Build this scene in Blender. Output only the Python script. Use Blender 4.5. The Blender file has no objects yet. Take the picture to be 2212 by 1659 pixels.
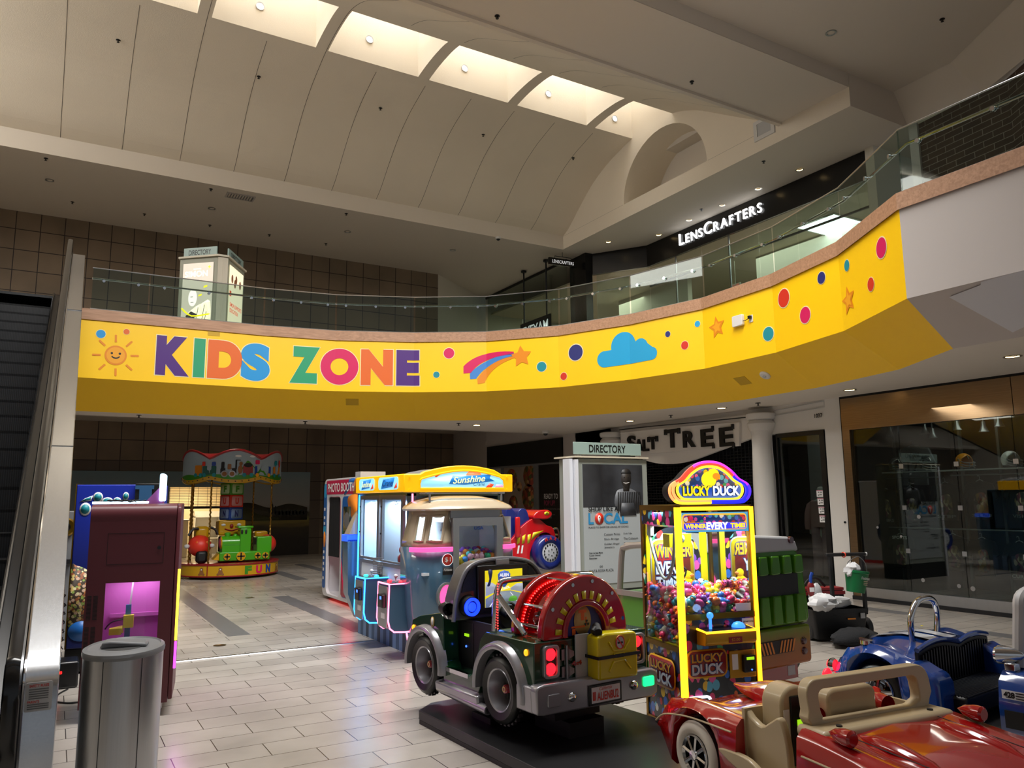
import bpy, math, random
from mathutils import Vector as V3, Matrix as Mx
PI = math.pi
S = bpy.context.scene
C = S.collection
R = random.Random(7)

# ---------------------------------------------------------------- camera
def set_camera():
    yaw, pit, rol = math.radians(-30.496), math.radians(8.48), math.radians(-.5857)
    f = V3((-math.sin(yaw)*math.cos(pit), math.cos(yaw)*math.cos(pit), math.sin(pit)))
    r0 = V3((math.cos(yaw), math.sin(yaw), 0)); u0 = r0.cross(f)
    r = r0*math.cos(rol)+u0*math.sin(rol); u = -r0*math.sin(rol)+u0*math.cos(rol)
    cd = bpy.data.cameras.new('camera'); cd.sensor_width = 36; cd.lens = 36*1664.4/2212
    cd.clip_start = .05; cd.clip_end = 200
    o = bpy.data.objects.new('camera', cd); C.objects.link(o)
    m = Mx.Identity(4)
    for i in range(3):
        m[i][0], m[i][1], m[i][2] = r[i], u[i], -f[i]
    m[2][3] = 1.7
    o.matrix_world = m; S.camera = o
set_camera()

# ---------------------------------------------------------------- world, exposure
W = bpy.data.worlds.new('world'); S.world = W; W.use_nodes = True
bg = W.node_tree.nodes['Background']; bg.inputs[0].default_value = (.86, .92, 1, 1); bg.inputs[1].default_value = .26
S.view_settings.view_transform = 'Standard'; S.view_settings.look = 'None'
S.view_settings.exposure = 0; S.view_settings.gamma = 1; S.view_settings.use_curve_mapping = False
S.cycles.max_bounces = 7; S.cycles.diffuse_bounces = 4; S.cycles.glossy_bounces = 4
S.cycles.transmission_bounces = 6; S.cycles.transparent_max_bounces = 16
S.cycles.sample_clamp_indirect = 6; S.cycles.caustics_reflective = False; S.cycles.caustics_refractive = False
S.cycles.use_denoising = True

def lamp(name, kind, loc, energy, color=(1, 1, 1), size=.2, size_y=None, to=None, spot=None, blend=.6):
    l = bpy.data.lights.new(name, kind); l.energy = energy; l.color = color
    if kind == 'AREA':
        l.size = size
        if size_y: l.shape = 'RECTANGLE'; l.size_y = size_y
    else: l.shadow_soft_size = size
    if spot: l.spot_size = spot; l.spot_blend = blend
    o = bpy.data.objects.new(name, l); C.objects.link(o); o.location = loc
    if to is not None:
        o.rotation_euler = (V3(to)-V3(loc)).to_track_quat('-Z', 'Y').to_euler()
    return o
# daylight falling through the five ceiling skylights and through the skylights over the near half of the hall
for k in range(-1, 5):
    wx = 2.3 if k < 4 else 1.4
    lamp('skylight_daylight', 'AREA', (4.92+2.63*(k-1)+wx/2, 16.0, 15.3), 62 if k < 4 else 42, (.93, .97, 1), wx, 1.7, to=(4.92+2.63*(k-1)+wx/2, 16.0, 0))
lamp('hall_daylight', 'AREA', (3.5, 7.0, 10.6), 1750, (1, .975, .94), 9, 3.5, to=(4.0, 11.5, 0)).data.spread = math.radians(125)
lamp('vault_fill', 'AREA', (-6.6, 16, 11.2), 420, (1, .97, .92), 7, 1.5, to=(6, 16, 11.6))  # added fill without a source in view, brightens the vault from its left
# ---------------------------------------------------------------- materials
def lin(h):
    if isinstance(h, tuple): return h if len(h) == 4 else (*h, 1)
    v = [int(h[i:i+2], 16)/255 for i in (0, 2, 4)]
    return tuple(c/12.92 if c <= .04045 else ((c+.055)/1.055)**2.4 for c in v)+(1,)
M = {}
def nd(nt, t, **kw):
    n = nt.nodes.new(t)
    for k, v in kw.items():
        if k.startswith('_'): setattr(n, k[1:], v)
        else:
            key = int(k[1:]) if k[0] == 'i' and k[1:].isdigit() else k.replace('__', ' ')
            n.inputs[key].default_value = v
    return n
def base(name):
    m = bpy.data.materials.new(name); m.use_nodes = True; M[name] = m
    nt = m.node_tree; return m, nt, nt.nodes['Principled BSDF'], nt.links.new
def mat(name, col, rough=.5, metal=0, emit=0, ecol=None, coat=0, spec=.5, noise=None, bump=None):
    m, nt, b, L = base(name); c = lin(col)
    b.inputs['Base Color'].default_value = c; b.inputs['Roughness'].default_value = rough; b.inputs['Metallic'].default_value = metal
    b.inputs['Specular IOR Level'].default_value = spec
    if coat: b.inputs['Coat Weight'].default_value = coat; b.inputs['Coat Roughness'].default_value = .05
    if emit: b.inputs['Emission Color'].default_value = lin(ecol or col); b.inputs['Emission Strength'].default_value = emit
    if noise or bump: tc = nd(nt, 'ShaderNodeTexCoord')
    if noise:
        n = nd(nt, 'ShaderNodeTexNoise', Scale=noise[0], Detail=4.0); L(tc.outputs['Object'], n.inputs['Vector'])
        x = nd(nt, 'ShaderNodeMix', _data_type='RGBA'); L(n.outputs['Fac'], x.inputs[0])
        a = noise[1]; x.inputs[6].default_value = tuple(v*(1-a) for v in c[:3])+(1,); x.inputs[7].default_value = tuple(min(1, v*(1+a)) for v in c[:3])+(1,)
        L(x.outputs[2], b.inputs['Base Color'])
    if bump:
        n = nd(nt, 'ShaderNodeTexNoise', Scale=bump[0], Detail=3.0); L(tc.outputs['Object'], n.inputs['Vector'])
        q = nd(nt, 'ShaderNodeBump', Strength=bump[1], Distance=.01); L(n.outputs['Fac'], q.inputs['Height']); L(q.outputs[0], b.inputs['Normal'])
    return m
def glass(name, tint='ffffff', refl=.07, rough=.02, density=0):
    """a thin pane: mostly clear, with a mirror share that grows towards grazing angles"""
    m, nt, b, L = base(name); nt.nodes.remove(b); out = nt.nodes['Material Output']
    t = nd(nt, 'ShaderNodeBsdfTransparent', Color=lin(tint)); g = nd(nt, 'ShaderNodeBsdfGlossy', Roughness=rough)
    lw = nd(nt, 'ShaderNodeLayerWeight', Blend=.5); mx = nd(nt, 'ShaderNodeMixShader'); pw = nd(nt, 'ShaderNodeMath', _operation='POWER', i1=5.0); L(lw.outputs['Facing'], pw.inputs[0])
    mm = nd(nt, 'ShaderNodeMath', _operation='MULTIPLY_ADD', i1=.8, i2=refl); L(pw.outputs[0], mm.inputs[0])
    L(mm.outputs[0], mx.inputs[0]); L(t.outputs[0], mx.inputs[1]); L(g.outputs[0], mx.inputs[2]); L(mx.outputs[0], out.inputs[0])
    return m
def brickmat(name, c1, c2, cm, w, h, mortar, ox=0, oy=0, axes='xy', offset=.5, rough=.4, bias=0, noise=0, msmooth=.1, stain=0):
    """courses or square panels laid out in metres on two chosen axes"""
    m, nt, b, L = base(name); tc = nd(nt, 'ShaderNodeTexCoord'); sp = nd(nt, 'ShaderNodeSeparateXYZ'); L(tc.outputs['Object'], sp.inputs[0])
    cb = nd(nt, 'ShaderNodeCombineXYZ')
    for i, (a, o) in enumerate(zip(axes, (ox, oy))):
        s = nd(nt, 'ShaderNodeMath', _operation='SUBTRACT', i1=o-100*(w if i == 0 else h)); L(sp.outputs['xyz'.index(a)], s.inputs[0]); L(s.outputs[0], cb.inputs[i])
    br = nd(nt, 'ShaderNodeTexBrick', _offset=offset, Scale=1.0, Mortar__Size=mortar, Mortar__Smooth=msmooth, Bias=bias, Brick__Width=w, Row__Height=h)
    br.inputs['Color1'].default_value = lin(c1); br.inputs['Color2'].default_value = lin(c2); br.inputs['Mortar'].default_value = lin(cm)
    L(cb.outputs[0], br.inputs['Vector']); col = br.outputs['Color']
    if noise:
        n = nd(nt, 'ShaderNodeTexNoise', Scale=noise, Detail=5.0); L(tc.outputs['Object'], n.inputs['Vector'])
        r = nd(nt, 'ShaderNodeMapRange', i1=.3, i2=.7, i3=1-.18-stain, i4=1.06); L(n.outputs['Fac'], r.inputs[0])
        x = nd(nt, 'ShaderNodeMix', _data_type='RGBA', _blend_type='MULTIPLY', i0=1.0); L(col, x.inputs[6]); L(r.outputs[0], x.inputs[7]); col = x.outputs[2]
    L(col, b.inputs['Base Color']); b.inputs['Roughness'].default_value = rough
    return m
def steel(name, col, rough=.28, axis=2, stretch=60, amt=.05):
    """brushed metal, grain running along one object axis"""
    m, nt, b, L = base(name); b.inputs['Metallic'].default_value = 1; b.inputs['Roughness'].default_value = rough
    tc = nd(nt, 'ShaderNodeTexCoord'); mp = nd(nt, 'ShaderNodeMapping'); s = [stretch]*3; s[axis] = 1.2; mp.inputs['Scale'].default_value = s
    n = nd(nt, 'ShaderNodeTexNoise', Scale=2.0, Detail=4.0); L(tc.outputs['Object'], mp.inputs[0]); L(mp.outputs[0], n.inputs['Vector'])
    c = lin(col); x = nd(nt, 'ShaderNodeMix', _data_type='RGBA'); L(n.outputs['Fac'], x.inputs[0])
    x.inputs[6].default_value = tuple(v*(1-amt*2) for v in c[:3])+(1,); x.inputs[7].default_value = tuple(min(1, v*(1+amt)) for v in c[:3])+(1,)
    L(x.outputs[2], b.inputs['Base Color'])
    r = nd(nt, 'ShaderNodeMapRange', i3=rough*.9, i4=rough*1.12); L(n.outputs['Fac'], r.inputs[0]); L(r.outputs[0], b.inputs['Roughness'])
    return m
def wood(name, a, b_, axis=0, sc=3, rough=.45):
    m, nt, b, L = base(name); tc = nd(nt, 'ShaderNodeTexCoord'); mp = nd(nt, 'ShaderNodeMapping'); s = [14*sc/3]*3; s[axis] = 1.1*sc/3
    mp.inputs['Scale'].default_value = s
    n = nd(nt, 'ShaderNodeTexNoise', Scale=2.2, Detail=6.0, Distortion=.6); L(tc.outputs['Object'], mp.inputs[0]); L(mp.outputs[0], n.inputs['Vector'])
    r = nd(nt, 'ShaderNodeValToRGB'); L(n.outputs['Fac'], r.inputs[0]); e = r.color_ramp.elements
    e[0].position = .3; e[0].color = lin(b_); e[1].position = .7; e[1].color = lin(a); L(r.outputs[0], b.inputs['Base Color']); b.inputs['Roughness'].default_value = rough
    return m
def blobs(name, cols, scale, rough=.35, emit=0, coat=0, stretch=(1, 1, 1), edge=None, bg_=None, thr=.45):
    """printed artwork of many small rounded shapes in mixed colours"""
    m, nt, b, L = base(name); tc = nd(nt, 'ShaderNodeTexCoord'); mp = nd(nt, 'ShaderNodeMapping'); mp.inputs['Scale'].default_value = stretch
    v = nd(nt, 'ShaderNodeTexVoronoi', Scale=scale); L(tc.outputs['Object'], mp.inputs[0]); L(mp.outputs[0], v.inputs['Vector'])
    sp = nd(nt, 'ShaderNodeSeparateColor'); L(v.outputs['Color'], sp.inputs[0])
    r = nd(nt, 'ShaderNodeValToRGB'); r.color_ramp.interpolation = 'CONSTANT'; e = r.color_ramp.elements
    while len(e) < len(cols): e.new(.5)
    for i, c in enumerate(cols): e[i].position = i/len(cols); e[i].color = lin(c)
    L(sp.outputs[0], r.inputs[0]); col = r.outputs[0]
    if bg_:
        k = nd(nt, 'ShaderNodeMath', _operation='GREATER_THAN', i1=thr); L(v.outputs['Distance'], k.inputs[0])
        x = nd(nt, 'ShaderNodeMix', _data_type='RGBA'); L(k.outputs[0], x.inputs[0]); L(col, x.inputs[6]); x.inputs[7].default_value = lin(bg_); col = x.outputs[2]
    L(col, b.inputs['Base Color']); b.inputs['Roughness'].default_value = rough
    if coat: b.inputs['Coat Weight'].default_value = coat
    if emit: L(col, b.inputs['Emission Color']); b.inputs['Emission Strength'].default_value = emit
    return m
def bands(name, stops, axis=2, lo=0, hi=1, noise=.0, nscale=4, rough=.5, emit=0, streak=None):
    """artwork that changes colour along one object axis (landscapes, fades); streak = per-axis noise scale"""
    m, nt, b, L = base(name); tc = nd(nt, 'ShaderNodeTexCoord'); sp = nd(nt, 'ShaderNodeSeparateXYZ'); L(tc.outputs['Object'], sp.inputs[0])
    r0 = nd(nt, 'ShaderNodeMapRange', i1=lo, i2=hi); L(sp.outputs[axis], r0.inputs[0]); fac = r0.outputs[0]
    if noise:
        mp = nd(nt, 'ShaderNodeMapping'); mp.inputs['Scale'].default_value = streak or (1, 1, 1); L(tc.outputs['Object'], mp.inputs[0])
        n = nd(nt, 'ShaderNodeTexNoise', Scale=nscale, Detail=5.0); L(mp.outputs[0], n.inputs['Vector'])
        s = nd(nt, 'ShaderNodeMath', _operation='MULTIPLY_ADD', i1=noise*2, i2=-noise); L(n.outputs['Fac'], s.inputs[0])
        a = nd(nt, 'ShaderNodeMath', _operation='ADD'); L(fac, a.inputs[0]); L(s.outputs[0], a.inputs[1]); fac = a.outputs[0]
    r = nd(nt, 'ShaderNodeValToRGB'); e = r.color_ramp.elements
    while len(e) < len(stops): e.new(.5)
    for i, (p, c) in enumerate(stops): e[i].position = p; e[i].color = lin(c)
    L(fac, r.inputs[0]); L(r.outputs[0], b.inputs['Base Color']); b.inputs['Roughness'].default_value = rough
    if emit: L(r.outputs[0], b.inputs['Emission Color']); b.inputs['Emission Strength'].default_value = emit
    return m
def led(name, col, s): return mat(name, col, .4, emit=s)

# ---------------------------------------------------------------- mesh building
class MB:
    def __init__(s): s.v = []; s.f = []; s.mi = []; s.ml = []; s.T = None; s.cur = 0
    def use(s, m):
        if m not in s.ml: s.ml.append(m)
        s.cur = s.ml.index(m); return s
    def add(s, vs, fs):
        b = len(s.v); s.v += [tuple(s.T @ V3(p)) if s.T is not None else tuple(p) for p in vs]
        s.f += [tuple(b+i for i in f) for f in fs]; s.mi += [s.cur]*len(fs); return s
    def box(s, x0, y0, z0, x1, y1, z1):
        vs = [(x, y, z) for x in (x0, x1) for y in (y0, y1) for z in (z0, z1)]
        return s.add(vs, [(0, 1, 3, 2), (4, 6, 7, 5), (0, 4, 5, 1), (2, 3, 7, 6), (0, 2, 6, 4), (1, 5, 7, 3)])
    def loft(s, rings, caps=True, closed=False, ring_open=False):
        n = len(rings[0]); vs = [p for r in rings for p in r]; fs = []; K = len(rings)
        for k in range(K if closed else K-1):
            a, b = k*n, ((k+1) % K)*n
            for i in range(n-1 if ring_open else n): j = (i+1) % n; fs.append((a+i, a+j, b+j, b+i))
        if caps and not closed and not ring_open: fs += [tuple(range(n-1, -1, -1)), tuple(range((K-1)*n, K*n))]
        return s.add(vs, fs)
    def prism(s, poly, ax, lo, hi):
        g = {'x': lambda a, b, t: (t, a, b), 'y': lambda a, b, t: (a, t, b), 'z': lambda a, b, t: (a, b, t)}[ax]
        return s.loft([[g(a, b, lo) for a, b in poly], [g(a, b, hi) for a, b in poly]])
    def ringp(s, outer, inner, ax, lo, hi):
        """a plate with a hole: outer and inner outlines with the same number of points"""
        g = {'x': lambda a, b, t: (t, a, b), 'y': lambda a, b, t: (a, t, b), 'z': lambda a, b, t: (a, b, t)}[ax]
        R_ = [[g(a, b, t) for a, b in p] for p, t in ((outer, lo), (outer, hi), (inner, hi), (inner, lo))]
        return s.loft(R_, closed=True)
    def cyl(s, p0, p1, r0, r1=None, n=20, caps=True):
        p0, p1 = V3(p0), V3(p1); r1 = r0 if r1 is None else r1; q = (p1-p0).to_track_quat('Z', 'Y'); e = [V3((math.cos(2*PI*i/n), math.sin(2*PI*i/n), 0)) for i in range(n)]
        return s.loft([[p0+q @ (d*r0) for d in e], [p1+q @ (d*r1) for d in e]], caps)
    def lathe(s, prof, c=(0, 0, 0), ax='z', n=28, ang=None):
        """profile of (radius, height) turned about an axis through c"""
        c = V3(c); B = {'z': (V3((1, 0, 0)), V3((0, 1, 0)), V3((0, 0, 1))), 'y': (V3((1, 0, 0)), V3((0, 0, 1)), V3((0, 1, 0))), 'x': (V3((0, 1, 0)), V3((0, 0, 1)), V3((1, 0, 0)))}[ax] if isinstance(ax, str) else ax
        a0, a1 = ang or (0, 2*PI); k = n if not ang else n+1
        rs = [[c+B[0]*(r*math.cos(a0+(a1-a0)*i/n))+B[1]*(r*math.sin(a0+(a1-a0)*i/n))+B[2]*h for i in range(k)] for r, h in prof]
        return s.loft(rs, caps=False, ring_open=bool(ang))
    def tube(s, pts, r, n=10, closed=False, caps=True, flat=None):
        P = [V3(p) for p in pts]; K = len(P); rings = []; up = None
        for k in range(K):
            a = P[(k-1) % K] if (closed or k > 0) else P[k]; b = P[(k+1) % K] if (closed or k < K-1) else P[k]
            t = (b-a).normalized()
            if up is None: up = V3((0, 0, 1)) if abs(t.z) < .9 else V3((1, 0, 0))
            x = t.cross(up); x = x.normalized() if x.length > 1e-6 else V3((1, 0, 0)); up = x.cross(t).normalized()
            rr = r[k] if isinstance(r, (list, tuple)) else r
            rings.append([P[k]+x*(rr*math.cos(2*PI*i/n)*(flat or 1))+up*(rr*math.sin(2*PI*i/n)) for i in range(n)])
        return s.loft(rings, caps, closed)
    def ell(s, c, r, n=16, m=10):
        if not isinstance(r, (tuple, list)): r = (r, r, r)
        rs = []
        for j in range(m+1):
            t = PI*j/m-PI/2; w = max(math.cos(t), .002)
            rs.append([(c[0]+r[0]*w*math.cos(2*PI*i/n), c[1]+r[1]*w*math.sin(2*PI*i/n), c[2]+r[2]*math.sin(t)) for i in range(n)])
        return s.loft(rs)
    def grid(s, rows):
        n = len(rows[0]); return s.add([p for r in rows for p in r], [(k*n+i, k*n+i+1, (k+1)*n+i+1, (k+1)*n+i) for k in range(len(rows)-1) for i in range(n-1)])
    def quad(s, *p): return s.add(p, [tuple(range(len(p)))])

def rrect(x0, y0, x1, y1, r=.02, n=5):
    """rounded rectangle outline, counter-clockwise from the lower right corner; r may be one radius or four"""
    rs = r if isinstance(r, (tuple, list)) else (r,)*4; out = []
    for (cx, cy, a), q in zip(((x1, y0, -90), (x1, y1, 0), (x0, y1, 90), (x0, y0, 180)), rs):
        sx = -1 if cx == x1 else 1; sy = 1 if cy == y0 else -1
        for i in range(n+1):
            t = math.radians(a+90*i/n); out.append((cx+sx*q+q*math.cos(t), cy+sy*q+q*math.sin(t)))
    return out
def circ(cx, cy, rx, ry=None, n=28, a0=0, a1=360, end=False):
    ry = ry or rx; k = n+1 if end else n
    return [(cx+rx*math.cos(math.radians(a0+(a1-a0)*i/n)), cy+ry*math.sin(math.radians(a0+(a1-a0)*i/n))) for i in range(k)]
def smooth(pts, n=6, closed=False):
    """Catmull-Rom curve through the given points"""
    K = len(pts); out = []
    for k in range(K if closed else K-1):
        P = [V3(pts[(k+d) % K]) if closed else V3(pts[min(max(k+d, 0), K-1)]) for d in (-1, 0, 1, 2)] if len(pts[0]) == 3 else [V3((*(pts[(k+d) % K] if closed else pts[min(max(k+d, 0), K-1)]), 0)) for d in (-1, 0, 1, 2)]
        for i in range(n):
            t = i/n; out.append(.5*((2*P[1])+(P[2]-P[0])*t+(2*P[0]-5*P[1]+4*P[2]-P[3])*t*t+(3*P[1]-P[0]-3*P[2]+P[3])*t**3))
    if not closed: out.append(V3(pts[-1]) if len(pts[0]) == 3 else V3((*pts[-1], 0)))
    return [tuple(p) if len(pts[0]) == 3 else (p.x, p.y) for p in out]
def star(cx, cy, r, k=.48, n=5, rot=90, rnd=0):
    return [(cx+(r if i % 2 == 0 else r*k)*math.cos(math.radians(rot+180*i/n)), cy+(r if i % 2 == 0 else r*k)*math.sin(math.radians(rot+180*i/n))) for i in range(2*n)]

def setp(o, label=None, cat=None, group=None, kind=None):
    for k, v in (('label', label), ('category', cat), ('group', group), ('kind', kind)):
        if v: o[k] = v
    return o
def obj(name, mb, m=None, parent=None, bev=0, smooth_a=.6, sub=0, label=None, seg=2, weld=False):
    if weld:
        ix = {}; mp = []
        for p in mb.v: mp.append(ix.setdefault(tuple(round(c, 5) for c in p), len(ix)))
        mb.v = list(ix); mb.f = [tuple(mp[i] for i in f) for f in mb.f]
    me = bpy.data.meshes.new(name); me.from_pydata(mb.v, [], mb.f)
    ms = mb.ml or [m]
    if m and mb.ml and mb.ml[0] is None: ms = [m]+mb.ml[1:]
    for q in ms: me.materials.append(M[q])
    if len(ms) > 1: me.polygons.foreach_set('material_index', mb.mi)
    me.polygons.foreach_set('use_smooth', [True]*len(mb.f)); me.update()
    if smooth_a is not None: me.set_sharp_from_angle(angle=smooth_a)
    o = bpy.data.objects.new(name, me); C.objects.link(o)
    if bev:
        b = o.modifiers.new('edge', 'BEVEL'); b.width = bev; b.segments = seg; b.limit_method = 'ANGLE'; b.angle_limit = .6; b.harden_normals = False
    if sub: o.modifiers.new('round', 'SUBSURF').levels = sub; o.modifiers['round'].render_levels = sub
    if parent: o.parent = parent
    if label: o['label'] = label
    return o
def thing(name, label, cat, loc=(0, 0, 0), rz=0, group=None):
    o = bpy.data.objects.new(name, None); o.empty_display_size = .1; C.objects.link(o); o.location = loc; o.rotation_euler = (0, 0, math.radians(rz))
    return setp(o, label, cat, group)
def solo(name, mb, m, label, cat, group=None, loc=None, **kw):
    o = obj(name, mb, m, **kw); setp(o, label, cat, group)
    if loc is not None: o.location = loc
    return o
def struct(name, mb, m=None, **kw): return setp(obj(name, mb, m, **kw), kind='structure')
KIDS = {}
def kids(o):
    return [c for c in o.children]
def dup(root, loc=None, rz=None, label=None, group=None, only=None):
    r = root.copy(); C.objects.link(r)
    if loc is not None: r.location = loc
    if rz is not None: r.rotation_euler = (0, 0, math.radians(rz))
    if label: r['label'] = label
    if group: r['group'] = group
    for ch in list(root.children):
        c = ch.copy(); C.objects.link(c); c.parent = r
        for g in list(ch.children): d = g.copy(); C.objects.link(d); d.parent = c
    return r
def ordinal(i): return ['first', 'second', 'third', 'fourth', 'fifth', 'sixth', 'seventh', 'eighth', 'ninth', 'tenth', 'eleventh', 'twelfth', 'thirteenth', 'fourteenth', 'fifteenth', 'sixteenth', 'seventeenth', 'eighteenth', 'nineteenth', 'twentieth'][i]

# ---------------------------------------------------------------- lettering
_tc = {}
def glyphs(s, bold=0, ext=0, shear=0, sp=1, res=4):
    key = (s, bold, ext, shear, sp, res)
    if key not in _tc:
        cu = bpy.data.curves.new('t', 'FONT'); cu.body = s; cu.offset = bold; cu.extrude = ext; cu.shear = shear; cu.space_character = sp; cu.resolution_u = res
        o = bpy.data.objects.new('t', cu); C.objects.link(o); me = bpy.data.meshes.new_from_object(o)
        _tc[key] = ([tuple(v.co) for v in me.vertices], [tuple(p.vertices) for p in me.polygons])
        bpy.data.objects.remove(o); bpy.data.curves.remove(cu); bpy.data.meshes.remove(me)
    return _tc[key]
FR = ((1, 0, 0), (0, 0, 1)); LF = ((0, -1, 0), (0, 0, 1)); RT = ((0, 1, 0), (0, 0, 1)); BK = ((-1, 0, 0), (0, 0, 1)); TOP = ((1, 0, 0), (0, 1, 0))
def tmb(mb, s, o, fr, w, h, bold=0, depth=0, off=.003, shear=0, sp=1, curve=None, res=4):
    """add lettering of width w and height h centred on o in the plane spanned by fr"""
    v, f = glyphs(s, bold, .5 if depth else 0, shear, sp, res)
    xs = [p[0] for p in v]; ys = [p[1] for p in v]; x0, x1, y0, y1 = min(xs), max(xs), min(ys), max(ys)
    kx = w/(x1-x0) if w else h/(y1-y0); ky = h/(y1-y0) if h else kx
    r, u = V3(fr[0]), V3(fr[1]); n = r.cross(u); o = V3(o); out = []
    for p in v:
        a = (p[0]-(x0+x1)/2)*kx; b = (p[1]-(y0+y1)/2)*ky
        if curve: b += curve*(1-(2*a/(w or 1))**2)
        out.append(o+r*a+u*b+n*(off+(p[2]+.5)*depth if depth else off))
    return mb.add(out, f)
def text(name, s, o, fr, w, h, m, parent=None, **kw):
    lb = kw.pop('label', None)
    return obj(name, tmb(MB(), s, o, fr, w, h, **kw), m, parent, smooth_a=None, label=lb)
def plane_poly(mb, poly, o, fr, off=.002, depth=.001):
    """a flat cut-out (label, decal) lying on a face; gets a small thickness of its own"""
    r, u = V3(fr[0]), V3(fr[1]); n = r.cross(u); o = V3(o)
    return mb.loft([[o+r*a+u*b+n*t for a, b in poly] for t in (off, off+depth)])
def decal(name, poly, o, fr, m, parent=None, off=.002, depth=.001, label=None):
    return obj(name, plane_poly(MB(), poly, o, fr, off, depth), m, parent, smooth_a=None, label=label)
def rect(w, h): return [(-w/2, -h/2), (w/2, -h/2), (w/2, h/2), (-w/2, h/2)]
# ---------------------------------------------------------------- shared materials
mat('plaster', 'dfd6ca', .9, bump=(160, .12)); mat('plaster_warm', 'efe4d2', .9, noise=(.6, .06), bump=(60, .35)); mat('plaster_grey', 'bdb6b2', .85, noise=(.7, .05))
mat('plaster_patch', 'cfd0d6', .9, noise=(2, .03)); mat('joint_line', '6e655b', .9)
mat('white_paint', 'd9d7d4', .6); mat('cool_white', 'e4e4e6', .5); mat('black_paint', '0b0b0d', .35); mat('black_satin', '131315', .3); mat('matte_black', '050506', .7)
mat('grey_metal', '8b8d90', .35, .9); mat('dark_metal', '3a3b3e', .4, .8); mat('chrome', 'd9dadd', .08, 1); mat('alu', 'b6b8bb', .3, 1)
mat('yellow_paint', 'ffcb00', .42, noise=(3, .03)); mat('rubber', '101012', .55)
mat('light_grey', 'b9babb', .5); mat('mid_grey', '6f7072', .5); mat('dark_grey', '2b2c2e', .5); mat('cream', 'e6dcc6', .5)
mat('paper', 'e9e9ea', .7)
led('lamp_glow', 'fff0d0', 9); led('lamp_warm', 'ffdc9a', 14); led('cove_tube', 'fff0b8', 7); led('white_led', 'f2f6ff', 6)
glass('clear_glass', 'eef4f1', .045); glass('shop_glass', 'c8d2ce', .08, .015); glass('rail_glass', 'dfe9e4', .03)
brickmat('floor_tile', 'b9b2a9', 'aaa39b', '3c3733', .6, .2965, .0035, .485, .2615-.2965*0, 'xy', .5, .24, noise=1.1, stain=.1)
mat('floor_accent', '6d6c6e', .3, noise=(2, .12))
brickmat('wall_tile_low', '8f7c66', '86745f', '2e211f', .6075, .6025, .012, .35, 2.93, 'xz', 0, .55, noise=.9, stain=.22)
brickmat('wall_tile_up', '8f7c66', '86745f', '2e211f', .6075, .6, .012, .35, 8.26, 'xz', 0, .55, noise=.7, stain=.1)
brickmat('wall_tile_dark', '5f5347', '5a4f44', '2a1f1d', .6075, .6025, .012, .35, 2.93, 'xz', 0, .55)
brickmat('dark_brick', '4b3a33', '58443b', 'a59c92', .42, .135, .008, 0, 0, 'yz', .5, .8, noise=3)
wood('oak', 'b98f70', '9c7457', 0, 3)
steel('brushed', 'c9ccd0', .24, 1, 40); steel('brushed_v', 'b9bbbe', .3, 2, 60); steel('bronze', '9a8266', .3, 1, 30, .15)
mat('warm_wall', 'e8d8b4', .6)

# ---------------------------------------------------------------- floor
struct('floor', MB().box(-7, -7, -.2, 22, 30, 0), 'floor_tile')
# darker tiles laid into the floor, a millimetre of bed showing
for i, (x0, y0, x1, y1) in enumerate(((2.02, 10.64, 2.30, 19.2), (3.49, 10.05, 3.77, 14.5), (4.64, 17.2, 4.92, 19.6), (5.7, 18.4, 5.98, 21.5), (7.3, 19, 7.58, 22.5), (8.05, 5.05, 8.33, 6.1), (9.9, 5.0, 10.18, 5.75), (10.6, 7.0, 10.88, 7.9), (7.7, 4.0, 7.98, 4.9))):
    struct('trim_%d' % (i+1), MB().box(x0, y0, 0, x1, y1, .0012), 'floor_accent')
struct('trim_10', MB().prism([(-.035, 0), (-.03, .006), (.03, .006), (.035, 0)], 'x', 1.1, 6.4), 'alu').location = (0, 9.32, 0)
for i, (x, y) in enumerate(((1.82, 10.05), (3.12, 14.6))):
    solo('floor_drain', MB().lathe([(0, .001), (.07, .001), (.075, .003), (.062, .004), (.06, .002), (0, .002)], n=20), 'bronze', ['small round bronze floor drain beside the grey tile strip', 'small round bronze floor drain out beyond the grey tile strip'][i], 'drain', loc=(x, y, 0))

# ---------------------------------------------------------------- back wall, both floors, with the shop opening
mw = MB().use('wall_tile_low')
mw.box(-7, 25.29, 0, 2.95, 25.5, 4.3); mw.box(4.62, 25.29, 0, 12.45, 25.5, 4.3); mw.box(2.95, 25.29, 2.15, 4.62, 25.5, 4.3)
struct('wall_back', mw)
mw = MB().use('wall_tile_dark'); mw.box(-7, 25.27, 2.63, 7.5, 25.29, 2.93); mw.box(7.17, 25.27, 0, 7.52, 25.29, 2.63)
struct('trim_11', mw)
struct('wall_back_upper', MB().box(-7, 25.29, 4.9, 11.75, 25.5, 10), 'wall_tile_up')
struct('wall_passage', MB().prism([(12.45, 25.29), (12.45, 25.6), (11.72, 21.4), (11.62, 21.3)], 'z', 0, 4.1), 'plaster_grey')
struct('wall_passage_upper', MB().prism([(11.75, 25.29), (14.7, 27.4), (14.7, 27.6), (11.75, 25.5)], 'z', 4.9, 10), 'plaster')
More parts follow.
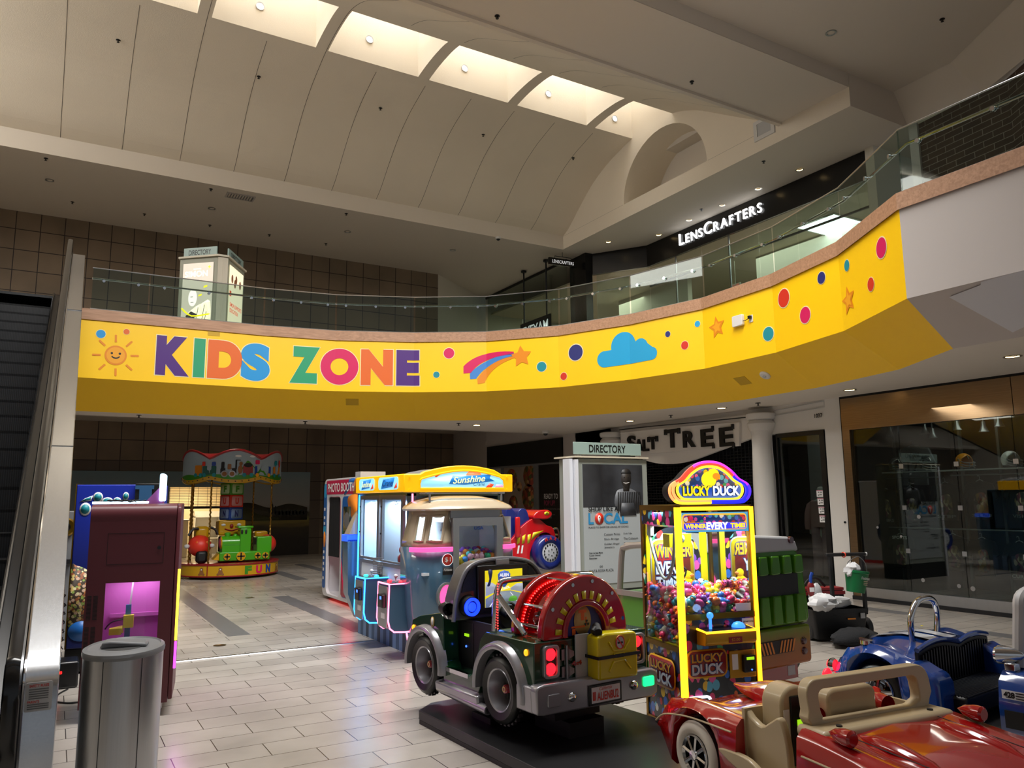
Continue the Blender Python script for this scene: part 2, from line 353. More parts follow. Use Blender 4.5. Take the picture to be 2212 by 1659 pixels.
# landscape panel on the back wall
bands('mural_art', [(0, '1d1712'), (.2, '221c12'), (.33, '3a3119'), (.40, '7a6a2c'), (.44, '6d6a35'), (.47, '4b4a2c'), (.50, '3a3a2a'), (.56, '8b8a86'), (.62, '9a9a98'), (.85, '8d9ba0'), (1, '7d97a3')], 2, 0, 2.63, .05, 3, streak=(.5, 1, 2.5), rough=.5)
o = obj('wall_mural', MB().box(4.62, 25.25, 0, 7.17, 25.285, 2.63), 'mural_art'); setp(o, 'framed field and sky landscape mural on the tiled back wall', 'mural')
mat('hill_green', '474a2e', .6, noise=(1.5, .3)); mat('hill_far', '3b372c', .6, noise=(2, .3)); mat('tree_dark', '191b14', .7)
decal('far_hills', [(4.7, 1.1)]+smooth([(4.7, 1.62), (5.3, 1.66), (5.9, 1.5), (6.5, 1.62), (7.1, 1.5)], 6)+[(7.1, 1.1)], (0, 25.25, 0), FR, 'hill_far', o, .001)
decal('near_hill', [(4.7, 1.1)]+smooth([(4.7, 1.6), (5.1, 1.52), (5.7, 1.25), (6.2, 1.2)], 6)+[(6.2, 1.1)], (0, 25.25, 0), FR, 'hill_green', o, .003)
mb = MB()
for x, h in ((5.98, .34), (6.08, .26), (5.9, .2)): plane_poly(mb, circ(x, 1.3+h/2, .035, h/2, 10), (0, 25.25, 0), FR, .005)
for k in range(9): plane_poly(mb, circ(6.15+k*.11, 1.33, .09, .07+.04*R.random(), 10), (0, 25.25, 0), FR, .005)
obj('painted_trees', mb, 'tree_dark', o)
bands('sky_art', [(0, 'a3a091'), (.5, '8f979a'), (1, '6f8a96')], 2, 0, 2.63, .05, 2)
o = obj('sky_panel', MB().box(-6.9, 25.24, 0, 2.95, 25.285, 2.62).box(2.95, 25.24, 2.15, 4.6, 25.285, 2.62), 'sky_art'); setp(o, 'plain pale blue and grey sky panel left of the field mural', 'panel')

# small shop behind the half lowered grille
sr = MB(); sr.box(2.5, 27.8, 0, 5.2, 27.9, 2.4); sr.box(2.4, 25.5, 0, 2.5, 27.9, 2.4); sr.box(5.2, 25.5, 0, 5.3, 27.9, 2.4); sr.box(2.4, 25.5, 2.4, 5.3, 27.9, 2.5)
struct('wall_kiosk_shop', sr, 'warm_wall')
lamp('shop_ceiling_light', 'AREA', (3.8, 26.6, 2.3), 55, (1, .82, .52), 1.2, .8, to=(3.8, 26.6, 0))
g = thing('roller_grille', 'half lowered roller grille across the warm lit shop opening', 'grille', (3.78, 25.4, 0))
mb = MB()
for k in range(12): mb.cyl((-.83, 0, 1.58+k*.048), (.83, 0, 1.58+k*.048), .007, n=6)
for k in range(7): mb.box(-.8+k*.266-.004, -.006, 1.56, -.8+k*.266+.004, .006, 2.15)
obj('bars', mb, 'dark_metal', g); obj('bottom_rail', MB().box(-.83, -.03, 1.5, .83, .03, 1.57), 'black_paint', g)
c = thing('shop_counter', 'cream counter seen inside the warm lit shop opening', 'counter', (3.4, 26.2, 0))
obj('body', MB().box(-.5, 0, 0, .25, .5, 1.12), 'cream', c, bev=.01); obj('top', MB().box(-.53, -.03, 1.12, .28, .53, 1.16), 'white_paint', c)
solo('shelf_unit', MB().box(-.4, 0, 0, .4, .04, 1.4).box(-.4, -.3, .5, .4, 0, .53).box(-.4, -.3, .85, .4, 0, .88).box(-.4, -.3, 1.2, .4, 0, 1.23).box(-.4, -.3, 0, -.37, 0, 1.4).box(.37, -.3, 0, .4, 0, 1.4), 'white_paint', 'white shelf unit at the back of the warm lit shop', 'shelf', loc=(4.4, 27.7, 0))
solo('cardboard_box', MB().box(-.22, -.18, 0, .22, .18, .5), 'cream', 'pale carton standing beside the shop counter', 'box', loc=(4.1, 26.0, 0), bev=.008)

# ---------------------------------------------------------------- floor slab of the upper level with its curved edge
FV = [(.12, 15.45), (3.36, 15.39), (4.76, 15.19), (6.25, 14.62), (7.54, 13.84), (8.56, 12.67), (9.21, 11.22), (9.57, 9.65), (9.48, 8.03), (9.05, 6.51), (8.18, 5.05), (8.15, 1.5)]
def offset(P, d):
    out = []
    for i in range(len(P)):
        a = V3((*P[max(i-1, 0)], 0)); b = V3((*P[i], 0)); c = V3((*P[min(i+1, len(P)-1)], 0))
        n1 = (b-a).normalized() if i else (c-b).normalized(); n2 = (c-b).normalized() if i < len(P)-1 else n1
        m1 = V3((-n1.y, n1.x, 0)); m2 = V3((-n2.y, n2.x, 0)); m = (m1+m2).normalized(); k = d/max(m.dot(m1), .5)
        out.append((b.x+m.x*k, b.y+m.y*k))
    return out
FI = offset(FV, .75); FI[-1] = (8.9, 1.5); FI[-2] = (8.92, 5.0)
def strip(P0, z0, P1, z1, a=0, b=None):
    b = len(P0) if b is None else b
    return MB().grid([[(x, y, z0) for x, y in P0[a:b]], [(x, y, z1) for x, y in P1[a:b]]])
struct('wall_balcony', strip(FV, 3.9, FV, 4.96, 0, 11), 'yellow_paint', smooth_a=.05)
struct('trim_12', strip(FI, 3.38, FV, 3.9, 0, 11), 'yellow_paint', smooth_a=.05)
struct('wall_balcony_grey', strip(FV, 3.9, FV, 4.96, 10, 12), 'plaster_grey'); struct('trim_13', strip(FI, 3.38, FV, 3.9, 10, 12), 'plaster_grey')
FO = offset(FV, -.025); FB = offset(FV, .16)
mb = MB(); rows = [[(x, y, 4.95) for x, y in FO], [(x, y, 5.15) for x, y in FO], [(x, y, 5.15) for x, y in FB], [(x, y, 5.0) for x, y in FB]]
struct('trim_14', mb.grid(rows), 'oak', smooth_a=.05)
# fresh paint patch on the grey edge
p0, p1 = V3((FI[-2][0], 4.6, 3.38)), V3((8.15, 4.6, 3.9)); dn = (p1-p0)
pp = [V3((8.15, y, 3.9))*1 if t is None else V3((8.92+(8.15-8.92)*t, y, 3.38+.52*t)) for y, t in ((4.62, .86), (4.25, .93), (4.23, .97), (3.6, 1.0), (2.9, .98), (2.9, .3), (3.9, .24), (4.2, .14), (4.3, .1))]
nn = V3((-.52, 0, -.77)).normalized()*.0015
struct('trim_15', MB().add([p+nn for p in pp], [tuple(range(len(pp)))]), 'plaster_patch')
# lower ceiling: low soffit, then a higher part towards the back wall
lo = [p for p in FI]+[(12.2, 1.5), (12.2, 21.4), (11.62, 21.4), (11.62, 17.05), (-7, 16.95), (-7, 16.3)]
struct('ceiling_low', MB().loft([[(x, y, 3.38) for x, y in lo], [(x, y, 3.5) for x, y in lo]]), 'plaster')
struct('ceiling_low_back', MB().box(-7, 16.95, 4.06, 13, 26, 4.2), 'plaster'); struct('trim_16', MB().box(-7, 16.93, 3.38, 11.62, 16.97, 4.1), 'plaster')
up = [p for p in FB]+[(22, 1.5), (22, 29), (-7, 29), (-7, 15.6)]
struct('floor_upper', MB().loft([[(x, y, 4.86) for x, y in up], [(x, y, 4.99) for x, y in up]]), 'floor_tile')

# ---------------------------------------------------------------- upper ceilings
cb = MB().loft([[(x, y, z) for x, y in ((-7, 20.62), (14.2, 20.62), (14.2, 9.65), (22, 9.65), (22, 29), (-7, 29))] for z in (9.99, 10.15)])
struct('ceiling', cb, 'plaster')
struct('trim_17', MB().box(-7, 20.6, 9.97, 14.2, 20.7, 10.74).box(-7, 20.57, 10.72, 14.2, 20.7, 10.76), 'plaster')
# vault
prof = smooth([(20.95, 10.3), (20.3, 10.6), (19.6, 11.15), (18.9, 11.65), (18.2, 11.98), (17.65, 12.15), (16.9, 12.33), (16.0, 12.4), (15.1, 12.33), (14.2, 12.0), (13.3, 11.47), (12.4, 10.93), (11.5, 10.44)], 4)
def vz(y):
    for (a, za), (b, zb) in zip(prof, prof[1:]):
        if b <= y <= a: return za+(zb-za)*(a-y)/(a-b)
SKY = [(2.3+2.63*k, 4.63+2.63*k) for k in range(-1, 4)]+[(12.82, 14.2)]
Y0, Y1 = 15.12, 16.87
ys = sorted(set([p[0] for p in prof]+[Y0, Y1]), reverse=True)
xs = sorted(set([-7.0, 14.2]+[a for s in SKY for a in s]))
mb = MB()
for xa, xb in zip(xs, xs[1:]):
    hole = any(abs(xa-s[0]) < .01 for s in SKY)
    for ya, yb in zip(ys, ys[1:]):
        if hole and ya <= Y1+.01 and yb >= Y0-.01: continue
        mb.quad((xa, ya, vz(ya)), (xb, ya, vz(ya)), (xb, yb, vz(yb)), (xa, yb, vz(yb)))
struct('ceiling_vault', mb, 'plaster_warm', smooth_a=1.0)
mb = MB()
for a, b in SKY:
    pr = [(y, vz(y)) for y in ys if Y0-.01 <= y <= Y1+.01]
    mb.quad((a, Y1, vz(Y1)), (b, Y1, vz(Y1)), (b, Y1, 15.2), (a, Y1, 15.2)); mb.quad((a, Y0, vz(Y0)), (b, Y0, vz(Y0)), (b, Y0, 15.2), (a, Y0, 15.2))
    for x in (a, b):
        if x < 14.1: mb.add([(x, y, z) for y, z in pr]+[(x, Y0, 15.2), (x, Y1, 15.2)], [tuple(range(len(pr)+2))])
struct('wall_skylight_shafts', mb, 'plaster_warm')
led('sky_glazing', 'e9f1ff', 2)
for i, (a, b) in enumerate(SKY): struct('window_%d' % (i+1), MB().box(a, Y0, 15.45, b, Y1, 15.5), 'sky_glazing')
# shadow joints between vault panels
mb = MB(); k = -5
while -.46+1.337*k < 14:
    x = -.46+1.337*k; k += 1
    run = []
    for (a, za), (b, zb) in zip(prof, prof[1:]):
        if any(s[0]-.02 < x < s[1]+.02 for s in SKY) and a <= Y1+.3 and b >= Y0-.3: continue
        mb.quad((x-.006, a, za-.003), (x+.006, a, za-.003), (x+.006, b, zb-.003), (x-.006, b, zb-.003))
struct('trim_18', mb, 'joint_line')
# end wall of the vault with the arched recess, over a beam
arc = circ(15.63, 10.43, 1.74, 1.68, 20, 0, 180, True)
mb = MB()
top = 15.6; A = sorted(arc)
mb.quad((14.2, 9.65, 10.43), (14.2, A[0][0], 10.43), (14.2, A[0][0], top), (14.2, 9.65, top)); mb.quad((14.2, A[-1][0], 10.43), (14.2, 21.5, 10.43), (14.2, 21.5, top), (14.2, A[-1][0], top))
for (a, za), (b, zb) in zip(A, A[1:]): mb.quad((14.2, a, za), (14.2, b, zb), (14.2, b, top), (14.2, a, top))
mb.quad((14.19, 9.64, 9.98), (14.19, 20.62, 9.98), (14.19, 20.62, 10.43), (14.19, 9.64, 10.43))
mb.grid([[(14.2, y, z) for y, z in arc], [(15.5, y, z) for y, z in arc]])
mb.quad((14.2, 9.65, 10.43), (14.2, 21, 10.43), (15.6, 21, 10.43), (15.6, 9.65, 10.43))
struct('wall_vault_end', mb, 'plaster_warm', smooth_a=.5)
mb = MB(); mb.quad((15.5, 13.3, 10.3), (15.5, 18, 10.3), (15.5, 18, 12.5), (15.5, 13.3, 12.5)); mb.box(15.05, 13.6, 11.95, 15.5, 17.6, 12.4)
struct('wall_arch_recess', mb, 'plaster')
mb = MB(); mb.box(14.192, 11.9, 10.428, 14.2, 13.85, 10.436); mb.box(14.192, 17.4, 10.428, 14.2, 20.6, 10.436)
struct('trim_19', mb, 'joint_line')
# near side: flat soffit beside the vault and the higher ceiling over the front of the hall
struct('ceiling_soffit', MB().box(-7, 9.65, 10.42, 14.2, 11.55, 10.6).box(-7, 11.45, 10.36, 14.2, 11.55, 10.44), 'plaster')
struct('trim_20', MB().quad((-7, 9.64, 10.42), (14.2, 9.64, 10.42), (14.2, 9.64, 10.75), (-7, 9.64, 10.75)).quad((14.19, 9.64, 9.98), (16.3, 9.64, 9.98), (16.3, 9.64, 10.75), (14.19, 9.64, 10.75)), 'plaster')
hc = [(-7, 9.65), (15.79, 9.65), (15.75, 8.32), (14.71, 6.51), (11.2, 1.5), (-7, 1.5)]
struct('ceiling_front', MB().loft([[(x, y, 10.74) for x, y in hc], [(x, y, 10.9) for x, y in hc]]), 'plaster')
lw = [(16.25, 9.65), (16.1, 7.9), (15.4, 6.6), (11.9, 1.5)]
struct('wall_right_upper', MB().grid([[(x, y, 10.76) for x, y in hc[1:5]], [(x, y, 9.97) for x, y in lw]]), 'plaster', smooth_a=.1)
struct('ceiling_right', MB().loft([[(x, y, z) for x, y in lw+[(18, 1.5), (18, 9.65)]] for z in (9.99, 10.1)]), 'plaster')
# unseen slab over the viewer, added to keep overhead light off the foreground
struct('shade_slab', MB().prism([(-7, -7), (8.15, -7), (8.15, .35), (2.6, 1.0), (1.0, 1.7), (-.3, 2.6), (-7, 2.6)], 'z', 3.38, 5.0), 'plaster')
# dim outer walls closing the hall on the left
struct('wall_left', MB().box(-7.2, -7, 0, -7, 30, 12), 'plaster')

# cove lighting behind the ledge of the vault
for i, (a, b) in enumerate(((6.3, 8.8), (11.6, 14.0))):
    solo('cove_light', MB().cyl((a, 20.82, 10.62), (b, 20.82, 10.62), .02, n=8), 'cove_tube', ['fluorescent tube in the vault cove, left glowing stretch', 'fluorescent tube in the vault cove, right glowing stretch by the arch wall'][i], 'light')
    lamp('cove_glow', 'AREA', ((a+b)/2, 20.78, 10.66), 55, (1, .9, .55), b-a, .05, to=((a+b)/2, 20.9, 11.6))
# round lamps on the far walls of the skylight shafts
for i, (a, b) in enumerate(SKY):
    if i == 0: continue
    xx = a+1.02 if i < 5 else 13.55
    t = thing('shaft_lamp', 'round white lamp on the wall of the %s ceiling skylight from the left' % ordinal(i), 'lamp', (xx, Y1, 12.95 if i < 5 else 12.8), group='lamps in the skylight shafts')
    obj('ring', MB().lathe([(.075, 0), (.1, -.0), (.1, -.03), (.075, -.02)], ax='y', n=20), 'white_paint', t); obj('bulb', MB().lathe([(0, -.03), (.05, -.025), (.075, -.01)], ax='y', n=20), 'white_led', t)
# ---------------------------------------------------------------- arc length along the balcony edge
FL = [0]
for a, b in zip(FV, FV[1:]): FL.append(FL[-1]+math.hypot(b[0]-a[0], b[1]-a[1]))
def fpt(s, z, off=0):
    i = 0
    while i < len(FV)-2 and s > FL[i+1]: i += 1
    a, b = FV[i], FV[i+1]; t = (s-FL[i])/(FL[i+1]-FL[i]); dx, dy = b[0]-a[0], b[1]-a[1]; l = math.hypot(dx, dy)
    return V3((a[0]+dx*t+dy/l*off, a[1]+dy*t-dx/l*off, z))
import bmesh
def bend(v, f, m, name, parent=None, off=.006):
    """cut a flat shape (along the edge, height) at the facet corners and lay it on the balcony face"""
    bm = bmesh.new(); vs = [bm.verts.new((x, 0, z)) for x, z in v]
    for q in f:
        try: bm.faces.new([vs[i] for i in q])
        except ValueError: pass
    for s in FL[1:-1]:
        bmesh.ops.bisect_plane(bm, geom=bm.verts[:]+bm.edges[:]+bm.faces[:], plane_co=(s, 0, 0), plane_no=(1, 0, 0))
    mb = MB(); bm.verts.index_update()
    def at(x, z, c): return fpt(min(max(x, c-1e9), 1e9), z, off)
    for q in bm.faces:
        cx = sum(w.co.x for w in q.verts)/len(q.verts); i = 0
        while i < len(FV)-2 and cx > FL[i+1]: i += 1
        a, b = FV[i], FV[i+1]; l = FL[i+1]-FL[i]; d = ((b[0]-a[0])/l, (b[1]-a[1])/l)
        mb.add([(a[0]+d[0]*(w.co.x-FL[i])+d[1]*off, a[1]+d[1]*(w.co.x-FL[i])-d[0]*off, w.co.z) for w in q.verts], [tuple(range(len(q.verts)))])
    bm.free()
    return obj(name, mb, m, parent, smooth_a=None)
def bpoly(poly, m, name, parent=None, off=.006): return bend(poly, [tuple(range(len(poly)))], m, name, parent, off)

for n, c in dict(d_purple='4a1a78', d_green='1f9a6c', d_orange='e0661c', d_blue='1893d6', d_crimson='d3125c', d_teal='128a98', d_red='d2301e', d_navy='232a72', d_cyan='1b9fd4', d_sun='f2a51e', d_amber='e58a16', d_trail='3f84cf', d_black='151515', d_edge='efe2b0').items(): mat(n, c, .45)
kz = thing('kids_zone_lettering', 'large rounded multicoloured KIDS ZONE letters on the yellow balcony edge', 'lettering')
for ch, a, b, m in (('K', 1.32, 1.9, 'purple'), ('I', 1.97, 2.17, 'green'), ('D', 2.22, 2.85, 'orange'), ('S', 2.83, 3.38, 'blue'), ('Z', 3.76, 4.34, 'green'), ('O', 4.36, 5.12, 'crimson'), ('N', 5.17, 5.82, 'orange'), ('E', 5.89, 6.37, 'purple')):
    v, f = glyphs(ch, .075, 0, res=8); xs = [p[0] for p in v]; zs = [p[1] for p in v]; lo, hi, l2, h2 = min(xs), max(xs), min(zs), max(zs)
    if ch == 'O': v = [(math.cos(2*PI*i/40)*r, math.sin(2*PI*i/40)*r, 0) for i in range(40) for r in (1, .47)]; f = [(2*i, 2*i+1, 2*((i+1) % 40)+1, 2*((i+1) % 40)) for i in range(40)]; lo = l2 = -1; hi = h2 = 1
    for dz, mm, o in ((.015, 'd_edge', .004), (0, 'd_'+m, .007)):
        q = [(a-dz+(p[0]-lo)/(hi-lo)*(b-a+2*dz), 4.035-dz+(p[1]-l2)/(h2-l2)*(.745+2*dz)) for p in v]
        if mm == 'd_edge': ed = bend(q, f, mm, 'letter_edge', kz, o)
        else: lt = bend(q, f, mm, 'letter_'+ch.lower(), kz, o)
    ed.parent = lt
def dot(col, s, z, r, label, off=.007):
    o = bpoly(circ(s, z, r*1.12, r*1.12, 24), 'd_edge', 'dot_decal', None, .004); setp(o, label, 'wall decal', 'round dots on the yellow balcony edge')
    p = bpoly(circ(s, z, r, r, 24), 'd_'+col, 'dot_face', o, off); p.parent = o
for a in (('blue', .40, 4.71, .075, 'bright blue dot on yellow edge beside the escalator'), ('orange', .81, 4.79, .05, 'small orange dot above the smiling sun'),
          ('crimson', 6.98, 4.71, .11, 'crimson dot just after the purple letter E'), ('teal', 6.72, 4.26, .065, 'small teal dot low beside the purple letter E'),
          ('teal', 8.95, 4.34, .1, 'teal dot below right of the shooting star'), ('red', 9.42, 4.11, .075, 'small red dot low between shooting star and cloud'),
          ('navy', 9.71, 4.56, .16, 'big navy dot left of the blue cloud'), ('navy', 11.77, 4.63, .055, 'small navy dot right of the blue cloud'),
          ('red', 12.12, 4.37, .075, 'small red dot between the cloud and the star'), ('cyan', 12.40, 4.71, .055, 'small light blue dot left of the first orange star'),
          ('teal', 14.00, 4.22, .11, 'teal dot below right of the white router box'), ('red', 14.42, 4.69, .14, 'large red dot right of the white router box'),
          ('crimson', 14.91, 4.31, .12, 'crimson dot low beneath the large red dot'), ('navy', 15.33, 4.75, .085, 'navy dot high between two yellow facets'),
          ('teal', 15.96, 4.74, .075, 'small teal dot above the second orange star'), ('crimson', 16.93, 4.66, .125, 'crimson dot nearest the grey end of the balcony'), ('red', 16.59, 4.30, .085, 'small red dot near the grey end of the balcony')): dot(*a)
def rsector(s, z, r0, r1, a, w): c, d = math.cos(a), math.sin(a); return [(s+c*r0-d*w, z+d*r0+c*w), (s+c*r0+d*w, z+d*r0-c*w), (s+c*r1+d*w, z+d*r1-c*w), (s+c*(r1+w*.6), z+d*(r1+w*.6)), (s+c*r1-d*w, z+d*r1+c*w)]
sun = thing('sun_decal', 'smiling orange sun with eight rays painted beside KIDS ZONE', 'wall decal')
for k in range(8): bpoly(rsector(.66, 4.34, .24, .37, k*PI/4+.05, .018), 'd_amber', 'ray', sun)
bpoly(circ(.66, 4.34, .18), 'd_amber', 'rim', sun); fc = bpoly(circ(.66, 4.34, .15), 'd_sun', 'face', sun, .008)
for dx in (-.065, .065): bpoly(circ(.66+dx, 4.375, .02), 'd_black', 'eye', fc, .01)
bpoly(circ(.66, 4.34, .075, .065, 10, 200, 340, True)+circ(.66, 4.345, .06, .045, 10, 340, 200, True), 'd_black', 'smile', fc, .01)
ss = thing('shooting_star_decal', 'shooting star with crimson blue and orange tail on the balcony edge', 'wall decal')
def ribbon(p0, p1, p2, w0, w1, m):
    P = [((1-t)**2*p0[0]+2*t*(1-t)*p1[0]+t*t*p2[0], (1-t)**2*p0[1]+2*t*(1-t)*p1[1]+t*t*p2[1]) for t in [i/14 for i in range(15)]]; L, Rr = [], []
    for i, (x, z) in enumerate(P):
        a, b = P[max(i-1, 0)], P[min(i+1, 14)]; d = math.hypot(b[0]-a[0], b[1]-a[1]); n = (-(b[1]-a[1])/d, (b[0]-a[0])/d); w = w0+(w1-w0)*i/14
        L.append((x+n[0]*w, z+n[1]*w)); Rr.append((x-n[0]*w, z-n[1]*w))
    e = [(P[0][0]-w0*math.cos(math.radians(a)), P[0][1]-w0*math.sin(math.radians(a))) for a in (-20, 20, 60)]
    bpoly(L+Rr[::-1]+[(P[0][0]-w0*.75, P[0][1]-w0*.75)], m, 'tail', ss, .006)
ribbon((7.36, 4.36), (7.65, 4.72), (8.36, 4.66), .105, .03, 'd_crimson'); ribbon((7.48, 4.22), (7.75, 4.58), (8.37, 4.63), .085, .028, 'd_trail'); ribbon((7.64, 4.12), (7.85, 4.5), (8.4, 4.59), .085, .025, 'd_amber')
bpoly(star(8.52, 4.58, .23, .52, rot=95), 'd_amber', 'star', ss, .009)
cl = []
for cx, cz, r, a0, a1 in ((10.35, 4.35, .16, 270, 100), (10.77, 4.56, .27, 190, 30), (11.15, 4.48, .17, 130, 20), (11.4, 4.33, .12, 80, -90)): cl += circ(cx, cz, r, r, 14, a0, a1, True)
o = bpoly(smooth(cl, 1, True), 'd_cyan', 'cloud_decal'); setp(o, 'bright blue cloud painted on the yellow balcony edge', 'wall decal')
for s, z, r, lb in ((12.86, 4.56, .2, 'orange star left of the white router box on the yellow edge'), (15.93, 4.27, .2, 'orange star near the grey end of the yellow edge')):
    t = bpoly(star(s, z, r, .48, rot=98), 'd_amber', 'star_decal'); setp(t, lb, 'wall decal', 'orange stars on the balcony edge'); bpoly(star(s, z, r*.62, .5, rot=98), 'd_sun', 'star_core', t, .009)

def frame_at(s, off=0):
    i = 0
    while i < len(FV)-2 and s > FL[i+1]: i += 1
    a, b = FV[i], FV[i+1]; return math.degrees(math.atan2(b[1]-a[1], b[0]-a[0]))
rt = thing('router', 'white router box fixed to the yellow balcony edge', 'router', fpt(13.39, 4.555, .03), frame_at(13.39))
obj('case', MB().prism(rrect(-.115, -.09, .115, .09, .02), 'y', -.03, .028), 'white_paint', rt, bev=.006); obj('cable', MB().tube([(.115, .0, -.02), (.16, -.01, -.03), (.2, 0, -.02), (.235, .005, 0)], .006, 6), 'black_paint', rt)
rt = thing('wall_outlet', 'white power outlet with black plug right of the router box', 'outlet', fpt(13.655, 4.54, .006), frame_at(13.655))
obj('plate', MB().box(-.04, -.005, -.06, .04, .004, .06), 'white_paint', rt, bev=.003); obj('plug', MB().box(-.03, -.05, -.005, .025, -.005, .045), 'black_paint', rt, bev=.006)
sd = thing('smoke_detector', 'round white smoke detector on the slanted yellow underside', 'smoke detector', (9.93, 9.69, 3.6))
q = V3((.57, 0, -.82)).normalized(); sd.rotation_euler = V3((.57, .03, .75)).to_track_quat('Z', 'Y').to_euler()
sd.location = (9.62+.24, 8.6, 3.66); sd.rotation_euler = (V3((-.57, 0, -.82))).to_track_quat('Z', 'Y').to_euler()
obj('base', MB().lathe([(0, 0), (.09, 0), (.09, .02), (.07, .035), (0, .035)]), 'white_paint', sd); obj('sensor', MB().lathe([(.03, .035), (.03, .05), (0, .055)]), 'light_grey', sd)
mat('yellow_dark_patch', 'c59c02', .5)
for s, t0, lb in ((5.0, .35, 'square access patch low on the slanted yellow edge below ZONE'), (13.0, .5, 'square access patch on the slanted yellow edge below the orange star')):
    a = fpt(s, 3.9); ang = math.radians(frame_at(s)); d = V3((math.cos(ang), math.sin(ang), 0)); ou = V3((-math.sin(ang), math.cos(ang), 0)); dn = (ou*.75-V3((0, 0, .52))).normalized(); n = d.cross(dn)*-1
    if n.z > 0: n = -n
    c0 = a+(ou*.75-V3((0, 0, .52)))*t0; q = [c0+d*x+dn*y+n*.004 for x, y in rect(.26, .2)]
    mb = MB(); mb.loft([q, [p-n*.003 for p in q]]); setp(obj('access_patch', mb, 'yellow_dark_patch'), lb, 'access panel', 'access patches in the yellow underside')
o = bpoly([(2.2, 4.86), (2.42, 4.86), (2.42, 4.96), (2.2, 4.96)], 'yellow_dark_patch', 'edge_patch'); setp(o, 'small yellow patch plate just above the letter D', 'plate')

# ---------------------------------------------------------------- glass balustrade: a pane per facet, a clip for the rail, one handrail
GP = [0.2, 1.15, 3.24, 4.65, 6.25, 7.76, 9.31, 10.9, 12.51, 14.13, 15.71, 17.41, 19.6, 21.2]
bl = thing('glass_balustrade', 'clear glass balustrade with steel handrail along the curved balcony', 'railing')
for i, (a, b) in enumerate(zip(GP, GP[1:])):
    p, q = fpt(a+.012, 0, -.07), fpt(b-.012, 0, -.07); d = (q-p).normalized(); n = V3((-d.y, d.x, 0))*.006
    mb = MB(); mb.loft([[p-n+V3((0, 0, z)), q-n+V3((0, 0, z)), q+n+V3((0, 0, z)), p+n+V3((0, 0, z))] for z in (5.16, 5.93)])
    obj('glass_pane', mb, 'rail_glass', bl)
def edge_line(z, off): return [fpt(s, z, off) for s in [.2]+FL[1:-1]]+[fpt(21.2, z, off)]
obj('top_channel', MB().tube(edge_line(5.935, -.07), .011, 8), 'alu', bl); obj('base_channel', MB().tube(edge_line(5.165, -.06), .018, 6), 'alu', bl)
obj('handrail', MB().tube(edge_line(5.76, -.16), .019, 10), 'chrome', bl)
for a, b in zip(GP, GP[1:]):
    for t in ((.2, .8) if b-a < 1.4 else (.12, .5, .88)):
        s = a+(b-a)*t; p = fpt(s, 5.735, -.16); q = fpt(s, 5.70, -.055)
        mb = MB().cyl(p, q, .007, n=6); d = (fpt(s, 0, 1)-fpt(s, 0, 0)); c = fpt(s, 5.70, -.055)
        mb.cyl(c, c+d*.025, .026, n=12); mb.cyl(c-d*.03, c-d*.02, .026, n=12)
        obj('rail_bracket', mb, 'chrome', bl)

# ---------------------------------------------------------------- advertising kiosk on the upper level
led('ad_lit', 'd9cfc0', .55); led('ad_white', 'fffbea', 1.25); led('ad_yellow', 'f4e400', 1.1); led('ad_dark', '3a3532', .12); led('ad_cream', 'f0e3c4', .95); led('ad_red', 'd83a14', .9); led('ad_redtext', 'd8502a', .7); led('ad_black', '120f0d', .0); led('ad_beige', 'cdbf9f', .75)
mat('kiosk_grey', '9a9a8a', .5); mat('kiosk_pale', 'c9c0ac', .5); mat('sign_teal', '8fa59f', .4); mat('serif_black', '0c0c0c', .4)
kk = thing('advertising_kiosk', 'lit advertising kiosk headed DIRECTORY behind the upper glass railing', 'kiosk', (2.77, 17.3, 5.0))
# plan: two faces meeting at a corner post towards the hall
def kface(name, right, o, w, z0, z1, parts):
    pass
A, Bp, Cc, Dd = V3((-.72, .62, 0)), V3((-.02, .0, 0)), V3((.17, .0, 0)), V3((.72, .95, 0))
zt = 2.03
mb = MB(); pl_ = [(-.72, .62), (-.02, 0), (.17, 0), (.72, .95), (.3, 1.9), (-.3, 1.7)]
obj('cabinet', mb.prism(pl_, 'z', 0, zt), 'kiosk_grey', kk, bev=.01)
obj('corner_post', MB().prism([(-.03, -.03), (.18, -.03), (.15, .05), (0, .05)], 'z', 0, zt-.02).box(.07, -.04, 0, .09, -.02, zt-.05), 'kiosk_pale', kk)
obj('top_lip', MB().prism([(-.76, .6), (-.04, -.05), (.19, -.05), (.77, .95), (.32, 1.95), (-.32, 1.75)], 'z', zt, zt+.04), 'kiosk_pale', kk)
f1 = ((Bp-A).normalized(), V3((0, 0, 1))); f2 = ((Dd-Cc).normalized(), V3((0, 0, 1)))
m1 = (A+Bp)/2; m2 = (Cc+Dd)/2; n1 = f1[0].cross(f1[1]); n2 = f2[0].cross(f2[1]); w1 = (Bp-A).length; w2 = (Dd-Cc).length
for fr_, mm, n_, w_ in ((f1, m1, n1, w1), (f2, m2, n2, w2)):
    h = obj('header_panel', plane_poly(MB(), [(-w_*.42, 0), (w_*.44, 0), (w_*.44, .2), (-w_*.42, .2)], mm+V3((0, 0, zt+.04))-n_*.02, fr_, -.02, .03), 'sign_teal', kk)
    mb = MB(); tmb(mb, 'DIRECTORY', mm+V3((0, 0, zt+.13))-n_*.02, fr_, w_*.58, .12, .012, off=.013)
    obj('header_lettering', mb, 'serif_black', h)
p = obj('poster_bright', plane_poly(MB(), rect(w1*.78, 1.85), m1+V3((0, 0, .98)), f1, .012, .01), 'ad_lit', kk)
def pz_(x, z): return m1+f1[0]*x+V3((0, 0, z))
mb = MB(); tmb(mb, 'SIMON', pz_(-.04, 1.66), f1, .55, .13, .01, off=.024); plane_poly(mb, rect(.18, .015), pz_(-.02, 1.77), f1, .024); obj('poster_title', mb, 'ad_white', p)
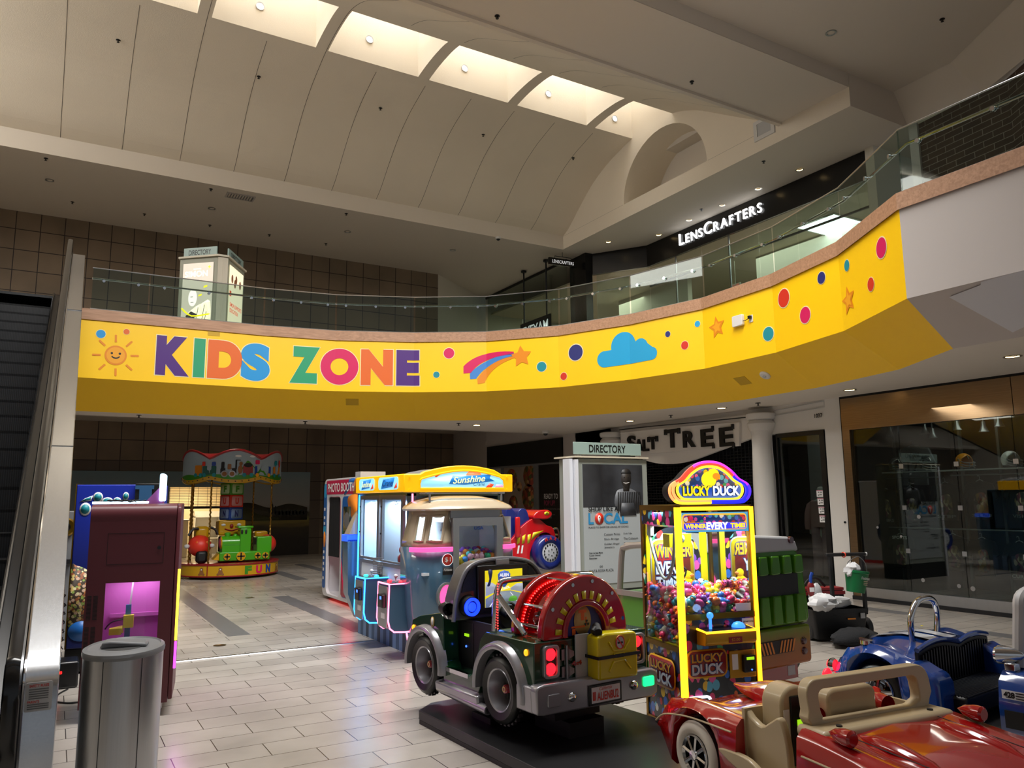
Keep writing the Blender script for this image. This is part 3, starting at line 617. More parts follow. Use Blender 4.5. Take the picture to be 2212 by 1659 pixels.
mb = MB(); tmb(mb, 'REWARDS.', pz_(-.12, .27), f1, .5, .12, .025, off=.028, shear=.25); tmb(mb, '+', pz_(.27, 1.8), f1, .07, .07, .02, off=.024)
for x, z, s in ((.2, 1.36, .1), (.08, 1.17, .09)): plane_poly(mb, [(-s*.5, -s*.3), (s*.4, -s*.1), (s*.5, s*.35), (-s*.4, s*.15)], pz_(x, z), f1, .024)
plane_poly(mb, smooth([(-.34, .86), (-.1, .7), (.3, .72), (.3, .75), (-.1, .73), (-.33, .9)], 3, True), pz_(0, 0), f1, .03); obj('poster_yellow', mb, 'ad_yellow', p)
mb = MB(); plane_poly(mb, circ(-.12, 1.22, .135, .2, 20), pz_(0, 0), f1, .02); plane_poly(mb, [(-.25, .72), (-.12, .82), (.02, .75), (0, .68), (-.2, .62)], pz_(0, 0), f1, .026); obj('poster_hair', mb, 'ad_dark', p)
mb = MB(); plane_poly(mb, circ(-.1, 1.12, .105, .19, 20), pz_(0, 0), f1, .022); plane_poly(mb, smooth([(-.36, .1), (-.34, .5), (-.25, .72), (-.05, .9), (.12, .98), (.33, 1.02), (.34, .3), (.3, .07)], 3, True), pz_(0, 0), f1, .021); obj('poster_figure', mb, 'ad_white', p)
mb = MB()
for a, b in (((-.15, 1.14), (-.09, 1.14)), ((-.14, 1.02), (-.07, 1.02)), ((.05, .9), (-.02, .4)), ((.2, .95), (.14, .55)), ((-.25, .6), (-.1, .35)), ((.1, .5), (.3, .6)), ((-.1, .66), (0, .35)), ((.25, .8), (.2, .5))):
    d = V3((b[0]-a[0], b[1]-a[1], 0)); n = V3((-d.y, d.x, 0)).normalized()*.006; plane_poly(mb, [(a[0]-n.x, a[1]-n.y), (b[0]-n.x, b[1]-n.y), (b[0]+n.x, b[1]+n.y), (a[0]+n.x, a[1]+n.y)], pz_(0, 0), f1, .027)
obj('poster_creases', mb, 'ad_dark', p)
p = obj('poster_red', plane_poly(MB(), rect(w2*.78, 1.85), m2+V3((0, 0, .98)), f2, .012, .01), 'ad_cream', kk)
def pz2(x, z): return m2+f2[0]*x+V3((0, 0, z))
obj('poster_red_field', plane_poly(MB(), [(-.42, .07), (.42, .07), (.42, .62), (-.42, .62)], pz2(0, 0), f2, .024), 'ad_red', p)
mb = MB(); tmb(mb, 'SIMON SUPPORTS', pz2(-.0, 1.03), f2, .74, .09, .015, off=.026); tmb(mb, 'EDUCATION', pz2(-.1, .9), f2, .52, .09, .015, off=.026); plane_poly(mb, rect(.1, .12), pz2(-.36, 1.27), f2, .026); obj('poster_red_text', mb, 'ad_redtext', p)
mb = MB(); tmb(mb, '90%', pz2(-.26, .28), f2, .2, .13, .01, off=.027); tmb(mb, '$41 MILLION SCHOLARSHIPS', pz2(0, .55), f2, .74, .05, .01, off=.027); plane_poly(mb, rect(.03, .42), pz2(.02, .3), f2, .027); plane_poly(mb, [(.2, .2), (.3, .25), (.34, .4), (.26, .42), (.18, .32)], pz2(0, 0), f2, .027); obj('poster_white_text', mb, 'ad_beige', p)
mat('ad_skin', 'b57a58', .6)
for x, z in ((-.28, 1.62), (-.1, 1.55), (-.03, 1.66), (.22, 1.6)): obj('poster_person', plane_poly(MB(), circ(x, z, .06, .1, 12), pz2(0, 0), f2, .026), 'ad_skin', p)

# ---------------------------------------------------------------- butterfly art on the upper back wall
mat('pale_panel', '8d8b7c', .7); mat('wing_brown', '3d1f15', .6); mat('wing_orange', '9c5a36', .6); mat('wing_spot', 'b09c86', .6)
o = obj('upper_wall_panel', MB().box(.3, 25.26, 5, 7.2, 25.285, 6.95), 'pale_panel'); setp(o, 'pale panel with butterfly picture behind the upper glass railing', 'panel')
for bx, sx, z0 in ((1.75, 1, 5.9), (5.0, -1, 5.8)):
    w = smooth([(0, -.5), (-.05, .3), (.15, .72), (.55, .6), (1.0, .25), (1.6, -.5)], 4) if sx > 0 else smooth([(-.5, -.4), (-.6, .5), (-.3, .62), (0, .5), (.05, .1), (-.1, -.4)], 4)
    wg = decal('butterfly_wing', w, (bx, 25.26, z0), FR, 'wing_brown', o, .003)
    mb = MB()
    for k in range(7): a = R.random(); plane_poly(mb, circ(.12+a*.7 if sx > 0 else -.45+a*.4, .4-a*.5+R.random()*.1, .07, .045, 9), (bx, 25.26, z0), FR, .006)
    obj('wing_patches', mb, 'wing_orange', wg); mb = MB()
    for k in range(9): a = k/9; plane_poly(mb, circ((.03+a*.55) if sx > 0 else -.5+a*.45, .2+.45*math.sin(a*3), .025, .018, 7), (bx, 25.26, z0), FR, .008)
    obj('wing_spots', mb, 'wing_spot', wg)
struct('trim_21', MB().box(.2, 25.27, 6.95, 7.9, 25.29, 7.25).box(7.2, 25.27, 5, 7.9, 25.29, 6.95), 'wall_tile_dark')

# ---------------------------------------------------------------- LensCrafters shop on the upper level
mat('sign_black', '0d0c0d', .25); mat('lens_wall', 'd9d4c6', .7); mat('soffit_wood', 'c7b49c', .6); led('sign_white', 'ffffff', 3.2); led('sign_white_dim', 'cfcfcf', .9); led('troffer', 'f3f8ff', 7); led('screen_blue', '6f7bf2', 1.6)
struct('wall_lens_back', MB().box(21, 6, 5, 21.2, 29, 9.4), 'lens_wall'); struct('ceiling_lens', MB().prism([(16.5, 10.84), (16.5, 18.98), (15.42, 20.66), (15.1, 27.3), (21, 27.4), (21, 10.83)], 'z', 9.25, 9.32), 'soffit_wood')
struct('wall_lens_side', MB().box(16.35, 10.6, 5, 21, 10.83, 9.99), 'lens_wall'); struct('wall_lens_rear', MB().box(14.7, 27.4, 5, 21, 27.5, 9.99), 'lens_wall')
fs = thing('shop_fascia', 'black shop fascia over the glazed front of the optician', 'fascia', (16.4, 18.95, 9.25))
obj('front_board', MB().box(0, -8.1, 0, .06, 0, .73), 'sign_black', fs); obj('corner_board', MB().prism([(0, 0), (-1.1, 1.65), (-1.05, 1.7), (.06, .02)], 'z', 0, .73), 'sign_black', fs)
obj('corner_pillar', MB().box(-1.36, 1.58, -4.25, -1.08, 1.86, .73).box(-1.34, 1.8, -4.25, -1.28, 2.55, .73), 'sign_black', fs)
s1 = thing('lens_sign', 'white glowing LENSCRAFTERS letters on the black upper fascia', 'sign', (16.4, 15.7, 9.68))
# tall initials, small capitals, set along the fascia
def letters_on(o_par, chars, o, fr, total, hcap, m, depth, bold, gap=.12):
    ws = []
    for c, h in chars:
        v, f = glyphs(c, bold, .5); ws.append((max(p[0] for p in v)-min(p[0] for p in v))*h/(max(p[1] for p in v)-min(p[1] for p in v)))
    sc = (total)/(sum(ws)+gap*hcap*(len(ws)-1)); x = -total/2
    for (c, h), w in zip(chars, ws):
        w2 = w*sc; hh = h
        obj('letter_'+c.lower(), tmb(MB(), c, V3(o)+V3(fr[0])*(x+w2/2)+V3(fr[1])*(hh/2-hcap/2), fr, w2, hh, bold, depth, .02), m, o_par, smooth_a=None); x += w2+gap*hcap*sc
letters_on(s1, [('L', .36), ('E', .27), ('N', .27), ('S', .27), ('C', .36), ('R', .27), ('A', .27), ('F', .27), ('T', .27), ('E', .27), ('R', .27), ('S', .27)], (0, 0, 0), LF, 3.3, .36, 'sign_white', .04, .0, .22)
# glazed front
gf = thing('shop_front_glass', 'glazed front of the upper optician below the black fascia', 'shop front', (16.45, 18.9, 5))
yy = [0, -1.25, -2.4, -3.5, -4.6, -5.9, -8.05]
for a, b in zip(yy, yy[1:]): obj('glass_pane', MB().box(0, b+.01, 0, .012, a-.01, 4.24), 'clear_glass', gf)
obj('glass_pane', MB().prism([(0, .01), (-1.04, 1.52), (-1.03, 1.53), (.012, .02)], 'z', 0, 4.24), 'clear_glass', gf)
obj('head_rail', MB().box(-.02, -8.05, 3.55, .03, 0, 3.6), 'black_paint', gf)
for y in (-1.25, -3.5): obj('mullion', MB().box(-.01, y-.02, 0, .03, y+.02, 4.24), 'grey_metal', gf)
dr = obj('glass_door', MB().box(.01, -3.4, 0, .02, -2.45, 2.6), 'clear_glass', gf); obj('door_hinge', MB().box(-.02, -3.45, 2.5, .05, -3.3, 2.6), 'alu', dr); obj('door_frame', MB().box(-.005, -3.5, 2.6, .03, -2.4, 2.66), 'black_paint', dr)
lamp('optician_light', 'AREA', (18.5, 15.5, 9.2), 190, (1, .95, .84), 3.5, 5, to=(18.5, 15.5, 5)); lamp('optician_light', 'AREA', (17.6, 23.5, 9.1), 140, (1, .93, .78), 2.5, 4, to=(17.6, 23.5, 5))
tf = thing('troffer_light', 'bright square office light in the optician ceiling', 'ceiling light', (18.2, 13.3, 9.22)); obj('frame', MB().ringp(rect(1.3, 1.3), rect(1.2, 1.2), 'z', -.03, .02), 'white_paint', tf); obj('diffuser', MB().box(-.6, -.6, -.015, .6, .6, 0), 'troffer', tf)
struct('wall_lens_partition', MB().box(18.8, 10.9, 5, 19, 16.5, 9.25).box(18.4, 19.2, 5, 18.6, 23, 9.25), 'lens_wall')
solo('display_wall', MB().box(0, -1.6, 0, .1, 1.6, 2.2), 'dark_grey', 'dark display wall inside the optician shop', 'display', loc=(18.7, 14.8, 5))
ex = thing('exit_sign', 'red EXIT sign inside the optician shop', 'sign', (18.35, 17.0, 8.35)); obj('plate', MB().box(0, -.22, -.1, .03, .22, .1).cyl((.015, 0, .1), (.015, 0, .9), .01, n=6), 'pale_panel', ex); led('exit_red', 'c81a10', .7); text('exit_lettering', 'EXIT', (0, 0, 0), LF, .34, .13, 'exit_red', ex, bold=.01)
tv = thing('display_screen', 'blue lit screen on a stand behind the upper glass railing', 'screen', (12.1, 14.6, 5), -32); obj('bezel', MB().prism(rrect(-.42, .55, .42, 1.15, .05), 'y', -.04, .04), 'dark_grey', tv); obj('picture', MB().box(-.34, -.046, .62, .34, -.04, 1.06), 'screen_blue', tv)
obj('stand', MB().box(-.05, -.03, 0, .05, .03, .56).box(-.25, -.15, 0, .25, .15, .03), 'dark_metal', tv); mb = MB(); tmb(mb, 'LensCrafters', (.08, -.046, .9), FR, .32, .05, .005); obj('screen_text', mb, 'ad_white', tv)
# hanging blade sign
hs = thing('hanging_sign', 'small black LENSCRAFTERS sign hung from the upper ceiling', 'sign', (14.35, 20.9, 9.62), -4)
obj('board', MB().box(-.54, -.04, -.12, .54, .04, .12), 'sign_black', hs); text('board_lettering', 'LENSCRAFTERS', (0, -.04, 0), FR, .84, .11, 'sign_white_dim', hs)
obj('hanger', MB().tube([(-.3, 0, .14), (-.3, 0, .2), (.35, 0, .2), (.35, 0, .14)], .012, 6).cyl((0, 0, .2), (0, 0, .37), .01, n=6), 'dark_metal', hs)
# eye exam window front
ef = thing('optician_window', 'glazed eye exam front beyond the black pillar upstairs', 'shop front', (14.9, 21.45, 5))
for a, b in ((0, 1.5), (1.5, 3.0), (3.0, 4.5), (4.5, 5.9)): obj('glass_pane', MB().box(-.01, a+.01, 0, .01, b-.01, 4.9), 'clear_glass', ef)
obj('head_rail', MB().box(-.03, 0, 4.9, .03, 5.9, 4.98), 'black_paint', ef)
bands('eye_art', [(0, '2b2621'), (.5, '4b4238'), (.7, '8c8577'), (1, '5b564e')], 1, 21.5, 27, .2, 1.2)
ep = thing('eye_exam_poster', 'wide photo poster with faces and glasses in the eye exam window', 'poster', (15.05, 21.6, 5)); obj('print', MB().box(0, 1.4, 0, .02, 5.2, 2.9), 'eye_art', ep)
mat('face_tan', '8a6a55', .7); mb = MB(); mh = MB()
for y in (2.2, 4.3): plane_poly(mb, circ(-y, 1.5, .4, .65, 18), (0, 0, 0), LF, .004); plane_poly(mh, circ(-y-.1, 1.85, .5, .6, 18), (0, 0, 0), LF, .002)
obj('printed_hair', mh, 'matte_black', ep); obj('printed_face', mb, 'face_tan', ep)
ps = thing('eye_exam_sign', 'black EYEXAM sign hung on two rods upstairs', 'sign', (14.3, 22.6, 7.55)); obj('board', MB().box(-.02, -1.0, -.45, .02, 1.0, .45), 'matte_black', ps); text('board_lettering', 'EYEXAM', (-.02, 0, .12), LF, 1.7, .35, 'sign_white_dim', ps, bold=.02); text('board_subtitle', '& GLASSES', (-.02, .2, -.25), LF, 1.0, .16, 'light_grey', ps)
for y in (-.75, .75): obj('rod', MB().cyl((0, y, .45), (0, y, 2.4), .03, n=8).cyl((0, y, 2.36), (0, y, 2.42), .1, n=12), 'dark_metal', ps)
pr = thing('price_board', 'pale price board standing in the eye exam window', 'board', (14.2, 21.3, 5)); obj('panel', MB().box(-.02, -.4, .3, .02, .4, 1.8), 'pale_panel', pr); mb = MB()
for z in (1.55, 1.3, 1.05, .8, .55): plane_poly(mb, rect(.4, .05), (-.02, .02*R.random(), z), LF, .003)
obj('lines_of_text', mb, 'serif_black', pr); obj('foot', MB().box(-.15, -.3, 0, .15, .3, .3), 'grey_metal', pr)

# brick wall upstairs on the right with a yellow leaf painting
bw = [(16.25, 9.4), (16.0, 7.4), (15.1, 6.0), (12.6, 2.6)]
struct('wall_brick', MB().grid([[(x, y, 4.99) for x, y in bw], [(x, y, 9.97) for x, y in bw]]), 'dark_brick', smooth_a=.1)
struct('trim_22', MB().box(16.18, 9.4, 5, 16.26, 9.6, 9.99), 'white_paint')
mat('leaf_yellow', '8f8a2a', .7); mb = MB()
for k, (y, z, l) in enumerate(((8.6, 7.2, .9), (8.35, 6.6, 1.0), (8.75, 6.2, .8), (8.25, 7.6, .7), (8.5, 5.7, .7))):
    c = V3((16.25+(8.0-y)*-.0, y, z)); x = 16.0+(y-7.4)*.125
    mb.add([(16.0+(y-dy-7.4)*.125-.02, y-dy, z+dz) for dy, dz in ((.0, -l*.5), (.12, -.1), (.28, l*.5), (.06, .1))], [(0, 1, 2, 3)])
setp(obj('leaf_painting', mb, 'leaf_yellow'), 'yellow leaf strokes painted on the dark brick wall upstairs', 'wall painting')
XF = 11.61   # plane of the shop fronts on the right
# ---------------------------------------------------------------- pop-up shop: black header, food picture, black hoarding
struct('wall_right', MB().box(XF, 16.97, 0, XF+.2, 21.35, 4.06).box(XF, 16.5, 0, XF+.2, 16.97, 3.42), 'plaster_grey')
mat('hoarding', '120d0c', .45); mat('header_black', '08090b', .5); mat('text_white', 'e8e8e8', .6); mat('text_pink', 'a53a5c', .6); mat('text_dim', '8d8d8d', .6)
ph = thing('pop_up_header', 'plain black header board over the pop-up shop', 'board', (XF, 19.1, 0)); obj('board', MB().box(-.06, -2.05, 2.66, -.005, 2.1, 3.31), 'header_black', ph); obj('lower_trim', MB().box(-.08, -2.05, 2.62, -.005, 2.1, 2.67), 'mid_grey', ph)
fp = thing('food_poster', 'tall food photo poster on the pop-up shop front', 'poster', (XF, 19.3, 0))
mat('plate_cloth', '8f7f74', .6, noise=(2, .2)); blobs('food_bits', ['7a3620', 'a8572a', '5b2a18', '8b6a2a', '44521f', '9b3c2c', 'b98d5a'], 9, .5)
obj('print', MB().box(-.03, -.85, .4, -.005, .9, 2.64), 'plate_cloth', fp)
for y, z, r in ((.45, 2.25, .33), (-.55, 2.35, .32), (-.5, 1.75, .36), (.35, 1.55, .25), (.5, .95, .3), (-.3, 1.0, .26), (0, 2.05, .14)):
    d = decal('printed_dish', circ(-y, z, r, r, 20), (-.03, 0, 0), LF, 'food_bits', fp, .003)
struct('trim_23', MB().box(XF-.05, 18.25, 0, XF, 18.5, 2.66).box(XF-.05, 20.2, 0, XF, 20.35, 2.66), 'mid_grey')
hb = thing('shop_hoarding', 'black hoarding reading READY TO POP UP beside the directory', 'hoarding', (XF, 17.6, 0)); obj('panel', MB().box(-.03, -.62, .06, -.005, .64, 2.62), 'hoarding', hb)
text('title_line', 'READY TO', (-.03, .05, 1.76), LF, .68, .14, 'text_white', hb, bold=.01); text('title_line_pink', 'POP UP?', (-.03, .12, 1.58), LF, .54, .14, 'text_pink', hb, bold=.01)
mb = MB()
for k, (s, w) in enumerate((('For leasing opportunities, contact', .78), ('Chamisa Rose', .36), ('CRose@simon.com', .52), ('707.525.8800', .36))): tmb(mb, s, (-.03, .38-w/2, 1.42-k*.075), LF, w, .05)
obj('small_print', mb, 'text_dim', hb)
struct('baseboard_right', MB().box(XF-.03, 16.5, 0, XF, 21.3, .1), 'dark_metal')

# ---------------------------------------------------------------- Salt Tree shop front
struct('wall_right_mid', MB().box(XF+.02, 15.0, 0, XF+.22, 16.5, 3.42).box(XF+.02, 8.5, 2.86, XF+.22, 16.5, 3.42).box(XF, 8.53, 0, XF+.22, 8.88, 3.42), 'white_paint')
struct('wall_salt_back', MB().box(15, 8.5, 0, 15.2, 17, 3.4).box(XF+.25, 8.45, 0, 15, 8.5, 3.4), 'dark_grey'); struct('ceiling_salt', MB().box(XF+.2, 8.5, 3.3, 15, 17, 3.36), 'mid_grey')
mat('board_white', 'e6e3e0', .55)
sg = thing('salt_tree_sign', 'white curved board with black SALT TREE letters', 'sign', (XF-.12, 12.6, 0))
low = smooth([(14.5, 2.98), (14.0, 2.66), (13.4, 2.48), (12.82, 2.42), (12.2, 2.46), (11.4, 2.62), (10.4, 2.83)], 5)
obj('arched_panel', MB().prism([(a-12.6, b) for a, b in low]+[(10.4-12.6, 3.28), (14.5-12.6, 3.28)], 'x', .04, .12), 'board_white', sg)
obj('name_board', MB().prism([(a-12.6, b) for a, b in ((14.45, 3.22), (14.0, 2.68), (10.75, 2.68), (10.72, 3.14), (11.5, 3.17), (12.6, 3.2), (13.5, 3.22))], 'x', -.02, .03), 'board_white', sg)
obj('top_edge', MB().tube([(.0, y-12.6, z) for y, z in smooth([(14.5, 3.3), (13.5, 3.29), (12, 3.25), (10.4, 3.22)], 4)], .012, 6), 'black_paint', sg)
mat('letter_black', '090909', .45)
ch = [('S', 14.0, .3, .35, 2.95), ('A', 13.74, .25, .27, 2.89), ('L', 13.5, .2, .27, 2.87), ('T', 13.26, .27, .28, 2.9), ('T', 12.62, .42, .4, 2.96), ('R', 12.1, .36, .35, 2.91), ('E', 11.58, .34, .36, 2.9), ('E', 11.05, .36, .38, 2.88)]
for c, y, w, h, z in ch:
    mb = MB(); tmb(mb, c, (-.02, y-12.6, z), LF, w, h, .03, depth=.04, off=.005)
    s = [(0, -h/2), (0, h/2)] if c in 'LTE' else []
    if c == 'T':
        for dy in (-w/2, w/2): mb.box(-.062, y-12.6-dy-.035, z+h/2-.11, -.022, y-12.6-dy+.035, z+h/2+.01)
    if c == 'E':
        for dz in (-h/2, h/2): mb.box(-.062, y-12.6-w/2-.02, z+dz-.05, -.022, y-12.6-w/2+.03, z+dz+.05)
    obj('letter_'+c.lower(), mb, 'letter_black', sg, smooth_a=None)
for y, lb in ((10.21, 'white column beside the Salt Tree display window'), (14.85, 'white column behind the directory sign')):
    c = thing('column', lb, 'column', (XF-.1, y, 0), group='white columns of the Salt Tree front')
    obj('shaft', MB().lathe([(.24, 0), (.24, .12), (.2, .18), (.21, 1), (.205, 2.0), (.185, 2.62), (.19, 2.85), (.22, 2.95)], n=24), 'white_paint', c)
    obj('capital', MB().lathe([(.2, 2.9), (.25, 3.0), (.265, 3.06), (.22, 3.12), (.2, 3.13), (.25, 3.15), (.275, 3.2), (.27, 3.25), (.2, 3.27)], n=24), 'white_paint', c)
gr = thing('security_grille', 'closed dark security grille of the Salt Tree entrance', 'grille', (XF+.19, 12.7, 0)); mb = MB()
for k in range(44): mb.box(-.006, -2.28, .05+k*.062, .006, 2.28, .062+k*.062)
obj('bars', mb, 'dark_metal', gr); mb = MB()
for k in range(47): mb.box(-.008, -2.28+k*.099-.004, 0, .008, -2.28+k*.099+.004, 2.84)
obj('links', mb, 'dark_metal', gr)
sw = thing('display_window', 'black framed display window of the Salt Tree shop', 'window', (XF+.03, 9.43, 0))
obj('frame', MB().ringp([(-.53, 0), (.53, 0), (.53, 2.85), (-.53, 2.85)], [(-.43, .1), (.5, .1), (.5, 2.78), (-.43, 2.78)], 'x', -.04, .04), 'black_paint', sw); obj('pane', MB().box(-.006, -.43, .1, .006, .5, 2.78), 'shop_glass', sw)
struct('wall_salt_display', MB().box(12.9, 8.5, 0, 13.0, 10.3, 3.3), 'mid_grey'); struct('floor_salt_display', MB().box(XF+.1, 8.55, 0, 12.9, 10.3, .18), 'dark_grey')
solo('mirror_panel', MB().box(12.87, 9.35, 1.94, 12.89, 9.7, 2.6), 'black_paint', 'dark hung panel above the mannequin in the display window', 'panel')
mat('mannequin_white', 'c9c6c2', .5); mat('pink_cloth', 'b08a94', .8, bump=(40, .3)); mat('pink_jacket', 'c08f90', .8); mat('corset_green', '4a4a34', .7); mat('bag_white', 'dedad4', .5)
def body(name, segs, m, parent=None, sub=1):
    """one continuous skinned surface over a jointed skeleton: (point, radius, parent index)"""
    me = bpy.data.meshes.new(name); me.from_pydata([p for p, r, k in segs], [(k, i) for i, (p, r, k) in enumerate(segs) if k is not None], []); me.materials.append(M[m])
    o = bpy.data.objects.new(name, me); C.objects.link(o); sk = o.modifiers.new('skin', 'SKIN'); sk.use_smooth_shade = True
    for v, (p, r, k) in zip(me.skin_vertices[0].data, segs): v.radius = r if isinstance(r, tuple) else (r, r); v.use_root = k is None
    o.modifiers.new('round', 'SUBSURF').levels = sub; o.modifiers['round'].render_levels = sub
    if parent: o.parent = parent
    return o
def mannequin(x, y, rz, label, tall=1.0, full=True):
    t = thing('mannequin', label, 'mannequin', (x, y, .18), rz)
    s = [((0, 0, .92), (.14, .1), None), ((0, 0, 1.08), (.12, .09), 0), ((0, 0, 1.25), (.15, .1), 1), ((0, 0, 1.4), (.13, .08), 2), ((0, 0, 1.5), (.05, .05), 3), ((0, -.01, 1.6), (.08, .09), 4), ((0, 0, 1.7), (.07, .085), 5),
         ((.18, 0, 1.38), (.055, .055), 3), ((.25, .02, 1.12), (.045, .045), 7), ((.27, -.06, .9), (.035, .035), 8), ((.28, -.08, .8), (.025, .045), 9),
         ((-.18, 0, 1.38), (.055, .055), 3), ((-.27, .03, 1.12), (.045, .045), 11), ((-.3, -.06, .9), (.035, .035), 12), ((-.3, -.08, .8), (.025, .045), 13),
         ((.09, 0, .8), (.1, .1), 0), ((.1, -.02, .46), (.065, .065), 15), ((.1, .02, .1), (.045, .045), 16), ((.1, -.08, .03), (.04, .03), 17),
         ((-.09, 0, .8), (.1, .1), 0), ((-.1, -.02, .46), (.065, .065), 19), ((-.1, .02, .1), (.045, .045), 20), ((-.1, -.08, .03), (.04, .03), 21)]
    if not full: s = [q for q in s[:5]]+[((.17, 0, 1.36), .05, 3), ((-.17, 0, 1.36), .05, 3)]
    body('figure', [((p[0]*tall, p[1]*tall, p[2]*tall), r, k) for p, r, k in s], 'mannequin_white', t)
    return t
t = mannequin(12.25, 9.55, 100, 'white mannequin in green corset, pink jacket and pink trousers', 1.0)
mb = MB()
for sx in (-1, 1): mb.loft([[(sx*.1+math.cos(2*PI*i/16)*a, math.sin(2*PI*i/16)*b, z) for i in range(16)] for z, a, b in ((.95, .12, .13), (.75, .12, .13), (.4, .115, .12), (.08, .13, .13), (.07, .12, .12))])
obj('trousers', mb, 'pink_cloth', t); obj('corset', MB().loft([[(math.cos(2*PI*i/20)*a, math.sin(2*PI*i/20)*b, z) for i in range(20)] for z, a, b in ((.94, .15, .12), (1.06, .135, .11), (1.2, .165, .13), (1.3, .17, .12))], caps=False), 'corset_green', t)
mb = MB()
for sx in (-1, 1): mb.loft([[(sx*(x+math.cos(2*PI*i/12)*a), y+math.sin(2*PI*i/12)*a, z) for i in range(12)] for x, y, z, a in ((.12, 0, 1.44, .05), (.2, 0, 1.37, .085), (.25, .02, 1.2, .08), (.28, .0, 1.0, .075), (.29, -.04, .9, .075))])
mb.loft([[(math.cos(math.radians(a))*.21, .02+math.sin(math.radians(a))*.14, z) for a in range(-40, 221, 20)] for z in (1.42, 1.2, .95)], caps=False, ring_open=True)
obj('jacket', mb, 'pink_jacket', t)
t = mannequin(12.1, 9.02, 90, 'headless mannequin in a pink dress at the window edge', .92, False)
obj('dress', MB().loft([[(math.cos(2*PI*i/20)*a, math.sin(2*PI*i/20)*b, z) for i in range(20)] for z, a, b in ((1.22, .15, .11), (1.05, .14, .11), (.9, .16, .13), (.45, .19, .15), (.3, .2, .16))]), 'pink_cloth', t); obj('post', MB().cyl((0, 0, .02), (0, 0, .9), .02).cyl((0, 0, 0), (0, 0, .02), .17), 'grey_metal', t)
hbg = thing('handbag', 'small white handbag hanging by the pink dress', 'bag', (11.95, 9.16, .78)); obj('pouch', MB().prism([(-.06, 0), (.06, 0), (.045, .11), (-.045, .11)], 'x', -.02, .02), 'bag_white', hbg, bev=.008); obj('strap', MB().tube(smooth([(0, -.045, .11), (0, -.02, .25), (0, .02, .25), (0, .045, .11)], 4), .005, 6), 'bag_white', hbg)
for k, z in enumerate((1.74, 1.6, 1.45, 1.3)):
    o = obj('window_card', MB().box(-.003, -.065, -.06, 0, .065, .06), 'paper'); o.location = (XF-.005, 9.07-.01*k, z); setp(o, ['topmost', 'second from top', 'third from top', 'lowest'][k]+' white card stuck in the column on the display window', 'card', 'cards on the display window')
    mb = MB()
    for a, b, w in ((-.03, .02, .04), (.02, .02, .03), (-.02, -.02, .05), (.025, -.03, .03)): plane_poly(mb, rect(w, .025), (-.003, a, b), LF, .001)
    obj('printing', mb, 'text_dim', o); obj('heading', plane_poly(MB(), rect(.13, .012), (-.003, 0, .05), LF, .001), 'text_pink', o)
sn = obj('unit_number', tmb(MB(), '1037', (XF, 8.99, 3.11), LF, .17, .075, .03, off=.004), 'serif_black', smooth_a=None); setp(sn, 'black unit number 1037 on the white shop wall', 'number')
struct('trim_24', MB().ringp([(8.85, 3.24), (10.0, 3.2), (10.0, 3.3), (8.85, 3.36)], [(8.86, 3.25), (9.99, 3.21), (9.99, 3.29), (8.86, 3.35)], 'x', XF-.006, XF+.01), 'light_grey')
kn = obj('door_buzzer', MB().cyl((XF, 8.6, 1.25), (XF-.02, 8.6, 1.25), .018, n=10), 'dark_metal'); setp(kn, 'tiny round buzzer on the white pillar beside the sports shop', 'buzzer')

# ---------------------------------------------------------------- sports shop with the bronze frame
bz = thing('bronze_frame', 'bronze metal surround of the sports shop window', 'shop front', (XF-.06, 8.5, 0))
obj('jamb', MB().box(0, -.15, 0, .1, -.01, 2.8), 'bronze', bz)
for i, (a, b) in enumerate(((-2.78, -.01), (-5.6, -2.79), (-7.4, -5.61))): obj('header_panel', MB().box(0, a, 2.8, .1, b, 3.34), 'bronze', bz)
obj('base_panel', MB().box(-.01, -7.4, 0, .1, -.15, .21), 'brushed_v', bz)
obj('shadow_gap', MB().box(.02, -7.4, 3.34, .12, 0, 3.38).box(.02, -.01, 0, .12, .02, 3.38), 'matte_black', bz)
gw = thing('sports_shop_glass', 'frameless glass panes of the sports shop window', 'window', (XF, 8.35, 0))
for a, b in ((0, -.85), (-.85, -1.73), (-1.73, -2.57), (-2.57, -3.45), (-3.45, -4.35), (-4.35, -5.3)): obj('pane', MB().box(-.006, b+.006, .21, .006, a-.006, 2.8), 'shop_glass', gw)
for y in (-.85, -1.73, -2.57):
    for z in (2.15, 1.5, .83): obj('pane_clip', MB().box(-.015, y-.035, z-.035, .015, y+.035, z+.035), 'alu', gw)
struct('wall_sports_back', MB().box(14.5, 1, 0, 14.7, 8.5, 3.4), 'matte_black'); struct('wall_sports_side', MB().box(XF+.12, 8.36, 0, 14.5, 8.44, 3.4), 'dark_grey')
struct('ceiling_sports', MB().box(XF+.1, 1, 3.2, 14.5, 8.4, 3.36), 'dark_grey')
lamp('sports_shop_light', 'AREA', (12.2, 6.6, 3.1), 26, (1, .95, .85), .6, 3.5, to=(12.6, 6.6, 0))
def hanger_rail(z, y0, y1, x, lb): 
    solo('display_rail', MB().cyl((x, y0, z), (x, y1, z), .012, n=8).box(x, (y0+y1)/2-.01, z-.01, 12.72, (y0+y1)/2+.01, z+.01), 'grey_metal', lb, 'rail')
for y, lb in ((8.35, 'left'), (7.18, 'middle'), (6.58, 'right')): solo('display_pole', MB().box(12.72, y-.02, 0, 12.77, y+.02, 3.2), 'grey_metal', '%s tall metal display pole inside the sports shop window' % lb, 'pole', 'display poles in the sports shop')
for k, (a, b) in enumerate(((8.32, 7.43), (7.34, 6.74), (6.72, 5.9))): solo('display_shelf', MB().box(12.3, b, 2.07, 12.72, a, 2.09), 'light_grey', '%s glass display shelf with helmets in the sports shop' % ['left', 'middle', 'right'][k], 'shelf', 'helmet shelves in the sports shop')
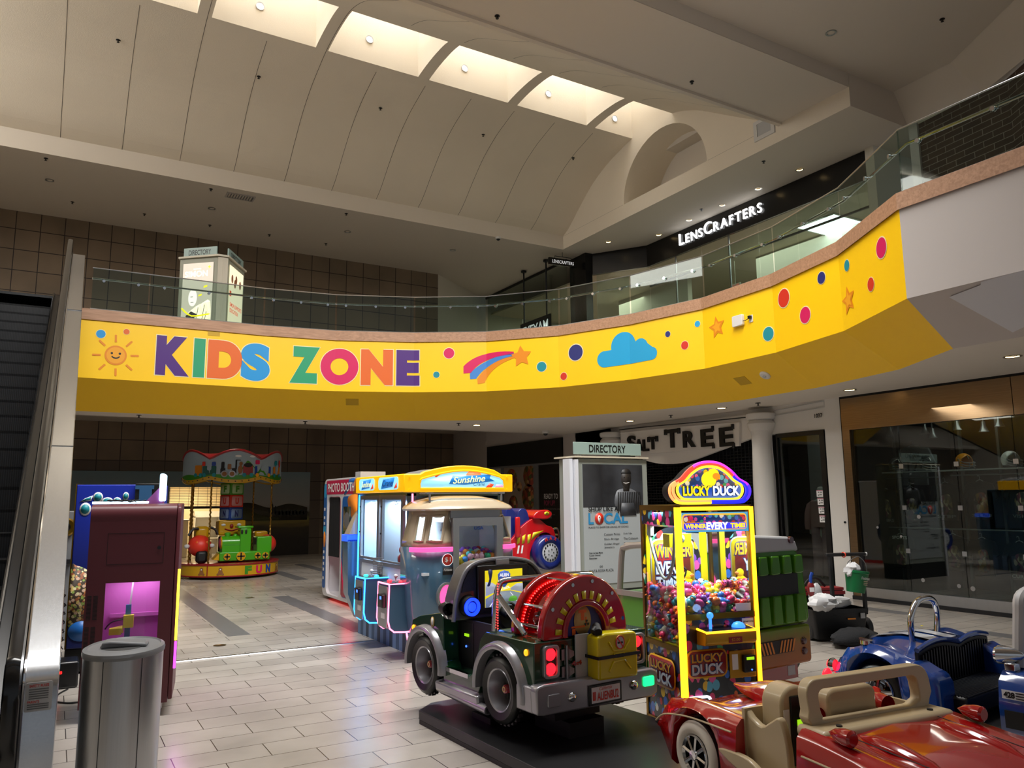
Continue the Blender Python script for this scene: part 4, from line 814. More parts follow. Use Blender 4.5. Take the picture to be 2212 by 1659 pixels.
mat('helm_silver', '9ea3ab', .25, .6, coat=.5); mat('helm_black', '141414', .25, coat=.6); mat('helm_gold', 'd98b10', .3, coat=.6); mat('helm_white', 'd7d7d5', .3, coat=.6); mat('mask_white', 'cfcfcf', .4); mat('mask_grey', '77797d', .4); mat('team_green', '1c3a24', .5)
def helmet(y, col, mcol, label, mark=None, mcol2='text_white'):
    t = thing('football_helmet', label, 'helmet', (12.45, y, 2.09), 0, 'football helmets on the sports shop shelves')
    n, mm = 20, 12; rows = []
    for j in range(mm+1):
        th = PI*.5-(PI*.5+.62)*j/mm; row = []
        for i in range(n+1):
            ph = math.radians(55)+math.radians(250)*i/n if th < .35 else math.radians(55-55*max(0, (th-.35)/.5 if th < .85 else 1))+math.radians(250+110*min(1, max(0, (th-.35)/.5)))*i/n
            row.append((.105*math.cos(th)*math.sin(ph), -.135*math.cos(th)*math.cos(ph), .12+.125*math.sin(th)))
        rows.append(row)
    o = obj('shell', MB().grid(rows), col, t); sl = o.modifiers.new('thick', 'SOLIDIFY'); sl.thickness = .012
    fm = MB()
    for z, q in ((.1, .185), (.055, .19), (.02, .17)): fm.tube(smooth([(-.1, -.05, z+.03), (-.075, -q+.02, z), (0, -q-.015, z-.005), (.075, -q+.02, z), (.1, -.05, z+.03)], 4), .007, 6)
    for x in (-.04, .04): fm.tube([(x, -.19, .1), (x, -.2, .05), (x, -.175, .015)], .006, 6)
    obj('face_mask', fm, mcol, t)
    obj('stripe', MB().loft([[(-.008, -.14*math.cos(a), .12+.129*math.sin(a)), (.008, -.14*math.cos(a), .12+.129*math.sin(a)), (.008, -.136*math.cos(a), .12+.126*math.sin(a)), (-.008, -.136*math.cos(a), .12+.126*math.sin(a))] for a in [math.radians(20+14*i) for i in range(11)]]), mcol2, t)
    if mark:
        k = obj('side_mark', plane_poly(MB(), circ(.02, .14, .042, .03, 16), (-.104, 0, 0), LF, .004), 'text_white', t)
        if mark != 'o': text('mark_letter', mark, (-.107, -.02, .14), LF, .05, .045, mcol2 if mcol2 != 'text_white' else 'serif_black', k, bold=.03, off=.004)
    t.rotation_euler = (0, 0, math.radians(-28))
helmet(8.15, 'helm_silver', 'mask_grey', 'silver football helmet below the grey jersey'); helmet(7.6, 'helm_black', 'mask_white', 'black football helmet with a white side mark', 'o', 'text_white')
helmet(6.98, 'helm_gold', 'mask_grey', 'golden yellow football helmet with a G on its side', 'G', 'team_green'); helmet(6.28, 'helm_white', 'mask_grey', 'white football helmet at the right end of the shelf', 'o', 'mask_grey')
mat('jersey_grey', '8f9195', .85, bump=(30, .3)); mat('shirt_black', '0d0d0f', .85, bump=(30, .3)); mat('navy_print', '1d2430', .7); mat('tee_navy', '10131f', .85)
def shirt_poly(w, h): return [(-.3*w, 0), (.3*w, 0), (.3*w, .66*h), (.36*w, .5*h), (.5*w, .58*h), (.38*w, .93*h), (.12*w, h), (.05*w, .96*h), (-.05*w, .96*h), (-.12*w, h), (-.38*w, .93*h), (-.5*w, .58*h), (-.36*w, .5*h), (-.3*w, .66*h)]
blobs('shirt_art', ['6b5a3c', '8a7648', '3a2f28', '73304a', 'b9a98c', '2a2622', '94805e', '4d4334'], 26, .7, stretch=(1, 1, .6)); blobs('shirt_art_red', ['7a2b22', '9b8c78', '5a3b52', '8d6d2c', '302824', 'b9b0a2', '8a3a2a'], 24, .7, stretch=(1, 1, .6))
def shirt(y, z, w, h, m, label, art=None, x=12.55, group=None, words=()):
    t = thing('hanging_shirt', label, 'shirt', (x, y, z), 0, group)
    q = obj('cloth', MB().prism(shirt_poly(w, h), 'x', -.03, .02), m, t, bev=.01); q.rotation_euler = (0, 0, PI); q.data.transform(Mx.Identity(4)); q.rotation_euler = (0, 0, 0)
    if art: d = decal('print', [(a, b+h*.4) for a, b in smooth([(-.15*w, -.26*h), (.16*w, -.28*h), (.19*w, .1*h), (.12*w, .3*h), (-.1*w, .27*h), (-.19*w, .05*h)], 3, True)], (-.03, 0, 0), LF, art, t, .004)
    for s, zz, ww, hh, mm in words: text('lettering', s, (-.03, 0, zz), LF, ww, hh, mm, t, bold=.02, off=.006)
    obj('hanger', MB().tube(smooth([(0, -.16*w, h*.95), (0, 0, h*1.04), (0, .16*w, h*.95)], 3), .006, 6).tube(smooth([(0, 0, h*1.04), (0, 0, h*1.12), (0, .02, h*1.15), (0, .03, h*1.12)], 3), .004, 6), 'light_grey', t)
    return t
shirt(8.1, 1.86, .78, .68, 'jersey_grey', 'grey baseball jersey with dark player name and number', None, 12.9, None, (('OHTANI', .52, .26, .1, 'navy_print'), ('17', .3, .2, .2, 'navy_print')))
tops = [(8.37, 1.2, 'shirt_art', 'black shirt with a yellow portrait print, upper row by the frame', 'LAKERS'), (7.9, 1.22, 'shirt_art', 'black shirt with a pale print, upper row second from the frame', None), (7.3, 1.28, 'shirt_art', 'black shirt with a mixed print in the reflection of the booth', 'STEP'), (6.75, 1.3, 'shirt_art_red', 'black shirt with red and white print right of middle pole', 'SU'), (6.15, 1.3, 'shirt_art', 'black shirt with a large team print at the right end', 'VISION')]
for k, (y, z, art, lb, wd) in enumerate(tops): shirt(y, z, .55, .6, 'shirt_black', lb, art, 12.42, 'printed shirts in the sports shop window', ((wd, .07, .3, .05, 'text_dim'),) if wd else ())
lows = [(8.0, .5, 'shirt_art', 'dark shirt with framed magazine print in the lower row', 'SPORTS'), (7.12, .52, 'shirt_art', 'dark shirt with a player print, lower row middle', None), (6.68, .48, 'shirt_art_red', 'dark shirt with a red faded print in the lower row', None), (6.15, .45, 'shirt_art', 'navy shirt with a player print, lower row right end', 'CURRY')]
for k, (y, z, art, lb, wd) in enumerate(lows): shirt(y, z, .5, .55, 'tee_navy' if k == 3 else 'shirt_black', lb, art, 12.2, 'printed shirts in the sports shop window', ((wd, .06 if k == 3 else .5, .26, .05, 'text_white'),) if wd else ())
hanger_rail(1.98, 8.35, 7.4, 12.42, 'upper clothes rail on the left of the sports shop window'); hanger_rail(2.0, 7.2, 5.9, 12.42, 'upper clothes rail on the right of the sports shop window'); hanger_rail(1.16, 8.2, 5.9, 12.2, 'lower clothes rail in the sports shop window')
for k, (y, z) in enumerate(((8.17, 2.7), (7.55, 2.7), (7.01, 2.72), (6.36, 2.72), (7.42, 2.62), (6.6, 2.66))):
    t = thing('track_lamp', '%s silver track lamp from the bronze jamb in the sports shop' % ordinal(k), 'lamp', (12.4, y, z), 0, 'track lamps in the sports shop'); obj('shade', MB().lathe([(.075, 0), (.06, .02), (.035, .09), (.03, .16), (0, .165)], n=16), 'grey_metal', t); obj('stem', MB().cyl((0, 0, .16), (0, 0, 3.2-z), .01, n=6), 'grey_metal', t)
for k, (y, z, r) in enumerate(((7.28, 1.36, .03), (6.55, .34, .035), (7.3, .4, .03), (6.75, .36, .03), (7.6, 1.05, .02), (8.0, 1.18, .02))): setp(obj('glass_sticker', MB().cyl((XF-.008, y, z), (XF-.011, y, z), r, n=14), 'text_dim'), ['round sticker on the pane before the dark booth reflection', 'bright round sticker low on the third pane', 'round sticker low on the second pane', 'round sticker low near the pane joint', 'little sticker at mid height on the second pane', 'little sticker at mid height on the first pane'][k], 'sticker', 'round stickers on the sports shop glass')
struct('baseboard_right_far', MB().box(XF-.09, 1, 0, XF-.07, 8.5, .06), 'dark_metal')
struct('wall_salt_rear', MB().box(XF+.25, 16.9, 0, 15, 17, 3.4).box(14.9, 8.5, 0, 15, 17, 3.4), 'dark_grey')
# ---------------------------------------------------------------- crane machine with a bus front
mat('bus_blue', '4b708c', .3, coat=.7); mat('bus_cream', 'b9a98f', .25, coat=.7); mat('cab_blue', '3d5f7c', .4); led('pink_glow', 'ff4f94', 1.5); led('pink_neon', 'ff6f96', 4.5); led('blue_neon', '2a8cff', 5.5); led('marquee_yellow', 'f7b500', .62); led('marquee_art', '8fd3ee', .95)
led('art_ribbon', '1b78c8', .6); led('art_sun', 'f58a5c', .8); led('art_text_y', 'f6f7a0', 1.1); led('art_text_n', '22407c', .25); led('art_red', 'd8432c', .7); led('art_white', 'ffffff', 1.0); led('art_yellow', 'f2cf3c', .9); led('art_pinkcar', 'd78fb0', .8)
mat('crane_inside', 'dfe9f2', .5); mat('crane_floor', 'cfdbe8', .5); mat('silver_paint', '9d9ea2', .32, .6); mat('plexi_dark', '101218', .15); mat('stripe_a', '3f5878', .5); mat('stripe_b', '6c89b0', .5); mat('stripe_c', '2c3d55', .5); glass('crane_glass', 'f2f8fa', .03)
led('reader_screen', '9fe01c', 1.0); led('reader_blue', '3b6bff', 3.0); led('btn_red', 'ff3a4a', 1.3); led('btn_blue', '2b63ff', 1.3); led('btn_cyan', '38e0d0', 1.3)
cr = thing('crane_machine', 'lit Sunshine Crane prize machine with a blue bus front', 'claw machine', (3.47, 8.12, 0))
mb = MB()
k = 0
for y in [i*.1 for i in range(18)]:
    mb.use(('stripe_a', 'stripe_b', 'stripe_c', 'stripe_b')[k % 4]).box(.04, .05+y, 0, 1.16, .15+y, .32); k += 1
obj('base', mb, parent=cr)
mb = MB().use('cab_blue'); mb.box(0, 0, .3, 1.15, 1.85, .93); mb.box(0, 0, 1.74, 1.15, 1.85, 1.8)
mb.box(0, 1.72, .9, 1.15, 1.85, 1.78); mb.box(1.1, 0, .9, 1.15, 1.85, 1.78); mb.box(0, .0, .9, .05, .17, 1.78)
obj('cabinet', mb, parent=cr, bev=.006)
mb = MB().use('crane_inside'); mb.box(.6, .2, .93, .62, 1.72, 1.74); mb.box(.05, .17, .93, .6, .19, 1.74); mb.box(.03, .93, .93, .6, .95, 1.74); mb.box(.05, 1.7, .93, .62, 1.72, 1.74); mb.box(.05, .2, 1.7, .62, 1.72, 1.74)
mb.box(.9, -.3, .93, 1.1, .17, 1.5); mb.box(.06, .1, .93, 1.1, .14, 1.6); mb.box(-.05, -.42, .90, 1.1, .17, .93)
obj('interior', mb, parent=cr)
for y0, y1 in ((.97, 1.66), (.2, .91)):
    d = obj('door', MB().ringp(rrect(y0, .97, y1, 1.76, .01, 2), rrect(y0+.07, 1.0 if y0 > .5 else .99, y1-.05, 1.71, .01, 2), 'x', -.03, .0), 'silver_paint', cr)
    obj('door_glass', MB().box(-.015, y0+.07, .99, -.01, y1-.05, 1.72), 'crane_glass', d)
    obj('door_lock', MB().cyl((-.03, y1-.02, 1.3), (-.04, y1-.02, 1.3), .012, n=10).cyl((-.03, y1-.02, 1.62), (-.038, y1-.02, 1.62), .01, n=10), 'dark_metal', d)
    q = obj('prize_window', MB().ringp(rrect(y0, .68, y1, .96, .01, 2), rrect(y0+.05, .71, y1-.05, .92, .01, 2), 'x', -.025, .0), 'silver_paint', cr); obj('window_pane', MB().box(-.012, y0+.05, .71, -.008, y1-.05, .92), 'crane_inside', q)
    mb = MB(); tmb(mb, 'USA', (.04, (y0+y1)/2, 1.665), LF, .12, .04, .04); obj('door_badge', mb, 'art_text_n', d)
def claw(x, y, z, fr=0):
    c = obj('claw', MB().box(x-.06, y-.05, 1.62, x+.06, y+.05, 1.72).cyl((x, y, z+.1), (x, y, 1.62), .006, n=6).cyl((x, y, z), (x, y, z+.1), .03, n=12), 'dark_metal', cr)
    mb = MB()
    for a in (0, 120, 240):
        ca, sa = math.cos(math.radians(a+30)), math.sin(math.radians(a+30)); mb.tube(smooth([(x+ca*.02, y+sa*.02, z), (x+ca*.09, y+sa*.09, z-.04), (x+ca*.08, y+sa*.08, z-.1), (x+ca*.03, y+sa*.03, z-.14)], 4), .007, 6)
    obj('claw_arms', mb, 'chrome', c)
    obj('claw_cable', MB().tube(smooth([(x, y+.03, 1.64), (x-.02, y+.12, 1.45), (x, y+.2, 1.35), (x, y+.25, 1.45), (x, y+.24, 1.68)], 5), .012, 8), 'light_grey', c)
claw(.3, 1.15, 1.42); claw(.3, .4, 1.42); claw(.4, -.1, 1.22)
# marquee
mq = MB().use('marquee_yellow')
mq.box(-.13, -.05, 1.79, 1.23, 1.55, 1.99)
fr_o = [(-.15, 1.785), (1.25, 1.785), (1.25, 1.99), (1.1, 1.99)]+[(1.1-.1*k, 1.99+.1*math.sin(PI*(.1+.09*k)/1.1)) for k in range(1, 11)]+[(.05, 1.99), (-.15, 1.985)]
mq.prism(fr_o, 'y', -.1, -.05)
m_ = obj('marquee', mq, parent=cr, bev=.012)
gl = [(.05, 1.825), (1.12, 1.825), (1.12, 1.92)]+[(1.07-.1*k, 1.945+.085*math.sin(PI*(.06+.1*k)/1.03)) for k in range(0, 11)]+[(.05, 1.92)]
def lit(name, poly, m, off=.004, o=(0, -.1, 0), fr=FR, par=None): return decal(name, poly, o, fr, m, par or m_, off, .002)
sgn = lit('sign_panel', gl, 'marquee_art')
obj('sign_rim', MB().tube([(x, -.103, z) for x, z in gl], .012, 8, closed=True), 'marquee_yellow', m_)
lit('ribbon', [(.4, 1.875), (.45, 1.97), (.55, 1.96), (.95, 1.99), (.93, 1.945), (1.0, 1.91), (.9, 1.9), (.6, 1.865)], 'art_ribbon', .007, par=sgn); lit('sun', circ(.72, 1.975, .1, .055, 18, 0, 180, True), 'art_sun', .0065, par=sgn)
text('sign_title', 'Sunshine', (.66, -.1, 1.93), (V3((1, 0, .07)).normalized(), (0, 0, 1)), .42, .075, 'art_text_y', sgn, shear=.3, bold=.01, off=.010); text('sign_subtitle', 'Crane', (.79, -.1, 1.875), FR, .15, .04, 'art_text_n', sgn, shear=.3, off=.010)
for p, c in (([(.05, 1.825), (.2, 1.825), (.35, 1.84), (.55, 1.838), (.7, 1.825)], 'art_yellow'), ([(.87, 1.83), (.93, 1.885), (.99, 1.87), (.95, 1.83)], 'art_red'), ([(1.0, 1.83), (1.02, 1.87), (1.1, 1.87), (1.12, 1.83)], 'art_pinkcar'), ([(.22, 1.96), (.27, 1.985), (.29, 1.98), (.24, 1.95)], 'art_red')): lit('sign_picture', p, c, .006, par=sgn)
for i, (y0, y1, s) in enumerate(((.86, 1.4, 'Sunshine'), (.1, .72, 'Crane'))):
    q = obj('side_lens', plane_poly(MB(), rrect(-y1, 1.82, -y0, 1.965, .05), (-.13, 0, 0), LF, .004, .003), 'marquee_art', m_); lit('lens_ribbon', [(-y1+.1, 1.83), (-y1+.16, 1.94), (-y0-.1, 1.955), (-y0-.16, 1.85)], 'art_ribbon', .009, (-.13, 0, 0), LF, q)
    lit('lens_red', [(-y0-.12, 1.83), (-y0-.04, 1.9), (-y0-.02, 1.84)], 'art_red', .009, (-.13, 0, 0), LF, q); text('lens_title', s, (-.13, (y0+y1)/2, 1.895), (LF[0], V3((0, 0, 1))), .32, .07, 'art_text_y' if i == 0 else 'art_text_n', q, shear=.3, off=.013)
for x in (-.08, 1.17):
    for z in (1.81, 1.96): obj('marquee_bolt', MB().cyl((x, -.1, z), (x, -.112, z), .012, n=10), 'marquee_yellow', m_)
obj('roof_dome', MB().ell((.75, 1.0, 1.96), (.45, .8, .13), 20, 8), 'mid_grey', cr); obj('roof_box', MB().box(.0, 1.75, 1.99, .35, 1.95, 2.08), 'light_grey', cr)
# bus front: shells either side of the middle door
def plan(x0, x1, yf, r=.27, n=8):
    L_ = [(x0, .02)]+[(x0+r-r*math.cos(t), yf+r-r*math.sin(t)) for t in [PI/2*i/n for i in range(n+1)]]+[(.28, yf)]
    Rr = [(.9, yf)]+[(x1-r+r*math.sin(t), yf+r-r*math.cos(t)) for t in [PI/2*i/n for i in range(n+1)]]+[(x1, .02)]
    return L_, Rr
def shell(secs, m, name, n=8, r=.27, skip=None):
    for side in (0, 1):
        mb = MB(); P = [[(x, y, z) for x, y in plan(a, b, yf, r, n)[side]] for z, a, b, yf in secs]
        for k in range(len(P)-1):
            for i in range(len(P[0])-1):
                if skip and skip(side, k, i): continue
                mb.quad(P[k][i], P[k][i+1], P[k+1][i+1], P[k+1][i])
        o = obj(name, mb, m, cr, smooth_a=1.2, weld=True); s = o.modifiers.new('thick', 'SOLIDIFY'); s.thickness = .02
        yield P
list(shell([(.16, .0, 1.05, -.3), (.3, -.07, 1.1, -.38), (.5, -.11, 1.13, -.43), (.85, -.13, 1.15, -.45), (1.19, -.13, 1.15, -.45)], 'bus_blue', 'bus_lower'))
sk = lambda side, k, i: k == 1 and (i in (3, 4) or i in (6, 7, 8) if side == 0 else i in (2, 3, 4))
PL = list(shell([(1.19, -.12, 1.14, -.44), (1.26, -.11, 1.13, -.43), (1.52, -.04, 1.06, -.38), (1.6, -.03, 1.05, -.37)], 'bus_cream', 'bus_upper', skip=sk))
for P, ids in ((PL[0], (3, 4)), (PL[0], (6, 7, 8)), (PL[1], (2, 3, 4))):
    mb = MB()
    for i in ids: mb.quad(P[1][i], P[1][i+1], P[2][i+1], P[2][i])
    obj('bus_window_glass', mb, 'crane_glass', cr)
for P, a, b in ((PL[0], 3, 5), (PL[0], 6, 9), (PL[1], 2, 5)):
    loop = [P[1][i] for i in range(a, b+1)]+[P[2][i] for i in range(b, a-1, -1)]
    obj('window_rim', MB().tube(loop, .016, 8, closed=True), 'bus_cream', cr)
def rim(x0, x1, yf, z, r=.27): L_, Rr = plan(x0, x1, yf, r); return [(x, y, z) for x, y in L_[:-1]+Rr[1:]]
obj('bus_roof', MB().loft([rim(-.1, 1.12, -.45, 1.58), rim(-.12, 1.14, -.47, 1.6), rim(-.1, 1.12, -.45, 1.63), rim(.0, 1.02, -.36, 1.69, .25), rim(.2, .82, -.2, 1.735, .15), rim(.35, .7, -.08, 1.745, .08)]), 'bus_cream', cr, smooth_a=1)
obj('bus_door', MB().ringp(rrect(.28, .6, .9, 1.5, .01, 2), rrect(.35, .93, .82, 1.41, .01, 2), 'y', -.47, -.4).box(.28, -.4, 1.45, .9, .0, 1.6).box(.3, -.42, .3, .88, -.3, .7), 'silver_paint', cr); obj('bus_door_glass', MB().box(.35, -.44, .93, .82, -.435, 1.41), 'crane_glass', cr)
mb = MB(); tmb(mb, 'USA', (.6, -.45, 1.385), FR, .12, .035, .04); obj('bus_door_badge', mb, 'art_text_n', cr)
for side, idx in ((0, range(2, 11)), (1, range(0, 8))):
    P = [plan(-.13, 1.15, -.45)[side][i] for i in idx]; mb = MB(); c = [V3((x, y, 0)) for x, y in P]; rows = []
    for z, o_ in ((1.145, .012), (1.15, .03), (1.19, .03), (1.195, .012)):
        rows.append([(p[0]+(p[0]-.51)*o_*1.2, p[1]-o_*.9, z) for p in P])
    obj('pink_light_strip', mb.grid(rows), 'pink_glow', cr)
for x, lb in ((.2, 0), (.97, 1)): obj('headlight_rim', MB().ringp(circ(x, .68, .11, .145, 28), circ(x, .68, .085, .12, 28), 'y', -.478, -.43), 'silver_paint', cr); q = obj('headlight', MB().prism(circ(x, .68, .085, .12, 28), 'y', -.475, -.44), 'pink_glow', cr, bev=.012)
mb = MB()
for k in range(8): mb.box(-.01+.0, -.40-.0, .95+k*.022, .09, -.385-.04*0, .96+k*.022)
q = obj('vent_slats', mb, 'silver_paint', cr); q.location = (-.12, .1, -.0); q.rotation_euler = (0, 0, math.radians(-38)); q.location = (-.34, -.06, 0)
lab = decal('price_sticker', circ(.215, 1.06, .065, .065, 24), (0, -.455, 0), FR, 'art_white', cr, .004); decal('sticker_face', circ(.215, 1.06, .06, .06, 24), (0, -.455, 0), FR, 'd_red', lab, .006); text('sticker_price', '$1', (.215, -.455, 1.06), FR, .07, .055, 'text_white', lab, bold=.01, off=.009)
lab = decal('maker_plate', [(.16, .9), (.28, .9), (.28, .98), (.16, .98)], (0, -.455, 0), FR, 'matte_black', cr, .004); text('plate_text', 'Funtastic', (.22, -.455, .955), FR, .1, .025, 'text_white', lab, off=.007, shear=.3)
obj('roof_rack', MB().box(.0, -.33, 1.765, 1.0, -.31, 1.775).box(.0, -.2, 1.765, 1.0, -.18, 1.775).box(.02, -.34, 1.76, .1, -.17, 1.78).box(.92, -.34, 1.76, 1.0, -.17, 1.78).cyl((.06, -.33, 1.68), (.06, -.33, 1.765), .012).cyl((.96, -.33, 1.68), (.96, -.33, 1.765), .012), 'silver_paint', cr)
# second, far bus bulge with its blue strip
obj('far_bus_lower', MB().loft([[(x+.06*0, 1.85+(-y), z) for x, y in plan(a, b, yf)[0]+plan(a, b, yf)[1]] for z, a, b, yf in ((.2, .0, 1.05, -.3), (.5, -.11, 1.13, -.4), (1.19, -.13, 1.15, -.42))]), 'bus_blue', cr, smooth_a=.9)
obj('far_bus_upper', MB().loft([[(x, 1.85+(-y), z) for x, y in plan(a, b, yf)[0]+plan(a, b, yf)[1]] for z, a, b, yf in ((1.26, -.11, 1.13, -.42), (1.5, -.02, 1.05, -.34), (1.6, .05, 1.0, -.3))]), 'bus_cream', cr, smooth_a=.9)
led('blue_glow', '2f63ff', .9); obj('far_light_strip', MB().loft([[(x, 1.85+(-y), z) for x, y in plan(-.14, 1.16, -.43)[0]+plan(-.14, 1.16, -.43)[1]] for z in (1.17, 1.25)]), 'blue_glow', cr)
# neon edges and player desks
obj('pink_neon_edge', MB().tube(smooth([(-.01, -.02, 1.77), (-.01, -.02, 1.0), (-.015, -.02, .75), (-.05, -.02, .5), (-.08, -.05, .3), (-.06, -.08, .14)], 6), .011, 8), 'pink_neon', cr)
obj('blue_neon_edge', MB().tube([(-.015, 1.73, 1.77), (-.02, 1.73, .72)], .011, 8), 'blue_neon', cr)
for y0, y1, nm, joy in ((.67, 1.0, 'blue_neon', 'btn_cyan'), (-.09, .24, 'pink_neon', 'btn_red')):
    pr = [(-.3, .8), (-.31, .42), (-.29, .34), (-.24, .3), (-.12, .29), (0, .29), (0, .8)]
    d = obj('player_desk', MB().prism([(a, b) for a, b in pr], 'y', y0, y1), 'cab_blue', cr, bev=.008)
    for y in (y0, y1): obj('desk_neon', MB().tube([(0, y, .8)]+[(a, y, b) for a, b in pr[:-1]], .009, 6), nm, d)
    obj('desk_neon', MB().tube([(-.3, y0, .8), (-.3, y1, .8)], .009, 6), nm, d)
    obj('desk_front', MB().box(-.312, y0+.03, .34, -.303, y1-.03, .77), 'silver_paint', d)
    r_ = obj('card_reader', MB().box(-.36, y0+.06, .55, -.305, y0+.2, .69), 'black_satin', d, bev=.008); obj('reader_light', MB().box(-.363, y0+.08, .64, -.36, y0+.12, .67), 'reader_blue', r_); obj('reader_sticker', MB().box(-.316, y0+.09, .43, -.312, y0+.2, .49), 'paper', d)
    obj('desk_top', MB().box(-.29, y0+.015, .8, 0, y1-.015, .808), 'plexi_dark', d); j = obj('joystick', MB().cyl((-.16, (y0+y1)/2, .8), (-.16, (y0+y1)/2, .86), .008).ell((-.16, (y0+y1)/2, .87), .022), 'paper', d)
    obj('push_button', MB().lathe([(0, .02), (.02, .018), (.028, .008), (.03, 0)], (-.13, y0+.08, .808), n=14), joy, d); obj('push_button', MB().lathe([(0, .02), (.02, .018), (.028, .008), (.03, 0)], (-.2, y1-.08, .808), n=14), joy, d)
lamp('crane_light', 'AREA', (3.8, 9.35, 1.68), 38, (.72, .87, 1), .4, 1.2, to=(3.8, 9.35, 0)); lamp('crane_light', 'AREA', (4.0, 7.95, 1.55), 70, (.72, .87, 1), .7, .3, to=(4.0, 7.95, 0))
# prizes, each a toy of its own
TOY = ['e85aa0', 'f3d03a', '3a8be0', '42c08a', '8a4fd0', 'f08a3a', '5fd0e0', 'f4b6c8', 'd83a3a', 'f0f0f0']
for i, c in enumerate(TOY): mat('toy_%d' % i, c, .5)
tn = ['pink', 'yellow', 'blue', 'green', 'purple', 'orange', 'light blue', 'pale pink', 'red', 'white']
proto = {}
def ball_toy(i, p, r):
    lb = '%s soft ball toy heaped behind the bus door of Sunshine Crane' % tn[i]
    if i not in proto:
        o = obj('ball_toy', MB().ell((0, 0, 0), (.036, .036, .033), 12, 8).ell((0, -.02, .022), (.02, .02, .018), 8, 6), 'toy_%d' % i); proto[i] = o
    else: o = proto[i].copy(); C.objects.link(o)
    setp(o, lb, 'toy', '%s soft balls in the bus' % tn[i]); o.location = p; o.rotation_euler = (R.random()*3, R.random()*3, R.random()*6)
for k in range(96):
    x = .33+(k % 8)*.069; row = (k//8) % 4; lay = k//32; y = -.385+row*.068+(lay % 2)*.02
    h = .965+lay*.055+(.035*row*.6 if lay else 0)+.0*R.random()
    if lay == 2 and x < .5: h -= .03
    ball_toy(R.randrange(10), (3.47+x+R.uniform(-.012, .012)+(.03 if lay % 2 else 0), 8.12+y+R.uniform(-.01, .01), h), .035)
pl = {}
def plush(y, x, z, c, c2, lb, s=1.0):
    t = thing('plush_toy', lb, 'plush toy', (3.47+x, 8.12+y, z), R.uniform(60, 120), 'plush toys in the right hand crane bay')
    obj('body', MB().ell((0, 0, .07*s), (.07*s, .06*s, .075*s), 14, 10), c, t); h = obj('head', MB().ell((0, -.02*s, .17*s), (.06*s, .055*s, .055*s), 14, 10), c2, t)
    obj('ears', MB().ell((-.045*s, -.01*s, .22*s), (.022*s, .015*s, .022*s), 8, 6).ell((.045*s, -.01*s, .22*s), (.022*s, .015*s, .022*s), 8, 6), c, h); obj('eyes', MB().ell((-.02*s, -.07*s, .18*s), .008*s, 6, 4).ell((.02*s, -.07*s, .18*s), .008*s, 6, 4), 'matte_black', h)
for a in ((.3, .16, .93, 'toy_8', 'toy_9', 'red and white plush toy nearest the pink neon edge'), (.46, .14, .93, 'toy_2', 'toy_9', 'blue and white plush toy low in the crane bay'), (.63, .15, .93, 'toy_8', 'toy_8', 'all red plush toy low in the crane bay'), (.78, .2, .93, 'toy_9', 'toy_8', 'white bodied plush toy with a red head'), (.36, .32, .93, 'toy_7', 'toy_1', 'pale pink plush toy with a yellow head'), (.55, .33, .93, 'toy_9', 'toy_2', 'white plush toy with a blue head behind the blue one'), (.72, .38, .93, 'toy_8', 'toy_7', 'red plush toy with a pale pink head at the back'), (.34, .48, .93, 'toy_6', 'toy_9', 'light blue plush toy at the back by the partition')): plush(*a)

# ---------------------------------------------------------------- photo booth
mat('booth_white', 'dcdcdf', .35, coat=.3); mat('booth_crimson', 'c42050', .4); mat('booth_blue', '1d5ea8', .4); mat('booth_sky', '2a9ed0', .4); mat('booth_orange', 'ee8a2a', .4); mat('curtain', '0c0c0e', .9); mat('booth_pink', '9a3a52', .6); led('booth_ring', 'ff2a6a', 3.2); mat('booth_screen', '14231f', .2); mat('booth_seat', '3a2524', .5); mat('palm_green', '2f6a45', .5); led('booth_red', 'ff2020', 2.2)
pb = thing('photo_booth', 'white PHOTO BOOTH with black curtain and colourful panels', 'photo booth', (4.21, 11.78, 0))
o_ = rrect(-.02, .05, 2.12, 2.08, .14, 6)
mb = MB().use('booth_white'); mb.ringp(o_, rrect(1.16, .1, 1.9, 1.77, .12, 6), 'x', 0, .06)
obj('front_frame', mb, parent=pb, bev=.01)
obj('shell', MB().box(.06, 0, .07, .95, 1.14, 2.05).box(.06, 1.94, .07, .95, 2.1, 2.05).box(.06, 1.1, 1.8, .95, 2.0, 2.05).box(.85, 1.1, .07, .95, 2.0, 2.05).box(.06, 1.1, .07, .95, 2.0, .12), 'booth_white', pb)
obj('inner_wall', MB().box(.8, 1.15, .12, .84, 1.93, 1.8).box(.06, 1.15, .12, .84, 1.17, 1.8), 'booth_pink', pb); obj('seat', MB().box(.3, 1.2, .12, .8, 1.9, .52).box(.28, 1.2, .52, .8, 1.9, .58), 'booth_seat', pb, bev=.02)
rows = [[(.03+.014*math.sin(i*1.25)+.0*z, 1.3+i*.0185, z) for i in range(32)] for z in (1.75, 1.2, .74)]
obj('curtain', MB().grid(rows), 'curtain', pb); obj('curtain_rail', MB().cyl((.03, 1.17, 1.755), (.03, 1.92, 1.755), .01, n=8), 'dark_metal', pb)
hd = obj('header', plane_poly(MB(), rrect(-1.96, 1.81, .0, 2.05, .03, 3), (0, 0, 0), LF, .003, .003), 'booth_crimson', pb)
for a, b, c, d, m in ((-.98, -.72, -.42, -.86, 'booth_blue'), (-.5, -.42, -.02, -.02, 'booth_orange')): decal('header_patch', smooth([(a, 1.815), (b-.06, 1.93), (b, 2.045), (c, 2.045), (d, 1.815)], 3, True), (0, 0, 0), LF, m, hd, .007)
text('header_lettering', 'PHOTO BOOTH', (0, 1.16, 1.925), LF, 1.42, .15, 'text_white', hd, bold=.025, off=.012)
pn = obj('side_panel', plane_poly(MB(), rrect(-1.06, .12, -.06, 1.77, .1), (0, 0, 0), LF, .003, .003), 'booth_blue', pb)
